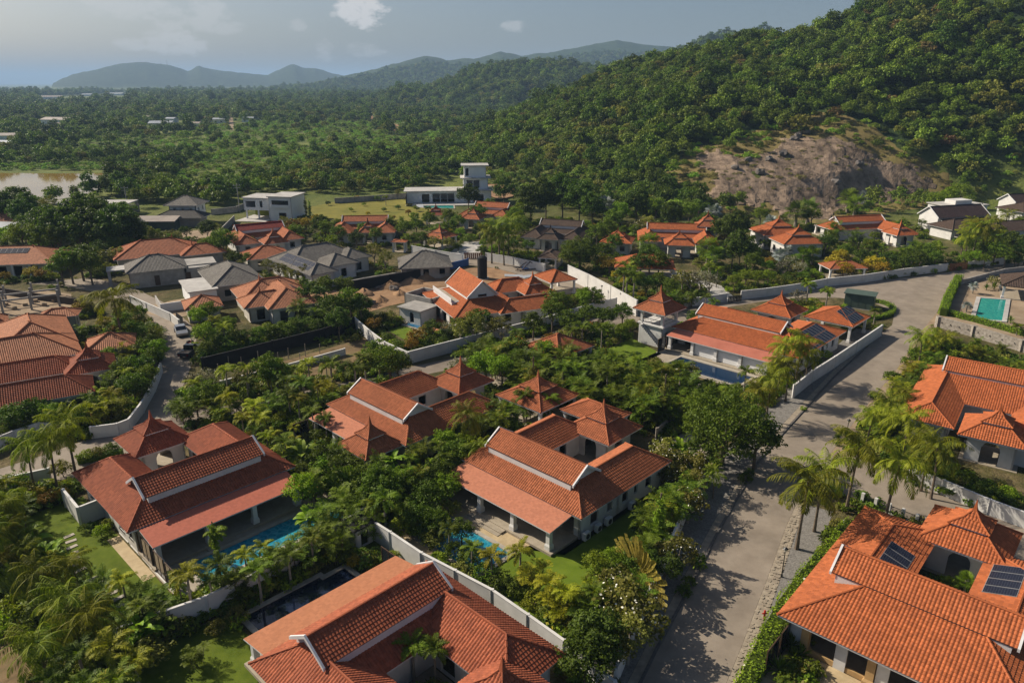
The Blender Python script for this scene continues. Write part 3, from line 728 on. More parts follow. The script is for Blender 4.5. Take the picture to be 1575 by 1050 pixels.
        for Q, a0, a1, zb, zt, kd in todo:
            if kd in 'oA': continue
            w = a1 - a0
            def bx(m_, xa, xb, za, zb_, d0, d1):
                A = [Q(xa, d0, za), Q(xb, d0, za), Q(xb, d0, zb_), Q(xa, d0, zb_)]; B = [Q(xa, d1, za), Q(xb, d1, za), Q(xb, d1, zb_), Q(xa, d1, zb_)]
                m_.face(A); m_.face(B[::-1])
                for i in range(4): j = (i + 1) % 4; m_.face([A[j], A[i], B[i], B[j]])
            if kd == 'w':
                f = MB(); fw = .07
                bx(f, a0, a1, zb, zb + fw, .06, .14); bx(f, a0, a1, zt - fw, zt, .06, .14); bx(f, a0, a0 + fw, zb + fw, zt - fw, .06, .14); bx(f, a1 - fw, a1, zb + fw, zt - fw, .06, .14)
                if w > 1.0: bx(f, (a0 + a1) / 2 - .03, (a0 + a1) / 2 + .03, zb + fw, zt - fw, .065, .135)
                fo = f.build('window', frame, s.root)
                g = MB(); bx(g, a0 + fw, a1 - fw, zb + fw, zt - fw, .09, .11); g.build('pane', pane, fo)
                sl = MB(); bx(sl, a0 - .08, a1 + .08, zb - .08, zb - .002, -.07, .05); sl.build('sill', mat, fo)
            else:
                r = w / 2 if kd == 'a' else 0
                f = MB(); bx(f, a0, a1, zb, zt - r, .08, .14); fo = f.build('door', frame, s.root)
                hnd = MB(); bx(hnd, (a0 + a1) / 2 + .08, (a0 + a1) / 2 + .13, zb + 1.0, zb + 1.15, .03, .08); hnd.build('handle', 'metal_dark', fo)
                if r:
                    g = MB(); ac = (a0 + a1) / 2
                    pts = [Q(ac - r * math.cos(math.pi * i / 8), .1, zt - r + r * math.sin(math.pi * i / 8)) for i in range(9)]
                    g.face(pts[::-1]); g.build('fanlight', 'glass_green', fo)
        return wobj
    def column(s, u, v, z0, z1, w=.42, mat='wall_band'):
        m = MB(); h = w / 2
        m.box(u - h * 1.45, u + h * 1.45, v - h * 1.45, v + h * 1.45, z0, z0 + .42); m.box(u - h * 1.45, u + h * 1.45, v - h * 1.45, v + h * 1.45, z0 + .42, z0 + .62, (h * .4, h * .4))
        m.box(u - h * 1.02, u + h * 1.02, v - h * 1.02, v + h * 1.02, z0 + .62, z1 - .3); m.box(u - h * 1.3, u + h * 1.3, v - h * 1.3, v + h * 1.3, z1 - .3, z1)
        return m.build('column', mat, s.root)
    def slab(s, rect, z0, z1, mat='terrace', name='terrace'):
        u0, u1, v0, v1 = rect; m = MB(); m.box(u0, u1, v0, v1, z0, z1); return m.build(name, mat, s.root)
    def part_box(s, name, rect, z0, z1, mat, parent=None, top=(0, 0)):
        u0, u1, v0, v1 = rect; m = MB(); m.box(u0, u1, v0, v1, z0, z1, top); return m.build(name, mat, parent or s.root)

def solar(h, label, corner, nu, nv, pu, pv, slope, axis_dir, lift=.10):
    """array of panels lying on a slope: corner (u,v), counts along u and v, panel size, slope(u,v)->z"""
    c = h.W(*corner, 0); root = empty('solar_array', (c.x, c.y, h.z + slope(*corner)), h.ang); tag(root, label, 'solar panels')
    z0 = slope(*corner)
    for i in range(nu):
        for j in range(nv):
            a0, a1, b0, b1 = i * pu + .02, (i + 1) * pu - .02, j * pv + .02, (j + 1) * pv - .02
            Z = lambda a, b: slope(corner[0] + a, corner[1] + b) - z0 + lift
            quad = [(a0, b0, Z(a0, b0)), (a1, b0, Z(a1, b0)), (a1, b1, Z(a1, b1)), (a0, b1, Z(a0, b1))]
            fr = MB(); fr.slab(quad, .05); fo = fr.build('panel', 'metal_grey', root)
            k = .035; q2 = [(a0 + k, b0 + k), (a1 - k, b0 + k), (a1 - k, b1 - k), (a0 + k, b1 - k)]
            ce = MB(); ce.face([(a, b, Z(a, b) + .006) for a, b in q2], [(a * 1.0, b * 1.0) for a, b in q2]); ce.build('cells', 'solar_cell', fo)
    return root

def villa(label, corner, ang, tile='orange', lean='shingle_orange', geo=True, W=16.4, D=7.4, flip=False, wings=(14.9, 14.9), pav=(5.5, 11.9, 13.1, 19.5), leanto=True, lw=5.8, rw=5.9, name='villa',
          door='wood_dark', wall='wall_white', rz=5.85, raised=(2.3, 2.4), ncol=4, tan=.6, pavgeo=None, ze=2.9, gtile=None, floor='terrace', rb=None):
    """the estate's villa: hipped main range with a raised gable, two wings round a court, an entrance pavilion with a finial, a veranda"""
    h = House(name, label, 'villa', corner, ang, tile=tile, geo=geo)
    X = (lambda a, b: (W - b, W - a)) if flip else (lambda a, b: (a, b))
    R4 = lambda a, b, c, d: (*X(a, b), c, d)
    main = R4(0, W, 0, D)
    sk = ([3] if wings[0] else []) + ([2] if wings[1] else [])
    if flip: sk = [5 - k for k in sk]
    h.hip(main, ze, tan, axis='u', rb=rb, skip=sk)
    mid = rb or D / 2; g0, g1 = X(raised[0], W - raised[1]); half = 2.05
    h.gable(g0, g1, mid, half, rz - 1.2, rz, base=ze + (mid - half) * tan * .5, tile=gtile)
    ov = .75
    WO = [(x, 1.1, .9, 1.35, 'w') for x in (2.2, 5.0, 7.4, 9.8, 12.4)]
    FO = [(x, 2.0, .12, 2.2, 'w') for x in (2.4, 5.2, 8.0, 10.8, 13.2)]
    h.walls((main[0] + ov, main[1] - ov, ov, D - ov), 0, ze - .16, wall, S=FO, E=[(2.2, 1.2, .8, 1.4, 'w'), (4.6, .8, 1.0, 1.1, 'w')], W_=[(2.2, 1.2, .8, 1.4, 'w'), (4.6, .8, 1.0, 1.1, 'w')], frame=door)
    if wings[0]:
        r = R4(0, lw, 0, wings[0]); h.hip((r[0], r[1], mid, r[3]), ze + .012, tan, axis='v', ends=(0, 1))
        h.walls((r[0] + ov + .01, r[1] - ov, D - ov + .02, r[3] - ov), 0, ze - .16, wall, E=[(1.6, 1.5, .12, 2.1, 'd'), (4.2, 1.2, .9, 1.3, 'w')], W_=[(1.4, 1.0, .9, 1.35, 'w'), (4.0, 1.0, .9, 1.35, 'w')], N_=[(2.1, 1.2, .9, 1.3, 'w')], frame=door)
    if wings[1]:
        r = R4(W - rw, W, 0, wings[1]); h.hip((r[0], r[1], mid, r[3]), ze + .008, tan, axis='v', ends=(0, 1))
        h.walls((r[0] + ov + .01, r[1] - ov + (-.01), D - ov + .02, r[3] - ov), 0, ze - .16, wall, E=[(1.2, 1.0, .9, 1.35, 'w'), (3.0, .6, 1.1, .9, 'w'), (5.2, 1.0, .9, 1.35, 'w')], W_=[(1.6, 1.5, .12, 2.1, 'd'), (4.2, 1.2, .9, 1.3, 'w')], N_=[(2.1, 1.2, .9, 1.3, 'w')], frame=door)
    if pav:
        r = R4(*pav); h.pavilion(r, 3.1)
        k = .95; h.walls((r[0] + k, r[1] - k, r[2] + k, r[3] - k), 0, 2.94, wall, S=[((r[1] - r[0]) / 2 - k, 1.7, .05, 2.5, 'A')], E=[((r[3] - r[2]) / 2 - k, 1.6, .05, 2.5, 'a')], N_=[((r[1] - r[0]) / 2 - k, 1.8, .05, 2.6, 'a')], W_=[((r[3] - r[2]) / 2 - k, 1.6, .05, 2.5, 'a')], frame=door)
        h.slab((r[0] + .5, r[1] - .5, r[2] + .5, r[3] - .5), .0, .06, 'terrace', 'floor')
    if leanto:
        a, b = X(.9, W - 1.1); h.lean(a, b, -3.05, 2.42, -.02, ze - .03, lean)
        n = ncol
        for i in range(n): h.column(a + .5 + (b - a - 1.0) * i / (n - 1), -2.55, .3, 2.42)
        h.slab((a - .2, b + .2, -3.1, .75), 0, .3, floor)
        h.slab((a + (b - a) * .3, a + (b - a) * .62, -3.75, -3.1), 0, .2, floor, 'step'); h.slab((a + (b - a) * .3, a + (b - a) * .62, -4.2, -3.75), 0, .1, floor, 'step')
    h.slab((main[0] + 1.0, main[1] - 1.0, 1.0, D - 1.0), .0, .1, 'terrace', 'floor')
    cr = R4(lw - .6, W - rw + .6, D - .7, 13.5); h.slab(cr, .0, .05, 'terrace', 'courtyard')
    return h

# --- the near villas: corner = front-left corner of the main eave, measured on the photograph
def at(px, py, z): return P(px, py, z)
def cut(o, U_ang, du, dv):
    a = R_(U_ang); return (o.x + math.cos(a) * du - math.sin(a) * dv, o.y + math.sin(a) * du + math.cos(a) * dv)
V1 = villa('orange-tiled villa with salmon veranda roof and turquoise pool, in the centre of the estate', cut(P(895, 799, 2.9), -44, -16.45, 0), -44, pav=(3.35, 9.85, 12.8, 19.2), tile='orange')
V4 = villa('orange-tiled villa with a small spired roof on its front veranda, behind the central villa', cut(P(639, 682.4, 2.9), -44, -15.9, -1.05), -44, W=15.6, pav=(3.6, 9.7, 13.0, 19.3), tile='orange')
V2 = villa('dark red tiled villa with long veranda above a blue pool', cut(P(196.7, 820.5, 2.9), 46, 0, .1), 46, tile='red', lean='shingle_red', pav=(5.5, 11.8, 13.1, 19.4))
V3 = villa('orange-red villa with a smooth veranda roof and two palms in its court, bottom of picture', cut(P(612, 852, 2.42), 226, -.65, 3.05), 226, tile='red', lean='shingle_clay', pav=(2.9, 9.2, 11.6, 17.9), W=15.6, gtile='red')
V5 = villa('bright orange villa with solar panels beside its courtyard, next to the road hedge', cut(P(1195, 944.7, 2.9), -42, 0, 0), -42, tile='orange_hot', D=11.6, rb=7.3, wings=(19.7, 19.7), pav=(4.85, 11.7, 17.2, 23.9), leanto=False, lw=6.4, rw=6.4, W=16.4, tan=.31, rz=5.85, raised=(1.8, 2.4), wall='wall_white', ze=2.9)
V6o = cut(P(1394, 643, 2.9), -37, 0, 0)
V6 = villa('bright orange villa behind the row of coconut palms, beside the stone retaining wall', cut(Vector((*V6o, 0)), -37, 15.6, 20.6), 143, tile='orange_hot', W=16.6, D=12.0, rb=3.7, tan=.5, wings=(20.4, 20.6), pav=(3.6, 10.2, 15.6, 22.2), leanto=False)

# --- villas farther back: found from the two ends of their raised ridge
def villa_back(label, gl, gr, tile, z=5.85, facing=True, W=None, ang=None, **k):
    a, b = P(*gl, z), P(*gr, z); t = math.degrees(math.atan2(b.y - a.y, b.x - a.x)) if ang is None else ang
    w = W or (b - a).length + 4.7
    if facing: return villa(label, cut(b, t + 180, -2.3, -3.7), t + 180, tile=tile, geo=False, W=w, **k)
    return villa(label, cut(a, t, -2.3, -3.7), t, tile=tile, geo=False, W=w, **k)
S6 = 6.5625
def c1(x, y): return (160 + x / S6, 310 + y / S6)
def c2(x, y): return (330 + x / S6, 310 + y / S6)
def c3(x, y): return (560 + x / S6, 240 + y / S6)
def c4(x, y): return (x / S6, 440 + y / S6)
def c5(x, y): return (x / S6, 290 + y / S6)
def c6(x, y): return (900 + x / S6, 300 + y / S6)
def c7(x, y): return (1130 + x / S6, 300 + y / S6)
def c8(x, y): return (1335 + x / S6, 280 + y / S6)

V7 = villa('orange villa with two solar arrays and a dark blue pool, beside the white lookout tower', cut(P(1205.6, 533.7, 2.9), -44, -17.2, -3.4), -44, tile='orange_hot', geo=True, W=21.1, D=9.9, rb=6.0, tan=.36, leanto=False, lw=6.2, rw=8.0, wings=(15.5, 17.4),
           pav=(5.0, 12.1, 17.0, 24.1), raised=(1.9, 4.9), rz=5.9)
V7.lean(.9, 18.0, -2.9, 2.42, -.02, 2.87, 'flat_red')
for i in range(5): V7.column(1.4 + 16.0 * i / 4, -2.4, .2, 2.42)
V7.slab((.6, 18.4, -3.0, .75), 0, .2)
for i in range(3):                                # pale screens let down between the veranda columns
    V7.part_box('screen', (5.7 + 4.0 * i, 9.15 + 4.0 * i, -2.30, -2.24), .25, 2.35, 'modern_white')
V7.hip((13.0, 21.1, 20.1, 28.0), 2.9, .44, axis='v')
for q in ((13.6, 20.6), (20.5, 20.6), (20.5, 27.4), (13.6, 27.4)): V7.column(*q, 0, 2.75, .35)
slope7 = lambda u, v: 2.9 + (21.1 - u) * .36
solar(V7, 'upper row of dark solar panels on the orange roof above the roadside wall', (17.55, 5.6), 1, 8, 1.65, 1.02, slope7, 'u')
solar(V7, 'lower row of dark solar panels on the orange roof above the roadside wall', (19.30, 4.4), 1, 9, 1.65, 1.02, slope7, 'u')
s7b = lambda u, v: 2.9 + (21.1 - u) * .44
solar(V7, 'upper row of the small solar array on the end roof by the round hedge', (17.6, 21.6), 1, 5, 1.5, .95, s7b, 'u')
solar(V7, 'lower row of the small solar array on the end roof by the round hedge', (19.2, 21.2), 1, 5, 1.5, .95, s7b, 'u')

slope5 = lambda u, v: 2.9 + (6.4 - u) * .31
solar(V5, 'three dark solar panels beside the white courtyard wall of the bright orange villa', (3.75, 10.8), 1, 3, 1.95, 1.1, slope5, 'u')
s5b = lambda u, v: 2.9 + (u - 10.0) * .31
solar(V5, 'four-panel solar array cut by the picture edge on the bright orange villa', (10.7, 12.6), 1, 4, 2.2, 1.15, s5b, 'u')
# tan colonnade of the front villa
for u in (2.0, 6.6, 11.0, 15.2): V5.column(u, .9, 0, 2.75, .55, 'wall_tan')
V5.slab((.2, 16.4, -3.2, 1.2), 0, .12, 'terrace_sand'); V5.slab((-.6, 16.4, -7.0, -3.25), 0, .06, 'terrace_sand', 'patio')
for u0, u1 in ((2.3, 6.3), (6.9, 10.7)): V5.part_box('parapet', (u0, u1, .8, 1.0), 0, .55, 'wall_tan')

# small spired roof over the front veranda of the villa behind
h = V4; h.pavilion((9.3, 14.8, -4.7, .6), 2.65, rise=2.2)
for q in ((9.9, -4.1), (14.2, -4.1)): h.column(*q, .25, 2.5)
h.slab((8.8, 15.3, -5.2, .2), 0, .25)
# car ports
def hiproof(name, label, pix, ang, ze, tan, tile, cols=True, geo=False, cat='roof', wall=None, pav=False, posts=.35, ends=(1, 1), fac='trim_white', rise=2.2, axis=None, wins=True, z=0.0):
    o = P(*pix[0], ze + z); h = House(name, label, cat, (o.x, o.y), ang, tile=tile, geo=geo, z=z); r = h.rect(pix, ze)
    if pav: h.pavilion(r, ze, rise=rise, eave=fac)
    else: h.hip(r, ze, tan, ends=ends, eave=fac, axis=axis)
    k = .5
    if wall:
        k = .6; lu, lv = r[1] - r[0] - 2 * k, r[3] - r[2] - 2 * k
        n1 = max(1, int(lu / 3.2)); n2 = max(1, int(lv / 3.2))
        S = [((i + .5) * lu / n1, 1.2, .9, 1.25, 'w') for i in range(n1)] if wins else []; E_ = [((i + .5) * lv / n2, 1.2, .9, 1.25, 'w') for i in range(n2)] if wins else []
        h.walls((r[0] + k, r[1] - k, r[2] + k, r[3] - k), 0, ze - .16, wall, S=S, E=E_, W_=E_, N_=S)
        h.slab((r[0] + k + .2, r[1] - k - .2, r[2] + k + .2, r[3] - k - .2), 0, .05, 'terrace', 'floor')
    elif cols:
        for q in ((r[0] + k, r[2] + k), (r[1] - k, r[2] + k), (r[1] - k, r[3] - k), (r[0] + k, r[3] - k)): h.column(*q, 0, ze - .15, posts)
        h.slab((r[0] + .3, r[1] - .3, r[2] + .3, r[3] - .3), 0, .05, 'terrace', 'floor')
    h.r = r
    return h
hiproof('carport', 'small two-tier tiled carport roof behind the central villa, under the tall thin tree', [(765.5, 606), (893, 607), (826, 633)], -44, 2.9, .5, 'orange', pav=True, geo=True, cat='carport')
hiproof('carport', 'hipped orange carport roof touching the pavilion of the central villa', [(867, 627), (971, 636), (918, 652)], -44, 2.8, .5, 'orange', geo=True, cat='carport')
hiproof('garden_pavilion', 'low orange hipped roof sunk in the palms beside the tower lawn', [(800, 533), (848, 547), (915, 531)], -44, 2.6, .5, 'orange', cat='pavilion')

# --- lookout tower
def lookout(name, label, px, ang, s, zf, ze, tile, stair=True):
    o = P(*px, ze); h = House(name, label, 'tower', (o.x, o.y), ang, tile=tile); r = (-s, 0, 0, s); k = 1.0
    h.pavilion(r, ze, rise=2.5, tip=1.2)
    b = (r[0] + k, r[1] - k, r[2] + k, r[3] - k)
    h.walls(b, 0, zf, 'wall_white', S=[(.7, .8, .1, 1.7, 'd')], E=[(1.4, .8, 1.0, 1.0, 'w')], frame='wood_red')
    h.part_box('platform', (b[0] - .35, b[1] + .35, b[2] - .35, b[3] + .35), zf + .002, zf + .22, 'wall_band')
    for u in (b[0] + .15, b[1] - .15):
        for v in (b[2] + .15, b[3] - .15): h.part_box('post', (u - .2, u + .2, v - .2, v + .2), zf + .22, ze - .16, 'wall_white')
    for (u0, u1, v0, v1) in ((b[0], b[1], b[2] + .02, b[2] + .06), (b[0], b[1], b[3] - .06, b[3] - .02), (b[0] + .02, b[0] + .06, b[2], b[3]), (b[1] - .06, b[1] - .02, b[2], b[3])):
        m = MB(); m.box(u0, u1, v0, v1, zf + 1.0, zf + 1.07); m.box(u0, u1, v0, v1, zf + .35, zf + .39)
        n = 14
        for i in range(n + 1):
            t = i / n; uu, vv = u0 + (u1 - u0) * t, v0 + (v1 - v0) * t
            if u1 - u0 > v1 - v0: m.box(uu - .012, uu + .012, v0 + .01, v1 - .01, zf + .39, zf + 1.0)
            else: m.box(u0 + .01, u1 - .01, vv - .012, vv + .012, zf + .39, zf + 1.0)
        m.build('railing', 'metal_dark', h.root)
    if stair:                                     # open flight along the lawn side
        n = 14; w = 1.0
        for i in range(n):
            t = i / n; u = b[0] + .4 + (b[1] - b[0] - .3) * t
            h.part_box('stair_tread', (u, u + .36, b[2] - w, b[2] - .02), 0, zf * (1 - t) , 'wall_band')
        m = MB(); a0, a1 = (b[0] + .4, b[2] - w + .05, zf + .95), (b[1] + .3, b[2] - w + .05, .95)
        m.tube(a0, a1, .035, n=5); m.tube((a0[0], a0[1], a0[2] - .8), (a1[0], a1[1], a1[2] - .8), .02, n=4)
        for i in range(16):
            t = i / 15; m.tube((a0[0] + (a1[0] - a0[0]) * t, a0[1], a0[2] + (a1[2] - a0[2]) * t), (a0[0] + (a1[0] - a0[0]) * t, a0[1], a0[2] - .85 + (a1[2] - a0[2]) * t), .016, n=4)
        m.build('handrail', 'metal_dark', h.root)
    return h
lookout('lookout_tower', 'white lookout tower with spired orange roof and outside stair on the lawn', (1023, 485.8), -45, 6.2, 3.0, 5.5, 'orange')
lookout('lookout_tower', 'small orange-roofed lookout behind the villa below the hill', c6(1370, 325), -8, 6.0, 3.2, 5.4, 'orange', stair=False)

# --- V8: villa with a loft terrace cut into its roof
o8 = P(691, 484, 2.9)
V8 = House('loft_villa', 'orange villa with a steep loft gable and a terrace cut into its roof', 'villa', (o8.x, o8.y), -65, tile='orange_hot')
h = V8
h.hip((-14.8, 2.4, 0, 13.6), 2.9, .40, axis='u'); h.walls((-14.0, 1.6, .8, 12.8), 0, 2.74, 'wall_white', S=[(2.0, 2.2, .1, 2.2, 'w'), (5.5, 2.2, .1, 2.2, 'w'), (9.2, 2.2, .1, 2.2, 'w'), (12.6, 1.6, .1, 2.2, 'w')], E=[(2.5, 1.2, .8, 1.3, 'w'), (6.0, 1.2, .8, 1.3, 'w'), (9.4, 1.2, .8, 1.3, 'w')])
h.gable(-12.6, -1.6, 6.9, 2.9, 5.0, 7.5, base=3.6)
MB().box(-12.6, -3.0, 1.6, 4.4, 3.2, 4.1).build('loft_terrace', 'wall_band', h.root); MB().box(-12.3, -3.3, 1.9, 4.39, 4.11, 4.13).build('terrace_floor', 'terrace', h.root)
MB().box(-12.6, -3.0, 1.5, 1.62, 4.1, 4.75).build('parapet', 'trim_white', h.root)
m = MB(); m.box(-1.99, -1.9, 6.0, 7.8, 4.7, 5.3); w8 = m.build('window', 'trim_white', h.root); MB().box(-1.92, -1.88, 6.1, 7.7, 4.78, 5.22).build('pane', 'glass', w8)
for i in range(4): MB().box(-11.5 + i * 2.1, -10.3 + i * 2.1, 4.42, 4.47, 4.15, 5.2).build('window', 'glass', h.root)
h.hip((-14.6, -8.6, 12.0, 21.5), 2.92, .6, axis='v'); h.walls((-13.9, -9.3, 12.8, 20.8), 0, 2.74, E=[(2, 1.1, .9, 1.3, 'w'), (5, 1.1, .9, 1.3, 'w')])
h.hip((-2.4, 3.4, 8.0, 21.0), 2.91, .55, axis='v'); h.walls((-1.7, 2.7, 13.0, 20.2), 0, 2.74, E=[(2, 1.1, .9, 1.3, 'w'), (5, 1.1, .9, 1.3, 'w')])
h.pavilion((-11.2, -4.9, 16.7, 22.9), 3.1); h.walls((-10.4, -5.7, 17.5, 22.1), 0, 2.94, S=[(2.3, 1.7, .05, 2.5, 'A')], E=[(2.3, 1.6, .05, 2.5, 'a')])
h.slab((-13.5, 2.0, -2.6, 1.0), 0, .15, 'terrace_orange')
hiproof('carport', 'orange hipped carport roof at the bend of the lane beside parked motorbikes', [(823, 423), (847, 435.5), (887, 429)], -62, 2.9, .5, 'orange_hot', cat='carport')

# --- more template villas
V15 = villa_back('red villa with a crimson raised gable below the white modern house', c2(200, 240), c2(680, 195), 'orange', gtile='crimson', pav=(4.6, 10.8, 12.0, 18.2))
V16 = villa_back('orange villa with a faded striped gable below the yellow lawn', c2(1290, 145), (597, 331), 'orange', pav=(4.6, 9.6, 9.0, 14.0), wings=(13.5, 13.5))
V17 = villa_back('orange villa with an arched door and red gable beside the gated drive', c3(1180, 460), c3(1470, 475), 'orange', pav=(6.4, 12.4, 12.6, 18.6), wings=(12, 14.5), W=15.5)
V18 = villa_back('grey-tiled villa with a dark spired porch, hemmed in by trees', (826, 336), (897, 340), 'brown', pav=(5.5, 11.2, 11.0, 16.8), W=16.0)
V19 = villa_back('orange villa with a wide arched porch and long raised gable under the hill', c6(640, 280), c6(1220, 295), 'orange_hot', pav=(6.0, 13.2, 10.8, 18.0), W=19.5, wings=(15, 13))
V20 = villa_back('orange villa with a raised gable below the bare rock', c7(970, 220), c7(1480, 200), 'orange_hot', pav=(2.0, 8.2, 12.0, 18.2), wings=(16, 0), W=19)
hiproof('garden_house', 'large two-tier orange roof with spire, nearer of the pair below the rock', [c7(340, 430), c7(520, 500), c7(930, 490)], 6, 3.4, .5, 'orange_hot', pav=True, wall='wall_white', cat='house', rise=3.0)
hiproof('garden_house', 'two-tier orange roof with spire, behind the other one below the rock', [c7(145, 335), c7(295, 410), c7(570, 330)], 6, 3.6, .5, 'orange_hot', pav=True, wall='wall_white', cat='house', rise=3.0)
hiproof('garden_pavilion', 'orange pavilion roof left of the long gabled villa under the hill', [c6(190, 415), c6(345, 490), c6(475, 485)], -15, 2.9, .5, 'orange_hot', pav=True, wall='wall_white', cat='pavilion')
hiproof('garden_pavilion', 'low orange roof hidden behind fan palms and white wall', [c6(295, 735), c6(350, 640), c6(915, 745)], -8, 2.6, .45, 'orange_hot', cat='pavilion', cols=True)
hiproof('garden_pavilion', 'low salmon roof behind the golden bushes at the street wall', [c7(840, 690), c7(1120, 745), c7(1300, 720)], 5, 2.4, .4, 'orange', cat='pavilion')
hiproof('garden_pavilion', 'small orange pavilion roof with finial beside the gated drive', [c3(580, 810), c3(800, 835), c3(950, 800)], -35, 2.8, .45, 'orange', pav=True, cat='pavilion', rise=1.9)
hiproof('garden_pavilion', 'tiny spired red roof in front of the turquoise lap pool', [c3(630, 575), c3(640, 600), c3(830, 590)], 0, 2.7, .5, 'red', pav=True, cat='pavilion')
hiproof('gatehouse', 'small orange gate roof beside the lane wall', [c3(285, 855), c3(330, 870), c3(450, 850)], -8, 2.6, .3, 'orange', cat='gatehouse')
hiproof('gatehouse', 'small grey gate roof at the entrance of the dark-roofed villa', [(832, 391), (850, 398), (868, 387)], -15, 2.6, .4, 'brown', cat='gatehouse')

# --- left edge: terracotta villas
V10 = House('terracotta_villa', 'large terracotta-roofed villa at the left edge with broad hipped roofs', 'villa', P(110.5, 513, 2.9)[:2], 36, tile='clay', geo=False)
h = V10; r = h.rect([(124, 533), (-30, 571)], 2.9); h.hip((-19, r[1], r[2], r[2] + 10.5), 2.9, .5, axis='u'); h.walls((-18, r[1] - .8, r[2] + .8, r[2] + 9.5), 0, 2.74, 'wall_cream', S=[(3 + 3.2 * i, 1.4, .8, 1.4, 'w') for i in range(5)], E=[(2.5, 1.2, .8, 1.3, 'w'), (6, 1.2, .8, 1.3, 'w')])
h.hip((-10.5, 0.4, r[2] + 6, r[2] + 22), 2.92, .5, axis='v'); h.walls((-9.5, -.4, r[2] + 10.6, r[2] + 21.2), 0, 2.74, 'wall_cream', E=[(2.5, 1.2, .8, 1.3, 'w'), (6, 1.2, .8, 1.3, 'w')])
h.pavilion((-13.5, -7.5, r[2] + 21.5, r[2] + 27.5), 3.1); h.walls((-12.7, -8.3, r[2] + 22.3, r[2] + 26.7), 0, 2.94, 'wall_cream', S=[(2.2, 1.5, .05, 2.3, 'A')])
hiproof('garden_house', 'small terracotta hipped roof beside the curved lane hedge', [(134, 522), (147.8, 537.5), (208.8, 531.4)], 25, 2.9, .5, 'clay', wall='wall_cream', cat='house')
hiproof('garden_house', 'small terracotta hipped roof behind the left edge villa, near the dug plot', [(64, 480.4), (78, 489), (120, 485)], 20, 2.9, .5, 'clay', wall='wall_cream', cat='house')
# dark red villa at the left edge
V9o = P(14, 626, 2.9)
V9 = House('dark_red_villa', 'dark red tiled villa at the left edge with a spired pavilion', 'villa', (V9o.x, V9o.y), 31, tile='red', geo=True)
h = V9
h.hip((-9, 9.2, 0, 6.2), 2.9, .6, axis='u'); h.walls((-8, 8.4, .8, 5.4), 0, 2.74, 'wall_white', S=[(3 + 3 * i, 1.2, .8, 1.3, 'w') for i in range(5)], E=[(2.2, 1.2, .8, 1.3, 'w')])
h.hip((-9, 8.0, 9.2, 15.0), 2.92, .6, axis='u'); h.walls((-8, 7.2, 10.0, 14.2), 0, 2.76, 'wall_white', S=[(9.5 + 2.2 * i, 1.1, .3, 1.9, 'w') for i in range(3)])
pr = h.rect([(99, 580), (180.6, 565.7)], 3.1); h.pavilion((pr[0], pr[1], pr[2], pr[2] + (pr[1] - pr[0])), 3.15); h.walls((pr[0] + .9, pr[1] - .9, pr[2] + .9, pr[2] + (pr[1] - pr[0]) - .9), 0, 2.98, 'wall_white', S=[(2.2, 1.5, .05, 2.3, 'A')], E=[(2.2, 1.5, .05, 2.3, 'a')])
h.hip((-12.5, -4.0, -2, 17), 2.96, .62, axis='v'); h.gable(1.0, 14.0, -8.2, 2.3, 5.0, 6.4, axis='v', base=4.0); h.slab((-3.5, 8, 5.2, 10.2), 0, .05, 'terrace', 'courtyard')

# V11 terracotta house centre-left
V11 = House('terracotta_house', 'terracotta-roofed house with two finials and a roof panel, next to the grey roofs', 'house', P(*c2(140, 890), 2.9)[:2], 31, tile='clay')
h = V11
h.hip((0.3, 13.5, -9.6, 0.3), 2.9, .5, axis='u'); h.hip((-.2, 9.5, -14.5, -7.5), 2.92, .5, axis='u'); h.hip((3.2, 12.2, -17.5, -2), 2.95, .5, axis='v')
h.walls((1.1, 12.7, -8.8, -.5), 0, 2.74, 'wall_cream', S=[(2, 1.1, .8, 1.3, 'w')], E=[(2, 1.1, .8, 1.3, 'w'), (5, 1.1, .8, 1.3, 'w')])
h.walls((.7, 8.7, -13.7, -8.82), 0, 2.74, 'wall_cream', S=[(2, 1.4, .3, 1.9, 'w'), (4.6, 1.4, .3, 1.9, 'w')]); h.walls((4.0, 11.4, -16.7, -8.84), 0, 2.75, 'wall_white', S=[(2, 1.4, .3, 1.9, 'w'), (4.6, 1.4, .3, 1.9, 'w')], E=[(3, 1.3, .3, 1.9, 'w')])
for q, z in (((4.9, -4.7), 5.4), ((3.4, -11.0), 4.7)): MB().box(q[0] - .18, q[0] + .18, q[1] - .18, q[1] + .18, z - .2, z + 1.1, (.15, .15)).build('finial', 'tile_clay', h.root)
solar(V11, 'single grey solar sheet on the terracotta roof', (9.6, -9.5), 1, 4, 2.0, 1.05, lambda u, v: 2.95 + (12.2 - u) * .5, 'u')
hiproof('garden_house', 'small terracotta roof at the end of the unfinished white plot', [c1(790, 1040), c1(960, 985), c1(1210, 1050)], 28, 2.6, .5, 'clay', wall='wall_cream', cat='house')

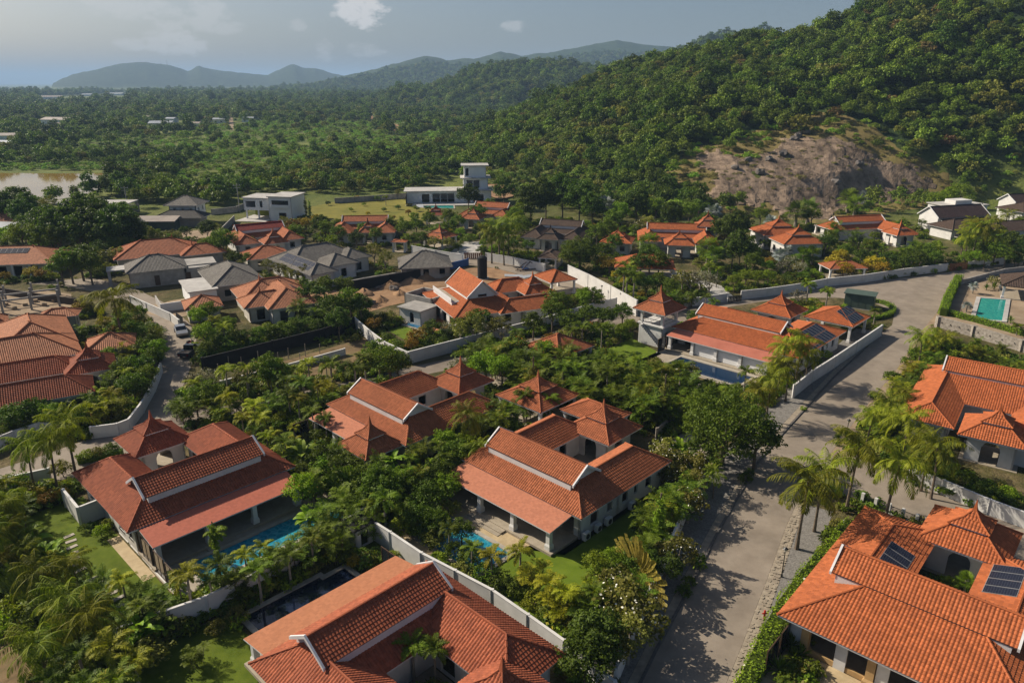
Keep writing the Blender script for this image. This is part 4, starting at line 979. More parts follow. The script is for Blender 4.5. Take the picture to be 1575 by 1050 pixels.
# V12 unfinished grey-roofed houses
V12 = hiproof('unfinished_house', 'unfinished house with bare concrete walls and grey tiled hip roof', [c1(200, 630), c1(240, 720), c1(845, 665)], 28, 3.4, .5, 'grey', wall='concrete', cat='house', fac='concrete', wins=False)
h = V12; r = h.r
h.part_box('flat_roof', (r[1] - .4, r[1] + 6.0, r[2] + 2.6, r[3] - .6), 3.1, 3.3, 'concrete'); h.part_box('annex_wall', (r[1] - .3, r[1] + 5.8, r[2] + .7, r[3] - .8), 0, 3.1, 'concrete')
h.part_box('porch_roof', (r[0] - 3.4, r[0] + .5, r[2] + 5.0, r[3] - .4), 3.05, 3.25, 'concrete_pale'); h.part_box('porch_pier', (r[0] - 3.3, r[0] - 2.7, r[2] + 5.1, r[2] + 5.7), 0, 3.05, 'concrete')
for a, w_ in ((5.2, 1.0), (11.2, 1.0)): h.part_box('doorway', (r[0] + a, r[0] + a + w_, r[2] + .54, r[2] + .59), .2, 2.3, 'wood_dark')
V12b = hiproof('unfinished_house', 'white unfinished house with a flat slab roof and grey tiled hip roof', [c1(950, 700), c1(1090, 865), c1(1620, 775)], 32, 3.2, .5, 'grey', wall='plaster_grey', cat='house')
h = V12b; r = h.r
h.part_box('flat_roof', (r[0] - 4.6, r[0] + .9, r[2] - 1.5, r[2] + 9.0), 3.0, 3.22, 'concrete_pale'); h.part_box('annex_wall', (r[0] - 4.2, r[0] + .58, r[2] - .9, r[2] + 8.5), 0, 3.0, 'modern_white')
h.part_box('yard_wall', (r[0] - 9.5, r[0] - 4.3, r[2] - 1.0, r[2] - .8), 0, 1.6, 'modern_white'); h.part_box('yard_wall', (r[0] - 9.5, r[0] - 9.3, r[2] - .8, r[2] + 6), 0, 1.6, 'concrete_pale')
hiproof('unfinished_house', 'small grey hipped roof tucked between the two unfinished houses', [c1(940, 690), c1(990, 740), c1(1290, 660)], 32, 3.0, .55, 'grey', wall='plaster_grey', cat='house')
# V13 grey villa with solar
V13 = House('grey_villa', 'white villa with several grey tiled hip roofs and a solar array', 'villa', P(*c2(975, 745), 3.2)[:2], 42, tile='grey'); h = V13
h.hip((-.2, 6.2, -.1, 20.0), 3.2, .5, axis='v', eave='trim_grey'); h.hip((0, 17.5, 9.0, 20.5), 3.22, .5, axis='u', eave='trim_grey'); h.hip((6.0, 13.5, 3.6, 12), 3.24, .5, axis='v', eave='trim_grey'); h.hip((11.5, 18.5, 6.6, 15), 3.26, .5, axis='v', eave='trim_grey')
h.walls((.5, 5.5, .6, 19.3), 0, 3.0, S=[(2.4, 1.4, .4, 2, 'w')], W_=[(3 + 3 * i, 1.3, .5, 1.8, 'w') for i in range(5)]); h.walls((5.7, 16.8, 9.6, 19.8), 0, 3.0, E=[(3, 1.3, .5, 1.8, 'w')])
h.walls((6.7, 12.8, 4.3, 9.55), 0, 3.0, S=[(3.1, 1.3, .5, 1.8, 'w')]); h.walls((12.9, 17.8, 7.3, 14.3), 0, 3.0, S=[(2.4, 1.3, .5, 1.8, 'w')])
solar(V13, 'large grey-blue solar array on the grey tiled villa', (.6, 2.6), 2, 9, 1.15, 1.5, lambda u, v: 3.2 + u * .5, 'u')
hiproof('grey_house', 'low grey hipped roof behind the black site fence', [(612, 404), (652, 412), (694, 403), (655, 395)], 10, 2.6, .5, 'grey', wall='plaster_grey', cat='house', fac='trim_grey')
# V14 orange ranges behind
V14 = House('orange_house', 'long orange hipped house behind the unfinished concrete house', 'house', P(*c1(270, 575), 2.9)[:2], 30, tile='orange'); h = V14
h.hip((-3.5, 15.5, -.5, 12.0), 2.9, .45, axis='u'); h.walls((-2.6, 14.6, .4, 11), 0, 2.74, 'wall_cream', S=[(3, 1.2, .8, 1.3, 'w'), (7, 1.2, .8, 1.3, 'w')]); h.hip((10.0, 19.8, -3.5, 3.8), 2.92, .5, axis='u'); h.walls((10.8, 19.0, -2.7, .38), 0, 2.74, 'concrete', E=[(1.5, 1.0, .8, 1.3, 'w')])
for q, z in (((9.5, 5.7), 5.6), ((13.0, .1), 4.7)): MB().box(q[0] - .18, q[0] + .18, q[1] - .18, q[1] + .18, z - .2, z + 1.2, (.15, .15)).build('finial', 'tile_orange', h.root)
hiproof('garden_house', 'small orange hipped roof below the red gabled villa', [c2(280, 545), c2(375, 590), c2(720, 540), c2(700, 470)], 30, 2.7, .45, 'orange', wall='wall_cream', cat='house')
# V22 solar house left edge
V22 = House('solar_house', 'terracotta house at the left edge with a row of six solar panels', 'house', P(*c5(530, 755), 2.9)[:2], 8, tile='clay'); h = V22
h.hip((-22, .4, 0, 13), 2.9, .42, axis='u'); h.walls((-21, -.6, .9, 12), 0, 2.74, 'wall_cream', S=[(7 + 3.2 * i, 1.8, .1, 2.2, 'w') for i in range(4)])
for i in range(5): h.column(-1.2 - 3.6 * i, .35, 0, 2.75, .35)
solar(V22, 'row of six dark solar panels on the terracotta roof at the left edge', (-13.4, 3.9), 6, 1, 1.15, 1.7, lambda u, v: 2.9 + v * .42, 'v')

# --- dark roofs on the right
V21 = House('brown_villa', 'white villa with dark purple-brown gabled roof at the street corner', 'villa', P(*c8(720, 360), 4.3)[:2], 15, tile='purple'); h = V21
h.gable(-.5, 17.5, 3.6, 3.9, 4.3, 6.9, base=0, inset=.5); h.hip((-5.0, 15, -10.0, -1.0), 2.9, .42, tile='brown', eave='trim_grey'); h.walls((-4.2, 14, -9.2, -1.8), 0, 2.74, 'wall_white', S=[(3, 1.0, 1.2, .8, 'w'), (6, 1.0, 1.2, .8, 'w'), (9, 1.0, 1.2, .8, 'w')])
h.lean(.5, 17, -1.6, 3.1, .3, 3.9, 'tileb_brown'); h.part_box('annex', (12, 26, 9, 17), 0, 5.4, 'wall_white'); h.part_box('flat_roof', (11.6, 26.4, 8.6, 17.4), 5.402, 5.6, 'concrete_pale'); h.part_box('roof_house', (16, 22, 11, 15), 5.602, 6.8, 'wall_white')
V21b = House('brown_villa', 'dark brown gabled roof with solar panels at the right edge under the hill', 'villa', P(*c8(1500, 205), 4.8)[:2], 15, tile='purple'); h = V21b
h.gable(-.5, 16, 3.2, 3.4, 4.8, 6.9, base=0, inset=.5); h.hip((-7, 16, -9, 1.0), 3.4, .4, tile='brown', eave='trim_grey'); h.walls((-6, 15, -8, .2), 0, 3.2, 'wall_white', S=[(5, 1.2, 1, 1.2, 'w'), (9, 1.2, 1, 1.2, 'w')])
solar(V21b, 'dark solar panels on the brown roof at the right edge', (-1, -6.5), 7, 1, 1.2, 1.9, lambda u, v: 3.4 + (v + 9) * .4, 'v')
h = House('brown_house', 'low dark house with a spired porch behind the coconut palms at the street', 'house', P(*c8(1360, 500), 2.9)[:2], 12, tile='brown')
h.hip((-2, 16, 0, 8), 2.9, .5, eave='trim_grey'); h.walls((-1.2, 15, .8, 7.2), 0, 2.74, 'wall_white', S=[(3, 1.2, .8, 1.2, 'w'), (7, 1.2, .8, 1.2, 'w')]); h.pavilion((-3.6, 1.2, -1.2, 3.6), 3.0, tile='brown')
# gazebo by the right-hand pool on the terrace
TZ = 1.7
gz = hiproof('gazebo', 'brown-roofed gazebo with white posts at the edge of the teal pool terrace', [(1538, 424), (1571, 442), (1610, 430)], -30, 2.6, .45, 'brown', cat='gazebo', z=TZ, fac='wood_dark')

# --- modern white houses
def box_house(h, rect, z0, z1, roof=.25, over=.35, mat='modern_white', S=(), E=(), W_=(), rmat='concrete_pale'):
    h.walls(rect, z0, z1, mat, S=S, E=E, W_=W_, frame='metal_dark'); u0, u1, v0, v1 = rect
    return h.part_box('flat_roof', (u0 - over, u1 + over, v0 - over, v1 + over), z1 + .002, z1 + roof, rmat)
p = P(*c3(430, 480), 0)
V25 = House('modern_villa', 'long white flat-roofed modern villa with a three-storey tower', 'villa', (p.x, p.y), 5); h = V25
box_house(h, (0, 20, 0, 9), 0, 4.0, S=[(6.2, 2.4, .3, 2.8, 'w'), (9.6, 2.4, .3, 3.0, 'w'), (12.1, 2.2, .3, 3.0, 'w'), (14.4, 2.2, .3, 3.0, 'w')], over=.8)
box_house(h, (20.3, 27.5, -.6, 9), 0, 4.1, S=[(3.0, 3.4, .3, 2.6, 'w')], over=1.0)
box_house(h, (18.6, 26.6, 2.0, 9), 4.36, 8.0, S=[(2.8, 4.6, .5, 2.9, 'w')] and [(2.0, 2.0, 4.8, 2.6, 'w'), (4.2, 2.0, 4.8, 2.6, 'w')], W_=[(2.5, 1.0, 5.0, 2.2, 'w'), (5, 1.0, 5.0, 2.2, 'w')], over=1.0)
box_house(h, (18.9, 26.0, 2.4, 8.6), 8.26, 12.2, S=[(.9, 1.0, 8.8, 2.6, 'w')], W_=[(2.5, 1.2, 8.9, 2.4, 'w')], over=.9)
solar(V25, 'dark solar sheets on the top of the white tower villa', (19.2, 3.2), 5, 1, 1.3, 4.4, lambda u, v: 12.46, 'u')
V25.root.scale = (1.08, 1.0, 1.02)
h.slab((2, 26, -6.5, 0), 0, .25, 'concrete_pale'); h.part_box('garden_step', (3.4, 5.6, -9.2, -6.5), 0, .8, 'modern_white', top=(0, 1.2))
p = P(1132 / 3, 1010 / 3, 0)
V24 = House('modern_villa', 'white two-storey modern villa with a raised first floor on posts', 'villa', (p.x, p.y), -10); h = V24
h.walls((0, 12.5, 0, 9), 3.1, 6.4, 'modern_white', S=[(2.3, 3.2, 3.7, 1.9, 'w'), (5.8, .9, 3.7, 1.9, 'w')], frame='metal_dark'); h.part_box('flat_roof', (-.4, 12.4, -.4, 9.4), 6.402, 6.65, 'concrete_pale'); h.part_box('floor_slab', (0, 9.0, 0, 9), 2.8, 3.1, 'modern_white')
h.walls((9.2, 16.5, -1.5, 8), 0, 7.2, 'modern_white', S=[(3.4, 4.2, 4.2, 2.2, 'w'), (4.2, 2.4, .7, 1.8, 'w')][1:], frame='metal_dark'); h.part_box('flat_roof', (8.8, 16.9, -1.9, 8.4), 7.202, 7.45, 'concrete_pale')
h.part_box('balcony', (10.2, 15.6, -1.56, -1.5), 4.1, 6.2, 'glass'); h.part_box('rail', (10.0, 15.8, -1.9, -1.62), 4.0, 4.9, 'modern_white')
for u in (.5, 4.5, 8.2): h.part_box('post', (u - .2, u + .2, .3, .7), 0, 2.8, 'modern_white')
h.slab((-1, 9, -4.5, 7), 0, .12, 'concrete_pale'); h.part_box('back_wall', (0, 9.1, 6.5, 6.8), 0, 2.8, 'leaf_hedge')

# --- village houses at the left
h = House('village_house', 'two-storey white house with a grey pyramid roof beyond the dug plot', 'house', P(*c1(655, 130), 2.9)[:2], 0, tile='grey')
h.walls((.3, 8.3, 0, 7), 0, 5.6, 'modern_white', S=[(1.6, .7, 3.6, 1.2, 'w'), (4, .7, 3.6, 1.2, 'w'), (6.4, .7, 3.6, 1.2, 'w')], E=[(2, .9, 3.6, 1.2, 'w'), (5, .9, 3.6, 1.2, 'w')]); h.hip((-.9, 9.4, -1.2, 8.2), 5.7, .5, tile='salmon' and 'grey'); h.hip((-2.5, 12, -5.5, 2), 2.8, .45, tile='darkgrey'); h.part_box('ground_floor', (-1.8, 11, -4.6, -.05), 0, 2.6, 'plaster_grey')
h = House('village_shed', 'long low grey-roofed shed with green netting beside the two-storey house', 'shed', P(*c1(330, 180), 2.6)[:2], 2, tile='darkgrey')
h.lean(-2, 12, -3.0, 2.5, 1.5, 3.4, 'metal_roof_rust'); h.part_box('wall', (-1.6, 11.6, -2.4, 1.2), 0, 2.3, 'green_box')
h = House('open_canopy', 'long open flat canopy on posts in front of the pond', 'canopy', P(*c5(450, 165), 3.8)[:2], 3)
h.part_box('flat_roof', (0, 12, 0, 9), 3.8, 4.1, 'plaster_grey'); h.part_box('flat_roof', (12.3, 25, 1.5, 9), 3.6, 3.9, 'concrete_pale')
for u in (.6, 4.5, 8.5, 11.6, 16, 20.5, 24.5):
    for v in (2.0, 8.5): h.part_box('post', (u - .2, u + .2, v - .2, v + .2), 0, 3.6, 'concrete')
h.part_box('back_wall', (0, 25, 8.6, 8.9), 0, 2.4, 'plaster_grey')
h = House('village_house', 'salmon-roofed house at the left edge beside the trees', 'house', P(*c5(190, 330), 3)[:2], -12, tile='salmon'); h.hip((-13, 1.5, -1, 9), 3, .45); h.walls((-12, .6, -.1, 8), 0, 2.8, 'wall_cream', S=[(3, 1.1, .8, 1.2, 'w'), (7, 1.1, .8, 1.2, 'w')])
h = House('village_shed', 'pale blue metal-roofed shed at the left edge', 'shed', P(*c5(165, 400), 2.4)[:2], -8); h.lean(-13, 0, -.5, 2.4, 4.5, 3.2, 'metal_roof'); h.part_box('wall', (-12.6, -.4, .2, 4.2), 0, 2.2, 'plaster_grey'); h.lean(-4.5, 4.5, 1.0, 2.5, 5.5, 3.1, 'metal_roof_rust')
# concrete frame of a house under construction
h = House('building_frame', 'bare concrete posts and beams of a house under construction at the left edge', 'building site', P(20, 480, 0)[:2], 30)
for u in (-6, -1.5, 3.0, 7.5):
    for v in (0, 4.5, 9): h.part_box('post', (u - .18, u + .18, v - .18, v + .18), 0, 3.2 if (u + v) % 2 < 1.6 else 2.6, 'concrete')
for v in (0, 4.5): h.part_box('beam', (-6.2, 7.7, v - .14, v + .14), 2.2, 2.5, 'concrete')
for i in range(9): h.part_box('footing', (-5 + i * 1.6, -4.2 + i * 1.6, 1.5 + (i % 3) * 2, 2.2 + (i % 3) * 2), 0, .5, 'soil_sand')
# concrete pool house at the loft villa
h = House('pool_house', 'small white pool house with arched window and bare concrete box above', 'pool house', P(615, 494, 0)[:2], -35)
h.walls((0, 5.0, 0, 4.2), 0, 2.6, 'wall_white', S=[(2.9, 1.0, .3, 1.9, 'a')]); h.part_box('ledge', (-.3, 5.3, -.3, 4.5), 2.602, 2.8, 'concrete')
h.walls((-3.0, 3.6, 4.6, 10), 0, 3.6, 'concrete', t=.3)
# little black-roofed pump house by the corner wall
h = House('pump_house', 'little white hut with a flat black roof beside the pale wall corner', 'hut', P(548, 846, 0)[:2], 46)
h.walls((0, 2.2, 0, 2.0), 0, 2.0, 'wall_white', S=[(1.0, .8, .1, 1.5, 'd')]); h.part_box('flat_roof', (-.2, 2.4, -.2, 2.2), 2.002, 2.1, 'fabric_black')
# electricity cabinet
h = House('transformer_cabinet', 'green electricity cabinet inside the round clipped hedge', 'cabinet', P(1297, 472, 0)[:2], -32)
h.part_box('body', (0, 5.0, 0, 3.2), .1, 2.7, 'green_box'); h.part_box('plinth', (-.15, 5.15, -.15, 3.35), 0, .1, 'concrete'); h.part_box('roof', (-.25, 5.25, -.25, 3.45), 2.702, 2.85, 'green_box')
for i in range(4): MB().box(.12 + i * 1.24, 1.18 + i * 1.24, -.03, -.004, .2, 2.5).build('door', 'green_box', h.root)
for i in range(2): MB().box(5.004, 5.03, .15 + i * 1.5, 1.5 + i * 1.5, .2, 2.5).build('door', 'green_box', h.root)

# air-conditioning units along the side wall of the central villa
for i, (v, w) in enumerate(((1.2, .8), (3.0, .7), (4.6, .8), (8.4, .7))):
    q = V1.W(16.45 - .35, v); r = empty('air_conditioner', (q.x, q.y, 0), V1.ang); tag(r, ORD[i] + ' white air-conditioning unit from the veranda along the central villa side wall', 'air conditioner', 'air conditioners')
    MB().box(-.2, .2, -w / 2, w / 2, .12, .85).build('casing', 'trim_white', r); m = MB(); m.tube((.205, 0, .48), (.225, 0, .48), .27, n=14); m.build('fan_grille', 'metal_dark', r)
    for y in (-w / 2 + .1, w / 2 - .1): MB().box(-.18, .18, y - .04, y + .04, 0, .118).build('foot', 'concrete', r)
# power poles
def power_pole(label, px, hgt):
    q = P(*px); r = empty('power_pole', q, .3); tag(r, label, 'pole'); m = MB(); m.tube((0, 0, 0), (0, 0, hgt), .17, .11, 8); m.build('pole', 'concrete', r)
    for z in (hgt - .5, hgt - 1.3): MB().box(-1.1, 1.1, -.06, .06, z, z + .12).build('cross_arm', 'metal_grey', r)
    for x in (-.95, 0, .95): m = MB(); m.tube((x, 0, hgt - .38), (x, 0, hgt - .12), .06, .05, 6); m.build('insulator', 'trim_white', r)
power_pole('concrete power pole at the left of the white two-storey modern house', (369, 326), 9.0); power_pole('concrete power pole among the trees at the left edge', (32, 352), 8.0); power_pole('concrete power pole behind the open flat canopy', (197, 322), 7.5)

# ------------------------------------------------------------------ garden walls in view
gw([(562, 794), (600, 818), (648, 850), (700, 877), (757, 907), (812, 945), (868, 985), (920, 1028), (946, 1048)], 2.0, 'long white wall between the turquoise pool garden and the villa at the bottom', z=2.0)
gw([(946, 1050), (985, 955), (1012, 892), (1040, 826), (1062, 775), (1082, 735)], 1.7, 'white garden wall along the shaded gravel verge', z=0.4)
gw([(185, 990), (250, 965), (320, 940), (440, 880), (562, 800)], 2.0, 'white wall behind the palms between the dark red villa and the dark pool', z=.6)
gw([(1222, 592), (1250, 570), (1285, 548), (1318, 526), (1357, 500)], 1.9, 'white wall along the road below the solar villa', z=1.9)
gw([(545, 488), (568, 508), (592, 526), (628, 542)], 1.9, 'white side wall of the lawn beside the loft villa', z=1.9)
gw([(628, 546), (690, 530), (760, 512), (840, 492), (900, 474), (948, 462)], 1.9, 'white wall of the loft villa along the shaded lane', z=1.4)
gw([(874, 408), (905, 422), (940, 440), (980, 462)], 3.0, 'tall sunlit white wall above the bend of the lane', z=3.0)
gw([(1020, 468), (1075, 462), (1117, 456)], 1.6, 'short white wall piece left of the villa gate', z=1.0)
gw([(1141, 449), (1180, 445), (1236, 437), (1272, 430), (1330, 424), (1390, 415), (1457, 407)], 1.7, 'stepped white street wall below the orange villas under the hill', z=1.5)
gw([(1490, 404), (1545, 398)], 1.5, 'short white wall piece right of the wooden gate', z=1.3)
gw([(633, 378), (670, 385), (712, 392)], 2.0, 'white wall above the grey-roofed plot', z=2.0)
gw([(747, 389), (790, 396), (838, 406)], 1.8, 'white wall above the dug building plot, right of the drive gate', z=1.8)
gw([(247, 562), (236, 590), (218, 622), (198, 648), (180, 655), (140, 660)], 1.5, 'curved white wall beside the village lane, below the terracotta roofs', z=1.2)
gw([(200, 455), (225, 466), (262, 482), (275, 492)], 1.5, 'white plot wall at the top of the village lane', z=1.5)
gw([(-60, 700), (20, 668), (60, 655), (110, 655)], 1.6, 'white wall along the lane behind the coconut palms', z=1.2)
gw([(-60, 757), (30, 738), (75, 728)], 1.4, 'low white wall at the lane edge of the dark red villa garden', z=.8)
gw([(98, 758), (121, 786), (175, 765)], 2.0, 'white service yard wall at the left end of the dark red villa', z=1.6)
gw([(1398, 733), (1450, 752), (1520, 782), (1600, 812)], 1.6, 'white wall along the side road below the palm row villa', z=.6)
gw([(340, 590), (440, 565), (530, 540)], 1.0, 'low pale wall beside the cleared plot', z=.6)
gw([(312, 562), (420, 535), (500, 515), (545, 498)], 2.0, 'black mesh screen on posts round the planted house', mat='fabric_black', z=.8, coping=False)
gw([(530, 440), (600, 428), (660, 417), (690, 408)], 2.2, 'black site fence below the grey roofs', mat='fabric_black', z=1.4, coping=False)
gw([(690, 406), (720, 399)], 1.6, 'blue tarpaulin fence at the end of the site', mat='tarp_blue', z=1.4, coping=False)
gw([(458, 445), (520, 440), (560, 432), (625, 421)], .6, 'low white footing wall under the black site fence', z=0, mat='concrete_pale')
gw([(0, 445), (45, 452), (118, 462)], 1.3, 'dark brick garden wall of the site at the left edge', mat='stain_dark', z=1.0)
gw([(515, 305), (560, 302), (640, 296)], 1.8, 'grey concrete wall behind the yellow lawn', mat='concrete', z=1.8)
gw([(325, 322), (362, 318), (378, 312)], 1.8, 'grey concrete wall beside the white modern house', mat='concrete', z=1.8)
gw([(340, 355), (360, 335)], 1.8, 'slanting green-grey plot wall left of the modern house', mat='concrete', z=1.2)
gw([(1075, 600), (1040, 640), (1010, 668)], 1.4, 'weathered stone wall at the drive of the central villa', mat='stone_wall', z=.6, coping=False)
# stone retaining wall and raised pool terrace at the right
TOPW = [(1446, 488), (1500, 502), (1575, 524), (1680, 556)]
tw = [P(x, y, TZ) for x, y in TOPW]; tb = [P(x, y, TZ) for x, y in ((1468, 440), (1545, 420), (1700, 402))]
m = MB(); poly = [(p.x, p.y) for p in tw] + [(p.x, p.y) for p in tb[::-1]]
ar = sum(poly[i][0] * poly[(i + 1) % len(poly)][1] - poly[(i + 1) % len(poly)][0] * poly[i][1] for i in range(len(poly)))
m.prism(poly if ar > 0 else poly[::-1], -.1, TZ); tag(m.build('pool_terrace', 'soil_sand'), 'raised sandy terrace round the teal pool', kind='structure')
rw = garden_wall([(p.x, p.y) for p in offset(tw, -.25)], TZ + .12, 'pale stone retaining wall with drain holes below the teal pool', mat='stone_wall', th=.5, coping=False, name='retaining_wall')
for i in range(len(tw) - 1):
    for k in range(4):
        q = tw[i].lerp(tw[i + 1], (k + .5) / 4) - rw.location; t = (tw[i + 1] - tw[i]).normalized(); n = Vector((t.y, -t.x, 0)) * .53
        if n.y > 0: n = -n
        m = MB(); m.tube(q + n * .9 + Vector((0, 0, -TZ + 1.1)), q + n * 1.25 + Vector((0, 0, -TZ + 1.0)), .07, n=6); m.build('drain_pipe', 'metal_dark', rw)
garden_wall([(p.x, p.y) for p in tb], TZ + .9, 'grey wall along the back of the raised pool terrace', mat='concrete', name='garden_wall')

# ------------------------------------------------------------------ pools
def pool(label, pts, mat, z=.16, cw=.45, coping='coping', zb=0.0):
    """pts: plan outline (counter-clockwise); a coping frame, an inner rim and the water"""
    c = sum((Vector((p[0], p[1], 0)) for p in pts), Vector()) / len(pts); root = empty('swimming_pool', (c.x, c.y, zb)); tag(root, label, 'swimming pool')
    q = [Vector((p[0], p[1], 0)) - c for p in pts]
    if sum(q[i].x * q[(i + 1) % len(q)].y - q[(i + 1) % len(q)].x * q[i].y for i in range(len(q))) < 0: q = q[::-1]
    def inset(d):
        out = []
        for i in range(len(q)):
            a, b, d_ = q[i - 1], q[i], q[(i + 1) % len(q)]; e1 = (b - a).normalized(); e2 = (d_ - b).normalized()
            n1, n2 = Vector((-e1.y, e1.x, 0)), Vector((-e2.y, e2.x, 0)); k = 1 + n1.dot(n2)
            out.append(b + (n1 + n2) * (d / k))
        return out
    o_, i_ = inset(-cw), inset(0); m = MB()
    for i in range(len(q)):
        j = (i + 1) % len(q); A, B, C, D = o_[i], o_[j], i_[j], i_[i]; v = lambda p, zz: (p.x, p.y, zz)
        m.face([v(A, z), v(B, z), v(C, z), v(D, z)]); m.face([v(A, -.05), v(B, -.05), v(B, z), v(A, z)]); m.face([v(D, z), v(C, z), v(C, .02), v(D, .02)])
    m.build('coping', coping, root)
    w = MB(); w.face([(p.x, p.y, z - .1) for p in i_]); w.build('water', mat, root)
    return root
def hp(h, pts): return [h.W(u, v)[:2] for u, v in pts]
pool('turquoise swimming pool screened by golden palms in front of the central villa', hp(V1, [(2, -9.4), (12.6, -9.4), (12.6, -5.3), (2, -5.3)]), 'pool_bright')
pool('blue swimming pool along the veranda of the dark red villa', hp(V2, [(3.0, -7.7), (17.0, -7.7), (17.0, -4.1), (3.0, -4.1)]), 'pool_bright')
pool('black-bottomed swimming pool in the shade beside the lowest villa', hp(V3, [(3.2, -7.5), (5.4, -7.5), (5.4, -8.0), (12.2, -8.0), (12.2, -4.4), (3.2, -4.4)]), 'pool_navy')
pool('dark blue swimming pool in front of the white veranda screens', hp(V7, [(4.6, -8.6), (16.4, -8.6), (16.4, -4.2), (4.6, -4.2)]), 'pool_blue')
pool('small blue swimming pool beside the arched pool house', [P(*q)[:2] for q in ((622, 500), (655, 510), (668, 497), (640, 489))], 'pool_deep')
pool('teal swimming pool on the raised terrace at the right edge', [P(x, y, TZ)[:2] for x, y in ((1499, 491), (1541, 494), (1547, 462), (1508, 459))], 'pool_teal', zb=TZ, coping='concrete_pale', cw=.7)
pool('long turquoise lap pool in front of the white tower villa', [P(*q)[:2] for q in ((652, 320), (698, 321), (697, 314), (650, 314))], 'pool_teal')
sheet('pond', [(-200, 262), (0, 266), (90, 267), (158, 266), (160, 288), (130, 300), (60, 312), (-60, 320), (-260, 318)], .05, 'pond_brown', 'muddy brown pond with bright reflections beyond the village')

# terraces, lawns, bare soil as sheets
def hsheet(name, h, pts, z, mat, label): return sheet(name, [h.W(u, v) for u, v in pts], z, mat, label, world_pts=True)
FOOT += [(V1, (2, 12.6, -9.4, -2)), (V2, (3, 17, -7.7, -2)), (V3, (3.2, 12.2, -8, -4.4)), (V7, (4.6, 16.4, -8.6, -4.2))]
hsheet('pool_terrace', V1, [(.6, -10.6), (15.4, -10.6), (15.4, -2), (.6, -2)], .05, 'terrace_sand', 'sandy pool terrace of the central villa')
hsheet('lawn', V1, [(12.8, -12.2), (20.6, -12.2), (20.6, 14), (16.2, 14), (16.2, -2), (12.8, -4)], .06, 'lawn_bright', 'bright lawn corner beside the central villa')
hsheet('pool_terrace', V2, [(.6, -9.4), (18.4, -9.4), (18.4, -2), (.6, -2)], .05, 'terrace', 'shaded stone terrace beside the blue pool')
hsheet('lawn', V2, [(-6, -10.4), (.5, -10.4), (.5, 15), (-6, 15)], .03, 'lawn', 'lawn with stepping stones at the end of the dark red villa')
hsheet('path', V2, [(-.5, -3.6), (.55, -3.6), (.55, 5), (-.5, 5)], .04, 'terrace_sand', 'sandy step path at the corner of the dark red villa')
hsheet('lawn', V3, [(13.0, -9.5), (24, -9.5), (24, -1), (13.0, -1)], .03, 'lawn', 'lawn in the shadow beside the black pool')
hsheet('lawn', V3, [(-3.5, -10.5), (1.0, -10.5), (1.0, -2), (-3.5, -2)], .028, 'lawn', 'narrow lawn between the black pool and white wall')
sheet('lawn', [(925, 540), (972, 520), (1010, 540), (1030, 552), (1040, 570), (1000, 568), (950, 556)], .03, 'lawn_bright', 'bright green lawn below the lookout tower')
sheet('lawn', [(596, 508), (628, 498), (640, 520), (632, 528)], .03, 'lawn_bright', 'small bright lawn inside the white wall of the loft villa')
sheet('lawn', [(470, 320), (520, 310), (640, 302), (680, 322), (640, 345), (560, 338), (490, 336)], .03, 'lawn_yellow', 'sunlit yellow-green lawn left of the white tower villa')
sheet('lawn', [(455, 575), (560, 552), (610, 550), (560, 566), (470, 590)], .028, 'dry_ground', 'rough ground of the cleared plot')
sheet('lawn', [(395, 680), (450, 660), (480, 675), (430, 700)], .028, 'lawn', 'lawn between the dark red villa and the villa behind')
sheet('building_plot', [(455, 452), (560, 436), (690, 412), (760, 412), (830, 432), (780, 442), (700, 442), (640, 462), (600, 470), (560, 482), (500, 480)], .025, 'soil', 'dug brown soil of the building plot')
sheet('building_plot', [(300, 600), (420, 560), (560, 520), (610, 545), (520, 570), (400, 600), (320, 625)], .02, 'dry_ground', 'cleared weedy plot beside the lane')
sheet('building_plot', [(205, 362), (330, 352), (345, 365), (300, 378), (215, 380)], .02, 'soil_sand', 'bare sandy plot behind the orange house')
sheet('building_plot', [(-40, 455), (60, 446), (110, 452), (110, 475), (40, 488), (-40, 490)], .02, 'soil_sand', 'bare sandy site with the concrete frame')
sheet('building_plot', [(205, 478), (265, 462), (330, 452), (340, 470), (290, 485), (262, 490)], .02, 'soil_sand', 'sandy yard of the unfinished houses')
sheet('driveway', [(680, 396), (715, 372), (742, 372), (740, 398)], .03, 'concrete_pale', 'pale drive up to the arched villa')
sheet('driveway', [(1105, 466), (1135, 462), (1110, 440), (1040, 418), (1030, 424), (1080, 442)], .03, 'concrete_pale', 'pale drive up to the wide arched porch')
sheet('driveway', [(1000, 690), (1040, 672), (1075, 650), (1100, 690), (1062, 720), (1020, 712)], .03, 'terrace', 'paved drive of the central villa')
sheet('driveway', [(712, 575), (765, 600), (800, 590), (745, 566)], .03, 'terrace', 'paved drive of the villa behind the central one')
sheet('dry_slope', [(-60, 905), (40, 918), (62, 985), (50, 1075), (-80, 1075)], .03, 'dry_ground', 'dry brown slope at the bottom left corner')
hsheet('path', V7, [(.6, -9.4), (17.5, -9.4), (17.5, -2.9), (.6, -2.9)], .03, 'coping', 'paved strip round the dark blue pool')
sheet('path', [(1010, 548), (1028, 540), (1046, 552), (1030, 566)], .036, 'terrace', 'round paved path at the foot of the lookout stair')
# stepping stones on the lawn of the dark red villa
for i in range(16):
    q = V2.W(-3.2 + .5 * math.sin(i * .5), -7.5 + i * 1.05)
    m = MB(); m.box(-.45, .45, -.2, .2, 0, .06); o = m.build('stepping_stone', 'coping'); o.location = (q.x, q.y, .03); o.rotation_euler = (0, 0, V2.ang + .1 * math.sin(i * 3))
    tag(o, ORD[i] + ' pale stepping stone from the pool corner on the dark red villa lawn', 'stepping stone', 'stepping stones on the lawn')
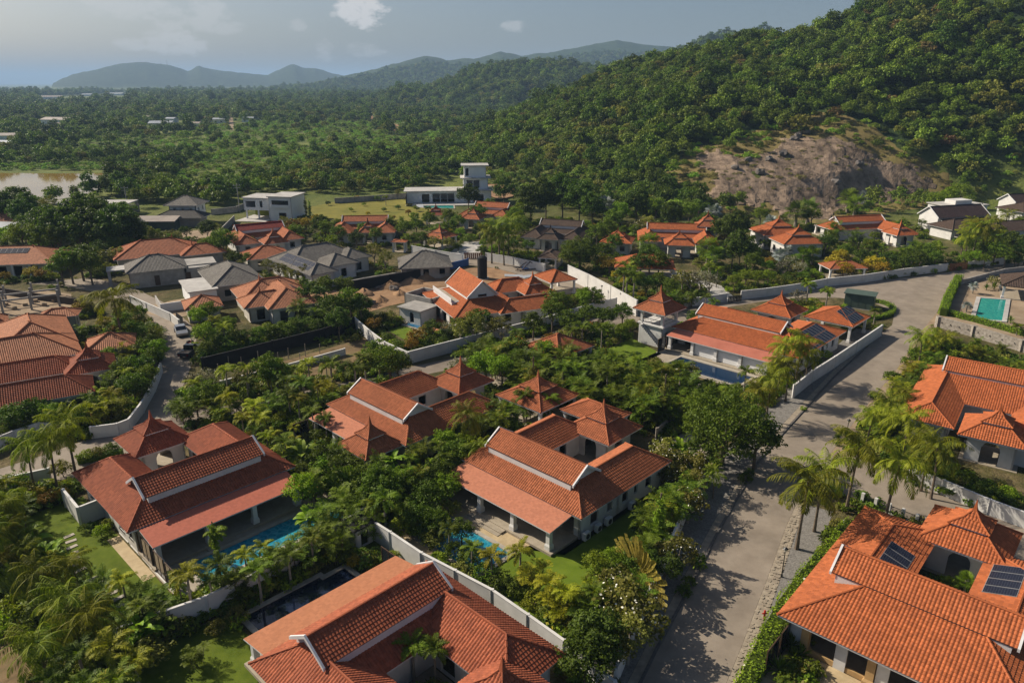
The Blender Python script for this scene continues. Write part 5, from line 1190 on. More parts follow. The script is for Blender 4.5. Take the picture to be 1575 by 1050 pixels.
# clipped hedge ring round the cabinet is planted below; spoil heaps on the dug plot
def heap(label, px, r, hgt, mat='soil', seed=0, name='soil_heap', cat='heap'):
    q = P(*px); m = MB(); n = 14; rr = random.Random(seed); rings = []
    for k in range(5):
        t = k / 4; rings.append([((r * (1 - t) * (1 + .22 * math.sin(j * 2.1 + seed) + rr.uniform(-.1, .1))) * math.cos(j * 6.283 / n), (r * .7 * (1 - t) * (1 + rr.uniform(-.15, .15))) * math.sin(j * 6.283 / n), hgt * (t ** .8) * (1 + rr.uniform(-.2, .2)) - .05) for j in range(n)])
    for k in range(4):
        for j in range(n): m.face([rings[k][j], rings[k][(j + 1) % n], rings[k + 1][(j + 1) % n], rings[k + 1][j]])
    o = m.build(name, mat, smooth=True); weld(o); o.location = (q.x, q.y, 0); o.rotation_euler = (0, 0, seed); tag(o, label, cat, 'spoil heaps')
for i, (x, y, r, hh) in enumerate([(600, 441, 3.2, 1.3), (560, 452, 3.0, 1.2), (632, 434, 3.5, 1.1), (655, 428, 3.0, 1.4), (585, 462, 2.4, 1.0), (690, 425, 3.2, .9), (545, 462, 2.2, .8), (615, 452, 2.2, .9)]):
    heap(ORD[i] + ' brown soil heap on the dug plot' + (', biggest by the fence' if i == 2 else ', counted by nearness to the concrete box'), (x, y), r, hh, 'soil', i + 1)
def boulder(label, loc, r, seed, mat='boulder', group=None):
    bm = bmesh.new(); bmesh.ops.create_icosphere(bm, subdivisions=2, radius=r); rr = random.Random(seed)
    for v in bm.verts:
        d = v.co.normalized(); k = 1 + .28 * math.sin(d.x * 3 + seed) * math.cos(d.y * 4 + seed) + rr.uniform(-.09, .09); v.co = Vector((d.x * 1.25, d.y, d.z * .75)) * r * k
    me = bpy.data.meshes.new('boulder'); bm.to_mesh(me); bm.free(); me.materials.append(MAT[mat]); o = bpy.data.objects.new('boulder', me); COL.objects.link(o); o.location = loc; o.rotation_euler = (0, 0, seed); tag(o, label, 'boulder', group); return o
for i, (x, y) in enumerate([(583, 443), (592, 436), (600, 431), (552, 456), (570, 466), (605, 444)]): boulder(ORD[i] + ' grey rock lying on the dug building plot, counted from the black fence end', P(x, y, .2), .7 + .12 * (i % 3), i, group='rocks on the dug plot')
# water tank standing on the plot, red hydrant, lamps, motorbike, cars
h = House('water_tank', 'tall dark water tank standing on the dug plot behind the loft villa', 'tank', P(742, 428, 0)[:2], 0)
m = MB(); m.tube((0, 0, .1), (0, 0, 4.6), 1.05, n=16); m.build('body', 'fabric_black', h.root, smooth=False); m = MB(); m.tube((0, 0, 4.6), (0, 0, 5.0), 1.05, .45, n=16); m.build('lid', 'fabric_black', h.root); h.part_box('base', (-1.3, 1.3, -1.3, 1.3), 0, .1, 'concrete')
def lamp(label, px, hgt=2.6, name='street_lamp'):
    q = P(*px); r = empty(name, q); tag(r, label, 'street lamp', 'street lamps')
    m = MB(); m.tube((0, 0, 0), (0, 0, hgt), .055, .04, 8); m.tube((0, 0, 0), (0, 0, .25), .11, .08, 8); m.build('pole', 'metal_dark', r)
    m = MB(); m.tube((0, 0, hgt), (0, 0, hgt + .26), .10, .20, 8); m.build('lantern', 'lamp_glass', r); m = MB(); m.tube((0, 0, hgt + .262), (0, 0, hgt + .45), .25, .03, 8); m.build('cap', 'metal_dark', r)
lamp('black street lamp on the gravel path beside the long hedge', (1202, 887)); lamp('black street lamp in the palm shade above the side road corner', (1300, 680)); lamp('black street lamp at the far end of the road by the turning place', (1455, 470), 2.8)
lamp('black street lamp in the lane below the tall white wall', (954, 472), 2.4); lamp('black street lamp half way up the lane below the tall white wall', (925, 460), 2.4); lamp('small black street lamp in the lane above the dug plot', (822, 412), 2.2)
lamp('black street lamp beside the wall at the bottom of the road', (951, 1046), 2.6)
h = House('hydrant', 'red fire hydrant standing on the gravel path beside the hedge', 'hydrant', P(1175, 952, 0)[:2], 0)
m = MB(); m.tube((0, 0, 0), (0, 0, .75), .085, n=8); m.tube((0, 0, .75), (0, 0, .9), .11, .04, 8); m.build('body', 'red_paint', h.root); m = MB(); m.tube((-.2, 0, .58), (.2, 0, .58), .055, n=8); m.build('nozzle', 'red_paint', h.root)
def car(label, px, ang, body='car_silver', pickup=False, length=4.5, open_top=False):
    q = P(*px); r = empty('parked_car', q, R_(ang)); tag(r, label, 'car'); L2 = length / 2; w = .87
    def prof(pts, half, name, mat):
        m = MB(); A = [(x, -half, z) for x, z in pts]; B = [(x, half, z) for x, z in pts]; m.face(A); m.face(B[::-1])
        for i in range(len(pts)): j = (i + 1) % len(pts); m.face([A[j], A[i], B[i], B[j]])
        o = m.build(name, mat, r); mod = o.modifiers.new('bevel', 'BEVEL'); mod.width = .05; mod.segments = 2; return o
    if pickup:
        prof([(-L2, .45), (L2, .45), (L2, .85), (L2 - .1, .98), (L2 - 1.3, 1.08), (-L2, 1.05)], w, 'body', body)
        cab = prof([(-.6, 1.06), (L2 - 1.35, 1.06), (L2 - 2.0, 1.68), (-.5, 1.70)], w - .08, 'cab', 'glass_car'); MB().box(-.5, L2 - 2.02, -w + .14, w - .14, 1.69, 1.73).build('cab_roof', body, r)
        MB().box(-L2 + .12, -.75, -w + .12, w - .12, 1.052, 1.06).build('load_bed', 'stain_dark', r)
    else:
        prof([(-L2, .35), (L2, .35), (L2, .72), (L2 - .9, .92), (-L2 + .7, .96), (-L2, .85)], w, 'body', body)
        prof([(-L2 + .55, .94), (L2 - 1.2, .9), (L2 - 1.9, 1.36), (-L2 + 1.2, 1.40)], w - .09, 'cabin', 'glass_car'); MB().box(-L2 + 1.2, L2 - 1.92, -w + .15, w - .15, 1.385, 1.43).build('roof', body, r)
    for x in (-L2 + .85, L2 - .85):
        for y in (-w + .05, w - .05):
            m = MB(); m.tube((x, y - .11, .33), (x, y + .11, .33), .33, n=14); t = m.build('wheel', 'tyre', r); m = MB(); s_ = 1 if y > 0 else -1; m.tube((x, y + s_ * .11, .33), (x, y + s_ * .125, .33), .19, n=10); m.build('rim', 'metal_grey', t)
    for y in (-w + .2, w - .2): MB().box(L2 - .03, L2 + .03, y - .16, y + .16, .6, .74).build('headlight', 'lamp_glass', r); MB().box(-L2 - .03, -L2 + .03, y - .14, y + .14, .65, .8).build('tail_light', 'red_paint', r)
car('silver car parked at the wall of the village lane', (279, 513), -60)
car('dark pickup truck with open load bed parked in the village lane', (294, 545), 85, 'car_dark', True, 4.6)
def motorbike(label, px, ang):
    q = P(*px); r = empty('motorbike', q, R_(ang)); tag(r, label, 'motorbike')
    for x in (-.6, .6):
        m = MB(); m.tube((x, -.05, .3), (x, .05, .3), .3, n=12); m.build('wheel', 'tyre', r)
    m = MB(); m.box(-.45, .35, -.12, .12, .35, .65, (.1, .02)); m.build('body', 'red_paint', r); m = MB(); m.box(-.6, .1, -.13, .13, .652, .76, (.05, .02)); m.build('seat', 'metal_dark', r)
    m = MB(); m.tube((.6, 0, .3), (.42, 0, 1.0), .04, n=6); m.tube((.42, -.32, 1.0), (.42, .32, 1.0), .025, n=6); m.build('handlebar', 'metal_dark', r)
motorbike('red motorbike parked at the foot of the tall white wall', (893, 425), 30); motorbike('second motorbike beside the carport at the lane bend', (888, 427), 20); motorbike('motorbike parked between the silver car and the pickup', (292, 530), 70)
# gates and fences
def gate(label, a, b, hgt, mat='wood_red', slats=9, name='gate'):
    A, B = P(*a), P(*b); r = empty(name, A, math.atan2(B.y - A.y, B.x - A.x)); tag(r, label, 'gate'); L_ = (B - A).length
    MB().box(0, L_, -.03, .03, .1, .18).build('rail', mat, r); MB().box(0, L_, -.03, .03, hgt - .12, hgt - .04).build('rail', mat, r)
    for i in range(slats): x = L_ * (i + .5) / slats; MB().box(x - L_ / slats * .42, x + L_ / slats * .42, -.055, -.031, .05, hgt).build('slat', mat, r)
gate('brown wooden sliding gate in the street wall below the orange carport', (1459, 417), (1487, 414), 1.7); gate('dark slatted gate in the white wall of the wide arched villa', (1119, 466), (1140, 463), 1.3, 'metal_dark'); gate('dark slatted gate across the pale drive', (714, 398), (742, 398), 1.5, 'wood_red')
gate('black slatted gate at the plot wall by the silver car', (272, 492), (283, 500), 1.5, 'metal_dark')
A, B = P(1325, 776), P(1430, 818); fr = empty('railing_fence', A, math.atan2(B.y - A.y, B.x - A.x)); tag(fr, 'thin dark railing on white posts along the side road behind the bright orange villa', 'fence'); L_ = (B - A).length
MB().box(0, L_, -.12, .12, 0, .4).build('base_wall', 'wall_white', fr)
for i in range(6): x = L_ * i / 5; MB().box(x - .14, x + .14, -.14, .14, 0, 1.35).build('post', 'wall_white', fr)
for i in range(5):
    m = MB(); x0, x1 = L_ * i / 5 + .14, L_ * (i + 1) / 5 - .14
    m.box(x0, x1, -.02, .02, 1.1, 1.15); m.box(x0, x1, -.02, .02, .45, .49)
    for k in range(12): x = x0 + (x1 - x0) * (k + .5) / 12; m.box(x - .01, x + .01, -.01, .01, .49, 1.1)
    m.build('railing', 'metal_dark', fr)
# timber frame wreck on the plot, site clutter
h = House('timber_frame', 'collapsed dark timber roof frame lying on the dug plot', 'timber frame', P(800, 418, 0)[:2], 20)
for a, b in (((0, 0, .1), (3, 1.5, 1.7)), ((3, 1.5, 1.7), (5.5, .5, .1)), ((0, 2, .1), (3, 3, 1.6)), ((3, 3, 1.6), (5.5, 2.4, .1)), ((3, 1.5, 1.7), (3, 3, 1.6)), ((-1, .5, .3), (6, .3, .3))):
    m = MB(); m.tube(a, b, .1, n=4); m.build('beam', 'wood_dark', h.root)
for i, (x, y, mt) in enumerate([(790, 424, 'metal_roof'), (812, 425, 'metal_roof'), (808, 412, 'tarp_blue')]):
    q = P(x, y, .05); m = MB(); m.box(-2, 2, -.8, .8, 0, .08); o = m.build('metal_sheet', mt); o.location = q; o.rotation_euler = (.05, .04, i * .8); tag(o, ['crumpled pale metal sheet left of the collapsed timber frame', 'pale metal sheet in front of the collapsed timber frame', 'blue sheet behind the collapsed timber frame'][i], 'sheet')
# cut posts standing in the shaded cleared plot
for i, (x, y) in enumerate([(352, 562), (372, 566), (398, 560), (428, 556), (444, 552), (470, 548), (492, 543), (462, 560), (410, 566), (336, 574)]):
    q = P(x, y); m = MB(); m.tube((0, 0, 0), (.05, 0, 1.5 + .3 * (i % 3)), .07, n=6); o = m.build('plant_stake', 'trunk_pale'); o.location = q; tag(o, ORD[i] + ' thin stake in the cleared plot below the black mesh screen', 'stake', 'stakes in the cleared plot')

# ------------------------------------------------------------------ plants
def qmesh(name, Q, mat):
    """mesh of separate 4-cornered leaves, Q (n,4,3)"""
    Q = np.asarray(Q, np.float32); n = len(Q); me = bpy.data.meshes.new(name)
    me.vertices.add(n * 4); me.vertices.foreach_set('co', Q.reshape(-1)); me.loops.add(n * 4); me.loops.foreach_set('vertex_index', np.arange(n * 4, dtype=np.int32))
    me.polygons.add(n); me.polygons.foreach_set('loop_start', np.arange(0, n * 4, 4, dtype=np.int32)); me.polygons.foreach_set('loop_total', np.full(n, 4, np.int32))
    me.update(calc_edges=True); me.materials.append(MAT[mat]); return me
def unit(v): return v / np.maximum(np.linalg.norm(v, axis=-1, keepdims=True), 1e-9)
def leaves(rng, C, Nn, size, jit=.7, asp=.55, droop=0.0):
    """rhombic leaves at C facing roughly Nn"""
    n = len(C); Nn = unit(Nn + rng.normal(0, jit, (n, 3))); r = rng.normal(0, 1, (n, 3)); a = unit(np.cross(Nn, r)); b = np.cross(Nn, a)
    s = (size * rng.uniform(.6, 1.35, n))[:, None]; tip = np.array([0, 0, -droop]) * s
    return np.stack([C - a * s * .5, C + b * s * asp * .5, C + a * s * .5 + tip, C - b * s * asp * .5], 1)
def cloud(rng, R, zc, clumps, cr, per, size, shell=(.55, 1.0), flat=.8, low=-.55, jit=.75):
    d = unit(rng.normal(0, 1, (clumps * 3, 3))); d = d[d[:, 2] > low][:clumps]
    C0 = d * np.array(R) * rng.uniform(shell[0], shell[1], (len(d), 1)) + np.array([0, 0, zc])
    rad = cr * rng.uniform(.65, 1.3, len(d)); Q = []
    e = unit(rng.normal(0, 1, (len(d), per, 3))); e[..., 2] = np.where(rng.random(e.shape[:2]) < .7, np.abs(e[..., 2]), e[..., 2])
    p = C0[:, None] + e * (rad[:, None, None] * rng.uniform(.55, 1.08, (len(d), per, 1))) * np.array([1, 1, flat])
    return leaves(rng, p.reshape(-1, 3), (e + np.array([0, 0, .35])).reshape(-1, 3), size, jit)
def frond(rng, base, az, el, L, droop, n, ll, w, plume=False, vshape=.35, sag=.25, twist=0.0):
    t = np.linspace(0, 1, n); ang = el - droop * t ** 1.25
    ds = L / n; h = np.cumsum(np.cos(ang)) * ds; z = np.cumsum(np.sin(ang)) * ds
    ca, sa = math.cos(az), math.sin(az); pos = base + np.stack([h * ca, h * sa, z], 1)
    fw = np.stack([np.cos(ang) * ca, np.cos(ang) * sa, np.sin(ang)], 1); side = np.array([-sa, ca, 0.0]); up = np.cross(fw, side) * -1
    up = np.where(up[:, 2:3] < 0, -up, up) if not plume else up
    prof = np.sin(np.clip(t * .93 + .07, 0, 1) * math.pi) ** .6; Q = []
    k0 = max(1, int(n * .14))
    rolls = [(1, 0), (-1, 0)] if not plume else [(1, .5), (-1, .5), (1, -.4), (-1, -.4), (.3, 1.0), (-.3, 1.0)]
    for sg, uz in rolls:
        d = unit(side * sg * 1.0 + fw * .55 + up * (vshape if not plume else uz) + np.array([0, 0, -sag]) * (1 + t[:, None]) + rng.normal(0, .10, (n, 3)))
        ln = (ll * prof * rng.uniform(.85, 1.12, n))[:, None]; wv = unit(np.cross(d, up + rng.normal(0, .25, (n, 3)))) * w
        p0 = pos; p1 = p0 + d * ln * .5; p2 = p0 + d * ln + np.array([0, 0, -sag * .35]) * ln
        Q.append(np.stack([p0, p1 + wv, p2, p1 - wv], 1)[k0:])
    wr = side * .035 + 0 * pos; m = pos
    Q.append(np.stack([m[:-1] - wr[:-1], m[:-1] + wr[:-1], m[1:] + wr[1:], m[1:] - wr[1:]], 1))
    return np.concatenate(Q)
def trunk_mesh(name, pts, radii, mat='trunk', n=7):
    m = MB()
    for i in range(len(pts) - 1): m.tube(pts[i], pts[i + 1], radii[i], radii[i + 1], n, cap=(i == len(pts) - 2))
    return m
PROTO = {}
def add_proto(kind, trunk, crown, cf, nominal, extra=None): PROTO.setdefault(kind, []).append(dict(trunk=trunk, crown=crown, cf=cf, h=nominal, extra=extra))
def limbs(rng, H, r0, n, spread, mat='trunk'):
    m = trunk_mesh('t', [(0, 0, -.1), (.05, .03, H * .3), (.1, -.05, H * .5)], [r0, r0 * .8, r0 * .65])
    for i in range(n):
        a = 6.283 * i / n + rng.uniform(-.4, .4); s = spread * rng.uniform(.6, 1)
        m.tube((.05, 0, H * rng.uniform(.28, .48)), (math.cos(a) * s, math.sin(a) * s, H * rng.uniform(.6, .8)), r0 * .45, r0 * .15, 5)
    return m.mesh('trunk', mat)
for sd in range(3):      # coconut palm
    rng = np.random.default_rng(100 + sd); H = 7.0; lean = rng.uniform(-.5, .5, 2)
    pts = [(lean[0] * (k / 5) ** 2, lean[1] * (k / 5) ** 2, H * k / 5 - .1 * (k == 0)) for k in range(6)]
    tk = trunk_mesh('trunk', pts, [.22, .16, .14, .13, .12, .12]).mesh('trunk', 'trunk'); top = np.array(pts[-1]); Q = []
    for i in range(20):
        el = (1.25, .95, .6, .25, -.15)[i % 5] + rng.uniform(-.18, .18)
        Q.append(frond(rng, top, i * 2.4 + rng.uniform(-.2, .2), el, rng.uniform(3.5, 4.3), rng.uniform(1.25, 1.9), 38, .95, .042, sag=.62, vshape=.2))
    cs = cloud(rng, (.3, .3, .25), H - .25, 8, .12, 6, .2)
    add_proto('coco', tk, qmesh('crown', np.concatenate(Q), 'leaf_coco'), .98, H)
for sd, mt in ((0, 'leaf_fox'), (1, 'leaf_fox'), (2, 'leaf_areca')):     # plumed palm
    rng = np.random.default_rng(200 + sd); H = 5.0
    tk = trunk_mesh('trunk', [(0, 0, -.1), (.04, 0, 1.4), (.02, .04, H * .72), (0, 0, H * .78)], [.17, .12, .10, .08]).mesh('trunk', 'trunk_pale'); Q = []
    for i in range(12):
        Q.append(frond(rng, np.array([0, 0, H * .78]), i * 2.4, rng.uniform(.25, 1.35), rng.uniform(1.7, 2.3), rng.uniform(1.5, 2.3), 22, .42, .035, plume=True, sag=.15))
    add_proto('fox' if sd < 2 else 'foxgreen', tk, qmesh('crown', np.concatenate(Q), mt), .88, H)
for sd, mt in ((0, 'leaf_areca'), (1, 'leaf_areca'), (2, 'leaf_fox'), (3, 'leaf_mid')):     # clump-forming palm
    rng = np.random.default_rng(300 + sd); H = 4.5; m = MB(); Q = []
    for s in range(7):
        a = rng.uniform(0, 6.28); r = rng.uniform(.1, .75); bx, by = r * math.cos(a), r * math.sin(a); hh = rng.uniform(.28, .68) * H; tx, ty = bx * 1.7, by * 1.7
        m.tube((bx, by, -.1), (tx, ty, hh), .055, .04, 5)
        for i in range(7): Q.append(frond(rng, np.array([tx, ty, hh]), a + i * 2.4 + rng.uniform(-.5, .5), rng.uniform(.2, 1.4), rng.uniform(1.2, 1.8), rng.uniform(1.0, 1.7), 15, .48, .04, sag=.2, vshape=.5))
    Q.append(cloud(rng, (.9, .9, .9), H * .3, 26, .35, 14, .28))
    add_proto('areca' if sd != 2 else 'arecagold', m.mesh('trunk', 'trunk'), qmesh('crown', np.concatenate(Q), mt), .6, H)
def broad(kind, sd, H, R, clumps, cr, per, size, mat, low=-.5, zc=.62, tr=.18, tmat='trunk', cf=.62, flowers=None, nf=0, shell=(.5, 1)):
    rng = np.random.default_rng(sd); Q = cloud(rng, R, H * zc, clumps, cr, per, size, low=low, shell=shell)
    ex = None
    if flowers:
        d = unit(rng.normal(0, 1, (nf, 3))); d[:, 2] = np.abs(d[:, 2]) * 1.0 + .05; d = unit(d); ex = qmesh('blossom', leaves(rng, d * np.array(R) * rng.uniform(.85, 1.12, (nf, 1)) + np.array([0, 0, H * zc]), d, .17, .4, .8), flowers)
    add_proto(kind, limbs(rng, H * .9, tr, 5, R[0] * .6, tmat), qmesh('crown', Q, mat), cf, H, ex)
for k in range(3): broad('broad', 400 + k, 6.0, (2.3, 2.3, 2.0), 62, .62, 46, .30, ('leaf_mid', 'leaf_dark', 'leaf_mid')[k])
for k in range(2): broad('dark', 420 + k, 10.0, (4.0, 4.0, 3.7), 95, 1.0, 52, .48, 'leaf_dark')
for k in range(2): broad('bright', 430 + k, 6.0, (2.2, 2.2, 1.9), 60, .6, 46, .28, 'leaf_bright')
broad('giant', 440, 9.5, (5.4, 5.4, 4.3), 230, .9, 60, .32, 'leaf_mid', low=-.8, zc=.55, tr=.3)
broad('olive', 450, 6.0, (2.2, 2.2, 2.0), 55, .5, 34, .26, 'leaf_olive', tmat='trunk_pale')
broad('frangi', 460, 4.0, (2.1, 2.1, 1.4), 46, .42, 22, .34, 'leaf_olive', tmat='trunk_pale', flowers='flower_white', nf=45, zc=.66)
broad('pale', 470, 4.2, (2.3, 2.3, 1.5), 50, .40, 20, .26, 'leaf_pale', tmat='trunk_pale', zc=.66, flowers='flower_white', nf=40)
broad('gold', 480, 3.5, (1.6, 1.6, 1.25), 44, .45, 38, .24, 'leaf_gold', zc=.55, cf=.55)
broad('flame', 490, 5.0, (1.9, 1.9, 1.8), 52, .5, 36, .28, 'leaf_mid', flowers='flower_orange', nf=110)
for k in range(4): broad('shrub', 500 + k, 2.2, (1.25, 1.25, .95), 34, .42, 34, .22, ('leaf_mid', 'leaf_dark', 'leaf_hedge', 'leaf_olive')[k], zc=.48, cf=.5, tr=.06)
broad('ixora', 510, 1.8, (1.1, 1.1, .8), 28, .38, 32, .20, 'leaf_bright', zc=.5, cf=.5, tr=.05, flowers='flower_orange', nf=40)
for sd in range(2):     # narrow vine-covered trunk
    rng = np.random.default_rng(520 + sd); Q = cloud(rng, (.55, .55, 3.6), 4.4, 60, .38, 26, .26, shell=(.4, 1), low=-1)
    add_proto('vine', trunk_mesh('t', [(0, 0, -.1), (0, 0, 8)], [.2, .1]).mesh('trunk', 'trunk'), qmesh('crown', Q, ('leaf_bright', 'leaf_olive')[sd]), .55, 8.0)
rng = np.random.default_rng(530); Q = []     # tiered pine
for k in range(15):
    z = 1.2 + k * .55; r = 2.1 * (1 - k / 16)
    for j in range(7):
        a = j * .9 + k * .5; Q.append(frond(rng, np.array([0, 0, z]), a, .12, r, .25, 12, .38, .05, sag=.05, vshape=.1))
add_proto('pine', trunk_mesh('t', [(0, 0, -.1), (0, 0, 9.6)], [.16, .03]).mesh('trunk', 'trunk'), qmesh('crown', np.concatenate(Q), 'leaf_dark'), .5, 9.6)
def fanleaf(rng, c, ax, sd_, R, n=13, w=.075, spread=2.2):
    t = np.linspace(-spread, spread, n); d = np.cos(t)[:, None] * ax + np.sin(t)[:, None] * sd_; nn = np.cross(ax, sd_); d = unit(d + nn * .12)
    wv = unit(np.cross(d, nn)) * w; return np.stack([c + 0 * d, c + d * R * .6 + wv, c + d * R * (.9 + .1 * np.cos(t))[:, None] - np.array([0, 0, .12]) * R, c + d * R * .6 - wv], 1)
def fanpalm(kind, sd, mat, H, nl, R):
    rng = np.random.default_rng(sd); Q = []; top = np.array([0, 0, H * .62])
    for i in range(nl):
        az = i * 2.4; el = rng.uniform(-.5, 1.35); d = np.array([math.cos(az) * math.cos(el), math.sin(az) * math.cos(el), math.sin(el)]); c = top + d * R * .95
        Q.append(fanleaf(rng, c, unit(d + np.array([0, 0, -.15])), unit(np.cross(d, [0, 0, 1.0]) + 1e-3), R * .9))
        pr = unit(np.cross(d, [0, 0, 1.0]) + 1e-3) * .025; Q.append(np.stack([top - pr, top + pr, c + pr, c - pr])[None])
    add_proto(kind, trunk_mesh('t', [(0, 0, -.1), (0, 0, H * .64)], [.26, .2]).mesh('trunk', 'trunk_pale'), qmesh('crown', np.concatenate(Q), mat), .66, H)
fanpalm('silver', 540, 'leaf_silver', 4.2, 34, 1.25); fanpalm('fanpalm', 541, 'leaf_mid', 4.2, 34, 1.2); fanpalm('fanpalm', 542, 'leaf_areca', 4.4, 30, 1.3)
rng = np.random.default_rng(550); Q = []     # traveller's palm: one flat fan
for i in range(23):
    t = -1.35 + 2.7 * i / 22; d = np.array([math.sin(t), 0, math.cos(t)]); b0 = np.array([0, 0, 1.3]); c = b0 + d * 1.7; e = b0 + d * rng.uniform(3.7, 4.4) + np.array([math.sin(t) * .2, rng.uniform(-.15, .15), -.5 * abs(t)])
    s = np.array([math.cos(t), 0, -math.sin(t)]); yy = np.array([0, rng.uniform(.04, .2), 0]); pr = s * .05
    Q.append(np.stack([b0 - pr, b0 + pr, c + pr, c - pr])[None])
    for sg in (-1, 1):
        for k in range(7):
            f0, f1 = k / 7, (k + .82) / 7; p0, p1 = c + (e - c) * f0, c + (e - c) * f1; wd = .30 * math.sin(math.pi * (.12 + .8 * f0)) + .05
            Q.append(np.stack([p0, p1, p1 + s * sg * wd + yy + d * .1, p0 + s * sg * wd + yy + d * .06])[None])
add_proto('traveller', trunk_mesh('t', [(0, 0, -.1), (0, 0, 1.5)], [.3, .24]).mesh('trunk', 'trunk_pale'), qmesh('crown', np.concatenate(Q), 'leaf_fan'), .6, 5.0)
add_proto('travellergreen', PROTO['traveller'][0]['trunk'], qmesh('crown', np.concatenate(Q), 'leaf_mid'), .6, 5.0)
for sd in range(2):     # banana
    rng = np.random.default_rng(560 + sd); Q = []; m = MB()
    for s in range(3):
        bx, by = rng.uniform(-.6, .6, 2); hh = rng.uniform(1.3, 2.1); m.tube((bx, by, -.1), (bx, by, hh), .13, .09, 6)
        for i in range(6):
            az = i * 1.9 + s; el = rng.uniform(.5, 1.35); n = 9; t = np.linspace(0, 1, n); ang = el - 1.4 * t ** 1.4; L = rng.uniform(1.6, 2.2); h_ = np.cumsum(np.cos(ang)) * L / n; z = np.cumsum(np.sin(ang)) * L / n
            pos = np.array([bx, by, hh]) + np.stack([h_ * math.cos(az), h_ * math.sin(az), z], 1); s_ = np.array([-math.sin(az), math.cos(az), 0]); w = (.34 * np.sin(np.clip(t * .9 + .08, 0, 1) * math.pi) ** .5)[:, None]
            for sg in (-1, 1): dn = np.array([0, 0, .08]); Q.append(np.stack([pos[:-1], pos[1:], pos[1:] + s_ * sg * w[1:] + dn, pos[:-1] + s_ * sg * w[:-1] + dn], 1))
    add_proto('banana', m.mesh('trunk', 'leaf_mid'), qmesh('crown', np.concatenate(Q), 'leaf_bright'), .6, 3.6)
rng = np.random.default_rng(570); Q = []     # rosette (agave, yucca)
for i in range(46):
    az = i * 2.4; el = rng.uniform(.1, 1.4); d = np.array([math.cos(az) * math.cos(el), math.sin(az) * math.cos(el), math.sin(el)]); L = rng.uniform(.8, 1.15); b0 = np.array([0, 0, .35]); s = unit(np.cross(d, [0, 0, 1.0]) + 1e-3) * .06
    Q.append(np.stack([b0, b0 + d * L * .55 + s, b0 + d * L - np.array([0, 0, .18 * math.cos(el)]), b0 + d * L * .55 - s])[None])
add_proto('yucca', trunk_mesh('t', [(0, 0, -.1), (0, 0, .4)], [.12, .09]).mesh('trunk', 'trunk'), qmesh('crown', np.concatenate(Q), 'leaf_mid'), .5, 1.5)

KIND = {  # object name, words for the label, category
    'coco': ('coconut_palm', 'coconut palm', 'palm'), 'fox': ('foxtail_palm', 'yellow-green plumed palm', 'palm'), 'foxgreen': ('foxtail_palm', 'green plumed palm', 'palm'), 'areca': ('clump_palm', 'bushy clump palm', 'palm'),
    'arecagold': ('clump_palm', 'golden clump palm', 'palm'), 'broad': ('broadleaf_tree', 'leafy broadleaf tree', 'tree'), 'dark': ('evergreen_tree', 'tall dark green tree', 'tree'), 'bright': ('leafy_tree', 'bright green leafy tree', 'tree'),
    'giant': ('spreading_tree', 'huge round-crowned green tree', 'tree'), 'olive': ('slender_tree', 'loose olive-green tree', 'tree'), 'frangi': ('frangipani_tree', 'white frangipani', 'tree'), 'pale': ('frangipani_tree', 'pale sparse frangipani', 'tree'),
    'gold': ('golden_shrub', 'golden yellow shrub', 'shrub'), 'flame': ('flowering_tree', 'orange-flecked flowering tree', 'tree'), 'shrub': ('garden_shrub', 'rounded green shrub', 'shrub'), 'ixora': ('flowering_shrub', 'orange-flowered shrub', 'shrub'),
    'vine': ('vine_clad_tree', 'narrow vine-clad trunk', 'tree'), 'pine': ('tiered_pine', 'slender tiered pine', 'tree'), 'silver': ('silver_fan_palm', 'silver-blue fan palm', 'palm'), 'fanpalm': ('fan_palm', 'green fan palm', 'palm'),
    'traveller': ('traveller_palm', 'yellowing flat fan-shaped palm', 'palm'), 'travellergreen': ('traveller_palm', 'green flat fan-shaped palm', 'palm'), 'banana': ('banana_plant', 'banana plant', 'plant'), 'yucca': ('rosette_plant', 'spiky rosette plant', 'plant')}
PLANTED = []
PR = random.Random(21)
def plant_at(kind, loc, h, label, group, rz=None, i=None):
    pr = PROTO[kind][PR.randrange(len(PROTO[kind])) if i is None else i]; nm, _, cat = KIND[kind]; s = h / pr['h']; w = s * PR.uniform(.92, 1.12)
    r = empty(nm, loc, PR.uniform(0, 6.28) if rz is None else rz); r.scale = (w, w, s); tag(r, label, cat, group)
    for part, me in (('trunk', pr['trunk']), ('crown', pr['crown'])) + ((('blossom', pr['extra']),) if pr['extra'] else ()):
        o = bpy.data.objects.new(part, me); COL.objects.link(o); o.parent = r
    PLANTED.append((loc[0], loc[1], h)); return r
def grove(where, items, rz=None, along='x'):
    """items: {kind: [(x, y of the crown in the picture, height), ...]}; ordinals count from the left"""
    for kind, pts in items.items():
        pts = sorted(pts)
        for k, (x, y, h) in enumerate(pts):
            h = h * (1.12 if y < 480 else 1.08 if y < 600 else 1.0)
            pr = PROTO[kind][0]; q = P(x, y, pr['cf'] * h); z = max(0.0, H1(q.x, q.y)) if math.hypot(q.x, q.y) > 215 else 0.0
            if z > 1: q = T(x, y + pr['cf'] * h * FPX / q.length); z = q.z
            words = KIND[kind][1]; lab = (words if len(pts) == 1 else ORD[k] + ' ' + words + ' from left') + ' ' + where
            plant_at(kind, (q.x, q.y, z), h, lab, KIND[kind][0].replace('_', ' ') + 's ' + where, rz)

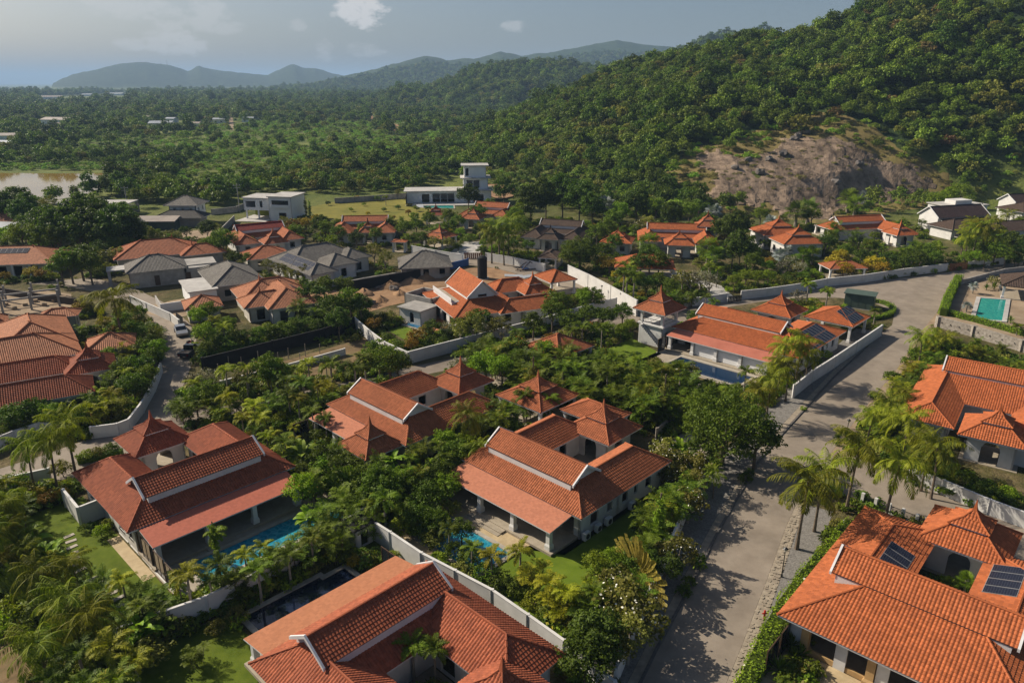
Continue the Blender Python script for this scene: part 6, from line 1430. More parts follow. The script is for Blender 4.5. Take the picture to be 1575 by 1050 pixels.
grove('in the dark grove at the bottom left', {
    'banana': [(30, 832, 3.8), (12, 812, 3.8), (56, 838, 3.4), (78, 852, 3.2), (8, 850, 3.6)], 'coco': [(112, 862, 3.6), (128, 950, 4.6), (60, 990, 4.4)], 'travellergreen': [(42, 905, 4.6)],
    'areca': [(15, 880, 3.8), (72, 925, 3.8), (100, 900, 3.6), (140, 925, 3.8), (218, 912, 3.6), (246, 915, 3.4), (190, 955, 3.6), (230, 950, 3.2), (90, 965, 3.6), (20, 785, 3.6), (150, 890, 3.0)],
    'fox': [(186, 888, 3.6), (165, 990, 5.0), (205, 1010, 4.4)], 'foxgreen': [(120, 1000, 4.6), (180, 1040, 4.4), (130, 1045, 4.0), (75, 1040, 4.0)], 'shrub': [(60, 880, 2.2), (250, 930, 2.2), (210, 970, 2.6), (255, 960, 2.0), (150, 960, 2.6), (30, 930, 2.4), (60, 950, 2.2), (230, 1000, 2.4)]})
grove('beside the lane left of the dark red villa', {'coco': [(38, 690, 5.2), (100, 655, 6.6), (72, 682, 5.8)], 'broad': [(20, 640, 4.2), (52, 628, 4.2), (118, 640, 3.6)], 'shrub': [(20, 745, 2.4), (40, 752, 2.0), (130, 700, 1.6), (150, 695, 1.5), (170, 690, 1.6), (95, 720, 2.0), (25, 770, 2.2)], 'gold': [(75, 765, 1.8), (95, 758, 1.5), (60, 757, 1.5)]})
grove('on the dark red villa lawn', {'shrub': [(155, 815, 1.5), (140, 808, 1.0), (128, 812, .9), (165, 806, 1.1)]})
grove('in the screen along the blue pool', {'areca': [(352, 885, 3.4), (372, 895, 3.4), (420, 862, 3.8), (460, 838, 4.0), (498, 812, 4.2), (515, 832, 3.6), (538, 800, 4.0)],
    'foxgreen': [(335, 862, 4.0), (395, 872, 4.0), (442, 848, 4.0), (478, 822, 4.2), (322, 890, 3.4), (330, 816, 3.4)], 'fox': [(285, 876, 4.8), (405, 838, 3.2), (376, 850, 3.4)], 'vine': [(330, 830, 4.2)], 'shrub': [(300, 930, 1.3), (410, 885, 1.2), (480, 850, 1.2)]})
grove('in the bed at the black pool', {'shrub': [(535, 855, 1.2), (575, 850, 1.2), (590, 862, 1.1), (605, 855, 1.0), (330, 965, 1.4), (365, 945, 1.4)], 'gold': [(545, 862, 1.4)], 'areca': [(300, 1000, 2.2)]})
grove('beside the dark red villa', {'fox': [(390, 620, 5.0), (350, 606, 4.6), (410, 668, 3.6), (434, 690, 3.4), (452, 676, 3.2), (470, 694, 2.8), (400, 640, 4.4), (452, 655, 2.4), (372, 640, 3.6)], 'foxgreen': [(440, 582, 4.4), (466, 586, 4.6), (508, 556, 5.6), (545, 562, 5.4), (560, 548, 5.0), (480, 630, 4.2), (500, 640, 4.0)],
    'broad': [(410, 566, 5.4), (424, 572, 4.8), (598, 556, 5.8), (582, 545, 5.6), (612, 560, 4.6), (325, 606, 4.8), (300, 612, 4.2)], 'areca': [(285, 625, 4.2), (272, 622, 3.6), (340, 632, 3.4), (470, 620, 3.4), (455, 612, 3.2), (512, 612, 3.0)], 'shrub': [(385, 690, 1.8), (430, 640, 1.8), (490, 670, 1.8), (415, 700, 1.6), (470, 655, 1.8), (360, 650, 1.8), (530, 600, 1.6), (555, 592, 1.6), (500, 605, 1.6)], 'gold': [(400, 690, 1.8), (380, 672, 1.8)], 'pale': [(325, 580, 3.0), (640, 582, 2.6), (300, 588, 2.8)]})
grove('before the spired veranda', {'broad': [(500, 706, 4.6), (528, 722, 4.4), (560, 738, 4.2), (640, 742, 4.0), (676, 724, 4.2), (660, 762, 3.8), (612, 772, 3.6), (700, 700, 4.4)], 'bright': [(462, 752, 4.6), (620, 735, 3.8), (690, 745, 3.8), (718, 702, 4.2)], 'dark': [(585, 745, 5.0)],
    'areca': [(482, 735, 4.2), (520, 765, 4.2), (505, 790, 4.0), (555, 780, 3.8), (640, 705, 3.2), (600, 712, 3.0), (630, 790, 3.6), (572, 800, 3.4)], 'travellergreen': [(536, 742, 4.0)], 'foxgreen': [(590, 762, 4.8), (575, 770, 4.0)], 'shrub': [(545, 705, 2.2), (580, 715, 2.0), (660, 790, 2.2), (690, 780, 1.8), (620, 810, 2.0)], 'banana': [(470, 795, 3.0)]})
grove('behind the central villa', {'coco': [(722, 640, 4.8), (740, 690, 3.8)], 'foxgreen': [(806, 604, 4.6), (846, 610, 4.2)], 'areca': [(752, 628, 4.8), (770, 640, 4.6), (790, 636, 4.6), (735, 655, 4.4), (810, 620, 4.2), (840, 622, 3.6)], 'bright': [(715, 680, 3.8), (700, 660, 3.4)], 'vine': [(728, 668, 4.4), (820, 585, 6.6)]})
FH = [(725, 540), (742, 528), (762, 545), (782, 535), (800, 555), (818, 548), (838, 562), (858, 552), (878, 565), (898, 556), (916, 574), (936, 566), (955, 586), (975, 578), (994, 594), (1012, 588), (1032, 600), (1050, 594), (1068, 606),
      (800, 578), (828, 584), (856, 590), (884, 592), (910, 602), (936, 606), (962, 616), (988, 620), (1012, 628), (1036, 622), (846, 536), (872, 540), (1060, 622)]
grove('in the tall hedge above the central villa', {'areca': [(x, y, 5.0 + .5 * ((i * 7) % 3 - 1)) for i, (x, y) in enumerate(FH)], 'bright': [(748, 558, 5.0), (772, 566, 5.0), (735, 565, 4.2)], 'flame': [(795, 535, 4.4), (838, 540, 4.2), (930, 545, 3.0)], 'vine': [(1022, 612, 7.0)], 'pale': [(705, 562, 2.4)]})
grove('at the drive of the central villa', {'giant': [(1118, 645, 8.8)], 'broad': [(1165, 672, 6.4), (1080, 690, 4.6)], 'coco': [(1100, 730, 2.8)], 'banana': [(1048, 690, 3.0)], 'frangi': [(1022, 692, 3.2)], 'travellergreen': [(1052, 712, 3.0)]})
grove('along the road wall of the central villa', {'areca': [(1040, 765, 4.6), (1012, 772, 4.4), (988, 792, 4.2), (1015, 815, 4.2), (1000, 838, 4.0), (962, 848, 3.6), (1055, 748, 4.0), (980, 905, 3.8)], 'frangi': [(1042, 850, 3.6), (1060, 775, 3.4), (955, 925, 4.0), (978, 945, 4.0)], 'bright': [(915, 868, 3.0), (940, 862, 3.0), (1028, 790, 3.6)],
    'broad': [(985, 862, 3.6), (1025, 872, 3.4)], 'olive': [(968, 975, 4.4), (945, 998, 4.2), (1068, 740, 3.4)], 'dark': [(922, 980, 5.0), (900, 1010, 4.6)], 'vine': [(1014, 800, 6.2)]})
grove('at the wall above the lowest villa', {'fox': [(800, 842, 4.4), (756, 850, 3.6), (872, 905, 4.0), (845, 892, 4.0)], 'arecagold': [(895, 915, 3.8), (822, 880, 3.4), (860, 925, 3.4)], 'foxgreen': [(690, 808, 3.4), (725, 838, 3.2), (915, 905, 3.8)], 'shrub': [(652, 812, 2.2), (668, 828, 2.0), (700, 845, 1.8), (720, 862, 1.8), (745, 880, 1.8), (770, 892, 1.8), (795, 905, 1.8), (820, 925, 1.8), (845, 942, 1.8), (875, 955, 1.9), (640, 800, 2.2), (905, 965, 2.0)],
    'broad': [(640, 790, 3.6), (670, 800, 3.4), (710, 815, 3.0)], 'areca': [(930, 925, 3.8), (900, 935, 3.4)]})
grove('as twins in the court of the lowest villa', {'foxgreen': [(634, 986, 4.0), (668, 992, 3.8)]})
grove('on the sunny verge of the road', {'coco': [(1240, 745, 6.8), (1266, 730, 6.2), (1318, 692, 6.8), (1378, 715, 6.4)]}) 
grove('in the palm row of the right villa', {'coco': [(1448, 690, 5.8), (1400, 650, 5.8), (1366, 622, 5.2), (1430, 690, 5.0), (1340, 640, 4.6)], 'areca': [(1380, 660, 3.8), (1352, 660, 3.4), (1404, 690, 3.6), (1422, 715, 3.4), (1390, 612, 4.2), (1408, 590, 4.2), (1424, 568, 4.2), (1440, 548, 4.2), (1456, 532, 4.0), (1372, 680, 3.2), (1440, 725, 3.0)], 'shrub': [(1460, 720, 1.8), (1490, 735, 1.6), (1520, 748, 1.6), (1405, 730, 1.6), (1430, 738, 1.6), (1550, 758, 1.6), (1350, 688, 1.8), (1475, 640, 1.4)]})
grove('below the stone retaining wall', {'arecagold': [(1448, 520, 3.2), (1432, 532, 3.2)], 'areca': [(1475, 528, 2.8), (1492, 538, 2.8), (1510, 542, 2.8), (1528, 550, 2.8), (1546, 556, 2.8), (1565, 562, 2.8), (1500, 524, 2.6), (1540, 535, 2.6), (1580, 550, 2.6)], 'foxgreen': [(1566, 500, 3.6)]})
grove('beside the bright orange villa', {'yucca': [(1218, 985, 1.9), (1200, 1022, 2.0), (1222, 1005, 1.5), (1232, 1000, 1.6)], 'fanpalm': [(1486, 892, 1.9), (1460, 898, 1.5)], 'shrub': [(1212, 1040, 1.2), (1245, 985, .9)]})
grove('at the turning place', {'foxgreen': [(1244, 436, 4.6), (1274, 446, 4.4), (1347, 476, 3.4)], 'ixora': [(1262, 472, 1.4), (1245, 476, 1.4)], 'pale': [(1228, 456, 2.8)]})
grove('in front of the solar villa', {'coco': [(1206, 532, 5.4), (1232, 528, 5.2), (1186, 585, 5.2), (1215, 565, 4.6), (1195, 560, 4.8), (1172, 602, 4.4), (1245, 545, 4.4)], 'foxgreen': [(1148, 568, 3.8)], 'frangi': [(1058, 572, 3.0), (1310, 488, 2.6)], 'shrub': [(1255, 555, 1.6), (1270, 545, 1.4), (1090, 592, 1.6), (1110, 600, 1.6), (1300, 505, 1.4)], 'areca': [(1095, 600, 3.2), (1130, 600, 3.2)]})
grove('between the lookout tower and the lane', {'shrub': [(868, 516, 2.4), (888, 514, 2.4), (908, 510, 2.6), (1000, 506, 2.0), (1040, 500, 2.0)], 'gold': [(846, 520, 2.4), (880, 510, 2.4)], 'bright': [(935, 505, 3.0), (955, 508, 3.0), (970, 500, 3.0)], 'broad': [(958, 480, 4.0), (1068, 488, 3.2)], 'ixora': [(918, 502, 2.4)], 'foxgreen': [(926, 500, 4.2)]})
grove('along the loft villa wall', {'olive': [(728, 498, 5.4), (770, 502, 4.8), (708, 505, 4.4)], 'broad': [(850, 478, 5.4), (876, 492, 4.6), (905, 482, 4.4), (928, 486, 4.4), (820, 496, 4.6), (862, 465, 4.8)], 'flame': [(848, 462, 4.6), (700, 498, 2.8), (716, 494, 2.6)], 'foxgreen': [(795, 508, 3.8), (896, 500, 4.6), (880, 505, 4.2)], 'gold': [(640, 516, 3.0), (655, 508, 2.6), (576, 498, 2.8), (632, 528, 2.4)], 'shrub': [(600, 488, 2.4), (585, 490, 2.4), (558, 482, 2.2), (612, 532, 1.8), (596, 520, 1.6), (668, 520, 1.8), (680, 524, 1.8), (830, 505, 2.0)], 'areca': [(752, 518, 3.2)], 'pale': [(690, 505, 2.6), (745, 508, 3.0)]})
grove('round the two-finial terracotta house', {'broad': [(480, 452, 5.6), (512, 470, 5.8), (538, 462, 5.6), (498, 440, 5.0), (530, 440, 4.6), (468, 440, 4.4), (555, 470, 4.6)], 'areca': [(462, 470, 4.8), (490, 480, 4.4)], 'bright': [(306, 484, 4.4), (322, 478, 4.4), (316, 512, 4.6)], 'fox': [(343, 500, 4.2), (330, 488, 3.8)], 'dark': [(520, 492, 5.0)], 'olive': [(470, 418, 4.0), (430, 415, 4.0), (445, 422, 3.6), (412, 408, 3.8)], 'gold': [(330, 472, 2.0)]})
grove('above the black mesh screen', {'broad': [(x, y, 2.9) for x, y in ((345, 525), (362, 520), (380, 516), (398, 512), (416, 508), (434, 504), (452, 500), (470, 497), (488, 500), (330, 530), (315, 536))], 'shrub': [(x, y, 2.2) for x, y in ((352, 534), (390, 525), (425, 516), (460, 508), (320, 545))]})
grove('beside the curved village lane', {'broad': [(215, 562, 4.4), (226, 532, 4.4), (236, 548, 3.8), (204, 590, 4.4), (186, 572, 4.2), (206, 508, 4.2), (188, 492, 4.0), (150, 622, 3.6), (215, 600, 3.6)], 'bright': [(228, 575, 3.8), (196, 560, 3.8)], 'fox': [(170, 602, 4.0), (150, 600, 3.2)], 'areca': [(130, 618, 3.6), (100, 622, 3.4), (70, 628, 3.4), (222, 505, 3.4), (242, 515, 3.2), (128, 505, 3.2)], 'gold': [(124, 472, 2.6), (160, 494, 2.4), (180, 505, 2.2), (100, 512, 1.8)], 'ixora': [(205, 500, 2.2), (215, 512, 2.2)], 'coco': [(177, 462, 7.4)], 'shrub': [(95, 556, 1.8), (75, 562, 1.8), (55, 566, 1.8), (35, 570, 1.8), (112, 552, 1.8), (190, 620, 2.0), (30, 640, 2.4), (10, 640, 2.4), (170, 640, 2.4), (120, 645, 2.4), (60, 645, 2.2)]})
grove('at the head of the village lane', {'broad': [(106, 402, 7.0), (122, 396, 7.4), (136, 405, 6.6), (92, 408, 6.0)], 'gold': [(50, 418, 3.0), (66, 420, 2.8), (6, 424, 2.4)], 'shrub': [(80, 424, 2.2), (150, 415, 2.6), (165, 412, 2.6)]})
grove('in the dark wood behind the left villas', {'dark': [(112, 338, 11), (134, 330, 12.5), (152, 342, 11), (178, 346, 10.5), (88, 348, 10), (196, 352, 9), (120, 355, 9), (72, 340, 8), (160, 360, 8), (8, 318, 9), (26, 312, 10), (38, 318, 9)], 'bright': [(38, 362, 5.4), (58, 368, 5.2), (18, 366, 5.0), (74, 372, 4.6)], 'olive': [(60, 350, 6.0), (66, 318, 6), (76, 312, 6)], 'broad': [(214, 358, 5.0), (196, 374, 4.8), (176, 376, 5.0), (152, 382, 5.0), (140, 390, 4.6), (210, 372, 4.2)], 'frangi': [(184, 392, 4.0), (164, 396, 4.0)]})
grove('round the left orange houses', {'broad': [(334, 372, 6.4), (346, 366, 6.0), (320, 378, 5.0), (362, 396, 4.0), (382, 398, 3.6), (500, 350, 5.0), (520, 358, 5.0), (548, 366, 4.6)], 'olive': [(240, 366, 4.0), (272, 363, 3.6), (575, 386, 5.0), (592, 396, 4.8), (402, 392, 3.2), (366, 410, 3.6)], 'gold': [(452, 346, 4.4), (470, 343, 4.4), (486, 338, 4.0)], 'dark': [(492, 345, 5.5), (318, 352, 5.0)], 'bright': [(510, 372, 4.4), (190, 392, 3.6)], 'frangi': [(385, 372, 3.0)], 'vine': [(470, 318, 6.0), (476, 322, 5.6)]})
grove('below the yellow lawn', {'broad': [(600, 346, 5.0), (622, 350, 5.0), (640, 345, 5.0), (660, 336, 5.0), (690, 332, 5.4), (704, 340, 4.8), (648, 366, 4.0), (560, 352, 4.4), (578, 360, 4.4)], 'areca': [(672, 350, 4.4), (686, 348, 4.4), (625, 366, 4.2)], 'frangi': [(668, 372, 3.2), (690, 374, 3.2)], 'gold': [(566, 328, 1.6), (550, 304, 2.0), (628, 326, 2.0), (690, 355, 2.0), (606, 334, 1.4)], 'shrub': [(580, 305, 1.8), (612, 318, 1.6), (590, 322, 1.4), (640, 320, 2.0), (540, 322, 1.4), (505, 312, 1.6), (705, 378, 2.2), (722, 366, 2.4), (560, 314, 1.2)], 'foxgreen': [(593, 302, 3.2), (545, 298, 3.0)], 'olive': [(612, 296, 3.4)]})
grove('round the grey spired villa', {'coco': [(768, 350, 7.4), (782, 346, 7.4), (756, 358, 6.6), (775, 362, 6.4)], 'broad': [(800, 345, 6.0), (790, 376, 3.8), (775, 382, 3.6), (812, 378, 3.6), (876, 392, 5.4), (738, 350, 4.4)], 'bright': [(806, 322, 7.0), (792, 332, 6.5), (760, 384, 3.4)], 'dark': [(840, 300, 11.5), (866, 296, 12.5), (892, 304, 11.5), (816, 308, 10.5), (912, 318, 9)], 'silver': [(930, 317, 6.4)], 'giant': [(892, 384, 6.8)], 'shrub': [(830, 392, 2.2), (802, 390, 2.0), (850, 405, 1.6), (740, 384, 2.0)]})
grove('in front of the wide arched porch', {'broad': [(1000, 392, 6.0), (1014, 402, 5.4), (986, 404, 5.4), (945, 372, 5.0), (930, 386, 5.0), (1012, 432, 4.6), (994, 436, 4.6), (1030, 440, 4.2), (935, 350, 6.0), (918, 358, 6.0)], 'foxgreen': [(966, 408, 6.6), (976, 420, 6.4), (960, 418, 6.0), (1094, 408, 4.4), (1104, 412, 4.2), (1086, 454, 3.4), (1098, 462, 3.4)], 'fanpalm': [(998, 372, 5.4), (1090, 380, 5.6), (1100, 392, 5.0)], 'gold': [(938, 408, 3.6), (926, 402, 3.4), (950, 422, 2.4), (960, 432, 2.2), (1112, 366, 3.2), (988, 452, 1.8)], 'frangi': [(998, 344, 4.8), (985, 350, 4.4), (1050, 430, 4.0)], 'pale': [(1062, 432, 3.8), (1092, 434, 4.2), (1078, 428, 3.8)], 'areca': [(1030, 456, 3.6), (1046, 458, 3.6), (1062, 455, 3.4), (1018, 462, 3.4)], 'pine': [(1128, 384, 8.6)], 'dark': [(1140, 378, 8.0), (1120, 352, 8), (1136, 345, 8)], 'bright': [(1148, 424, 3.8), (1166, 426, 3.8), (1182, 424, 3.6), (1130, 432, 3.6)], 'shrub': [(970, 444, 1.8), (1196, 430, 2.0), (1100, 420, 1.8)]})
grove('below the twin spired roofs', {'broad': [(1150, 386, 6.4), (1158, 402, 5.0), (1270, 372, 5.0), (1300, 385, 4.4), (1338, 378, 4.6), (1368, 398, 4.0), (1390, 402, 3.8), (1416, 398, 4.0), (1440, 396, 4.0), (1404, 392, 4.4), (1428, 388, 4.6), (1325, 392, 4.0)], 'silver': [(1200, 392, 3.4), (1212, 386, 3.0)], 'pale': [(1218, 404, 3.6), (1206, 412, 3.4), (1230, 412, 3.0)], 'fanpalm': [(1236, 392, 4.4), (1250, 390, 4.4), (1226, 325, 7), (1244, 320, 7), (1306, 304, 7), (1316, 312, 6.5)], 'gold': [(1284, 404, 4.0), (1298, 412, 3.8), (1292, 394, 4.0), (1346, 404, 3.8), (1358, 412, 3.4), (1330, 412, 3.0)], 'areca': [(1284, 352, 6.0), (1276, 362, 5.6), (1316, 362, 5.6), (1384, 386, 4.6), (1400, 380, 5.0), (1420, 380, 5.0), (1440, 384, 4.4), (1356, 378, 4.0)], 'bright': [(1180, 408, 3.4), (1250, 330, 6), (1170, 330, 6)], 'shrub': [(1235, 424, 2.0), (1212, 428, 2.0), (1255, 420, 2.0), (1310, 420, 1.8), (1372, 412, 2.0), (1400, 412, 2.0), (1430, 408, 2.0)]})
grove('at the right end of the street wall', {'coco': [(1518, 350, 7.4), (1504, 352, 7.0), (1490, 366, 5.6), (1530, 362, 6.0)], 'broad': [(1482, 374, 4.8), (1532, 386, 5.0), (1562, 372, 6.0), (1548, 392, 4.4), (1580, 384, 5.4), (1515, 385, 4.6)], 'bright': [(1486, 396, 3.8), (1500, 394, 3.8), (1516, 398, 3.4)], 'flame': [(1540, 390, 3.2)], 'areca': [(1568, 392, 4.2), (1554, 382, 4.6)]})
def grove_z(where, z, items):
    for kind, pts in items.items():
        for k, (x, y, h) in enumerate(sorted(pts)):
            q = P(x, y, PROTO[kind][0]['cf'] * h + z); words = KIND[kind][1]
            plant_at(kind, (q.x, q.y, z), h, (words if len(pts) == 1 else ORD[k] + ' ' + words + ' from left') + ' ' + where, KIND[kind][0].replace('_', ' ') + 's ' + where)
grove_z('on the sandy pool terrace', TZ, {'silver': [(1498, 440, 2.2), (1488, 470, 1.8)], 'yucca': [(1530, 438, 2.0), (1518, 440, 1.6), (1555, 490, 1.6)], 'frangi': [(1528, 432, 2.4)]})
# the fan-shaped palm faces the road
for o in list(COL.objects):
    if o.name.startswith('traveller_palm') and o.parent is None: o.rotation_euler = (0, 0, R_(-20))
grove('beside the pool lawn of the central villa', {'traveller': [(984, 868, 4.6)]}, rz=R_(114))

# clipped hedges
def hedge(label, pix, w, hgt, z=0.0, mat='leaf_hedge', flowers=False, closed=False, dens=42):
    pts = [P(x, y, z) for x, y in pix]; c = sum(pts, Vector()) / len(pts); rng = np.random.default_rng(int(abs(c.x * 13 + c.y))); r = empty('clipped_hedge', (c.x, c.y, z)); tag(r, label, 'hedge')
    core = MB(); Cs, Ns = [], []; seg = list(zip(pts, pts[1:] + ([pts[0]] if closed else [])))[:None if closed else len(pts) - 1]
    for a, b in seg:
        a2, b2 = np.array(a - c)[:2], np.array(b - c)[:2]; t = b2 - a2; L = np.linalg.norm(t); t = t / L; n = np.array([-t[1], t[0]]); hw = w / 2 * .8
        p = [a2 - n * hw, b2 - n * hw, b2 + n * hw, a2 + n * hw]; core.prism([tuple(q) for q in p], -.05, hgt * .86)
        k = int(L * (w + 2 * hgt) * dens); s = rng.random(k) * L; u = rng.random(k) * (w + 2 * hgt)
        off = np.where(u < hgt, -w / 2, np.where(u > hgt + w, w / 2, u - hgt - w / 2)); zz = np.where(u < hgt, u, np.where(u > hgt + w, u - hgt - w, hgt)) + rng.normal(0, .05, k)
        off = off + rng.normal(0, .06, k) + .1 * np.sin(s * 1.3); C = np.stack([a2[0] + t[0] * s + n[0] * off, a2[1] + t[1] * s + n[1] * off, zz], 1)
        nn = np.where(u < hgt, -1.0, np.where(u > hgt + w, 1.0, 0.0)); Nn = np.stack([n[0] * nn, n[1] * nn, (nn == 0) * 1.0 + .3], 1); Cs.append(C); Ns.append(Nn)
    core.build('branches', 'leaf_dark', r); C, Nn = np.concatenate(Cs), np.concatenate(Ns)
    o = bpy.data.objects.new('foliage', qmesh('foliage', leaves(rng, C, Nn, .19, .55, .6), mat)); COL.objects.link(o); o.parent = r
    if flowers:
        i = rng.integers(0, len(C), len(C) // 160); f = bpy.data.objects.new('blossom', qmesh('blossom', leaves(rng, C[i] + Nn[i] * .06, Nn[i], .2, .4, .9), 'flower_white')); COL.objects.link(f); f.parent = r
hedge('long clipped hedge with white blossom between the gravel path and the bright orange villa', [(1140, 1075), (1160, 1035), (1180, 990), (1204, 945), (1232, 905), (1262, 868), (1290, 838), (1308, 815)], 1.3, 1.2, flowers=True)
q = P(1335, 478); hedge('round clipped hedge in the turning place', [(1335 + 38 * math.cos(a), 478 + 13.5 * math.sin(a)) for a in [i * 6.283 / 18 for i in range(18)]], .9, .7, closed=True); 
hedge('clipped hedge in front of the electricity cabinet', [(1268, 480), (1295, 486), (1325, 488)], .9, .8)
hedge('hedge along the road edge of the raised pool terrace', [(1450, 486), (1456, 466), (1466, 446), (1474, 432)], 1.3, 1.5, z=TZ); hedge('hedge on top of the stone retaining wall', [(1449, 482), (1490, 492), (1530, 503), (1575, 516), (1640, 534)], 1.2, .9, z=TZ)
hedge('low dark hedge at the foot of the stepped street wall', [(1366, 427), (1410, 421), (1452, 416)], .8, .7, mat='leaf_dark'); hedge('low dark hedge right of the wooden gate', [(1496, 412), (1540, 405)], .8, .6, mat='leaf_dark')
hedge('low hedge at the corner of the shaded lane', [(698, 548), (732, 540)], 1.2, .8); hedge('hedge along the lane behind the spired veranda villa', [(430, 622), (500, 608), (560, 597), (600, 588)], 1.0, .9, mat='leaf_mid')
hedge('tall hedge along the lane wall of the dark red villa', [(190, 700), (150, 706), (120, 712)], 1.0, .9, mat='leaf_dark')
hedge('dark hedge on the lawn side of the loft villa wall', [(555, 490), (580, 512), (620, 535)], .8, .9, mat='leaf_dark')

# ------------------------------------------------------------------ scattered growth as stuff (instances)
def scatter(name, label, pts, scl, rot, idx, protos):
    col = bpy.data.collections.new(name + '_kinds')
    for i, me in enumerate(protos):
        o = bpy.data.objects.new('%s_kind_%02d' % (name, i), me); col.objects.link(o)
    me = bpy.data.meshes.new(name); me.vertices.add(len(pts)); me.vertices.foreach_set('co', np.asarray(pts, np.float32).ravel())
    for nm, tp, d in (('sc', 'FLOAT', scl), ('rz', 'FLOAT', rot)): a = me.attributes.new(nm, tp, 'POINT'); a.data.foreach_set('value', np.asarray(d, np.float32))
    a = me.attributes.new('pi', 'INT', 'POINT'); a.data.foreach_set('value', np.asarray(idx, np.int32))
    ng = bpy.data.node_groups.new(name, 'GeometryNodeTree'); ng.interface.new_socket('Geometry', in_out='INPUT', socket_type='NodeSocketGeometry'); ng.interface.new_socket('Geometry', in_out='OUTPUT', socket_type='NodeSocketGeometry')
    N, L = ng.nodes, ng.links; gi, go = N.new('NodeGroupInput'), N.new('NodeGroupOutput'); ci = N.new('GeometryNodeCollectionInfo'); ci.inputs['Collection'].default_value = col; ci.inputs['Separate Children'].default_value = True; ci.inputs['Reset Children'].default_value = True
    ip = N.new('GeometryNodeInstanceOnPoints'); ip.inputs['Pick Instance'].default_value = True
    def attr(n_, t): a = N.new('GeometryNodeInputNamedAttribute'); a.data_type = t; a.inputs[0].default_value = n_; return a.outputs[0]
    cx = N.new('ShaderNodeCombineXYZ'); L.new(attr('rz', 'FLOAT'), cx.inputs[2]); e2 = N.new('FunctionNodeEulerToRotation'); L.new(cx.outputs[0], e2.inputs[0])
    L.new(gi.outputs[0], ip.inputs['Points']); L.new(ci.outputs[0], ip.inputs['Instance']); L.new(attr('pi', 'INT'), ip.inputs['Instance Index']); L.new(e2.outputs[0], ip.inputs['Rotation']); L.new(attr('sc', 'FLOAT'), ip.inputs['Scale'])
    L.new(ip.outputs[0], go.inputs[0]); o = bpy.data.objects.new(name, me); COL.objects.link(o); md = o.modifiers.new('scatter', 'NODES'); md.node_group = ng
    return tag(o, label, kind='stuff')
def topix(x, y, z):
    """picture pixel of world points"""
    c, s = math.cos(PITCH), math.sin(PITCH); dz = z - CAM_H; dep = y * c - dz * s; up = y * s + dz * c
    return 787.5 + FPX * x / dep, 525 - FPX * up / dep
def inpoly(px, py, poly):
    r = np.zeros(px.shape, bool); n = len(poly)
    for i in range(n):
        (x0, y0), (x1, y1) = poly[i], poly[(i + 1) % n]
        cnd = ((y0 > py) != (y1 > py)) & (px < (x1 - x0) * (py - y0) / ((y1 - y0) if y1 != y0 else 1e-9) + x0); r ^= cnd
    return r
# low growth filling the garden beds round the plants
KEEP = [o for o in COL.objects if o.type == 'MESH' and o.get('kind') == 'structure' and o.name.split('.')[0] in ('road', 'side_road', 'turning_place', 'upper_lane', 'middle_lane', 'village_lane', 'lawn', 'driveway', 'pool_terrace', 'gravel_verge', 'verge', 'gravel_path', 'kerb_strip', 'path')]
tris = []
for o in KEEP:
    o.data.calc_loop_triangles()
    for t in o.data.loop_triangles: tris.append([tuple(o.data.vertices[i].co[:2]) for i in t.vertices])
tris = np.array(tris)

def hits(x, y):
    p = np.array([[x, y]])
    for t in tris:
        (ax, ay), (bx, by), (cx, cy) = t; d1 = (x - bx) * (ay - by) - (ax - bx) * (y - by); d2 = (x - cx) * (by - cy) - (bx - cx) * (y - cy); d3 = (x - ax) * (cy - ay) - (cx - ax) * (y - ay)
        if not ((d1 < 0 or d2 < 0 or d3 < 0) and (d1 > 0 or d2 > 0 or d3 > 0)): return True
    for h, (u0, u1, v0, v1) in FOOT:
        dx, dy = x - h.o.x, y - h.o.y; u, v = dx * h.U.x + dy * h.U.y, dx * h.V.x + dy * h.V.y
        if u0 - .2 < u < u1 + .2 and v0 - .2 < v < v1 + .2: return True
    return False
def fill(where, poly, n, kinds, hr, seed):
    """more plants on free garden ground inside a pixel outline (pixels at ground level)"""
    rr = random.Random(seed); w = [P(*q) for q in poly]; wp = [(q.x, q.y) for q in w]; x0, x1 = min(q[0] for q in wp), max(q[0] for q in wp); y0, y1 = min(q[1] for q in wp), max(q[1] for q in wp); got = {}; done = []; tries = 0
    while len(done) < n and tries < n * 60:
        tries += 1; x, y = rr.uniform(x0, x1), rr.uniform(y0, y1)
        if not inpoly(np.array([x]), np.array([y]), wp)[0] or hits(x, y): continue
        if any((x - a) ** 2 + (y - b) ** 2 < 2.2 for a, b in done): continue
        done.append((x, y)); k = rr.choice(kinds); got.setdefault(k, []).append((topix(x, y, 0)[0], x, y, rr.uniform(*hr)))
    for k, L in got.items():
        L.sort(); nm = KIND[k][0]
        for i, (_, x, y, h) in enumerate(L):
            hh = h * {'shrub': .62, 'gold': .7, 'ixora': .6, 'coco': 1.25, 'foxgreen': 1.1, 'fox': 1.05, 'dark': 1.35}.get(k, 1.0)
            plant_at(k, (x, y, 0.0 if math.hypot(x, y) < 225 else H1(x, y)), hh, (ORD[i] + ' ' if len(L) > 1 else '') + 'filler ' .replace('filler ', '') + KIND[k][1] + (' from left ' if len(L) > 1 else ' ') + where, nm.replace('_', ' ') + 's ' + where)
fill('in the greenery round the wide arched villa', [(900, 348), (1130, 342), (1150, 455), (1030, 455), (940, 425), (880, 398)], 26, ['broad', 'bright', 'areca', 'shrub', 'foxgreen', 'gold', 'shrub', 'fanpalm'], (2.8, 4.2), 1)
fill('in the greenery round the twin roofs', [(1130, 345), (1470, 345), (1470, 402), (1280, 426), (1145, 445)], 28, ['bright', 'areca', 'shrub', 'gold', 'fanpalm', 'gold', 'foxgreen', 'shrub'], (2.6, 3.8), 2)
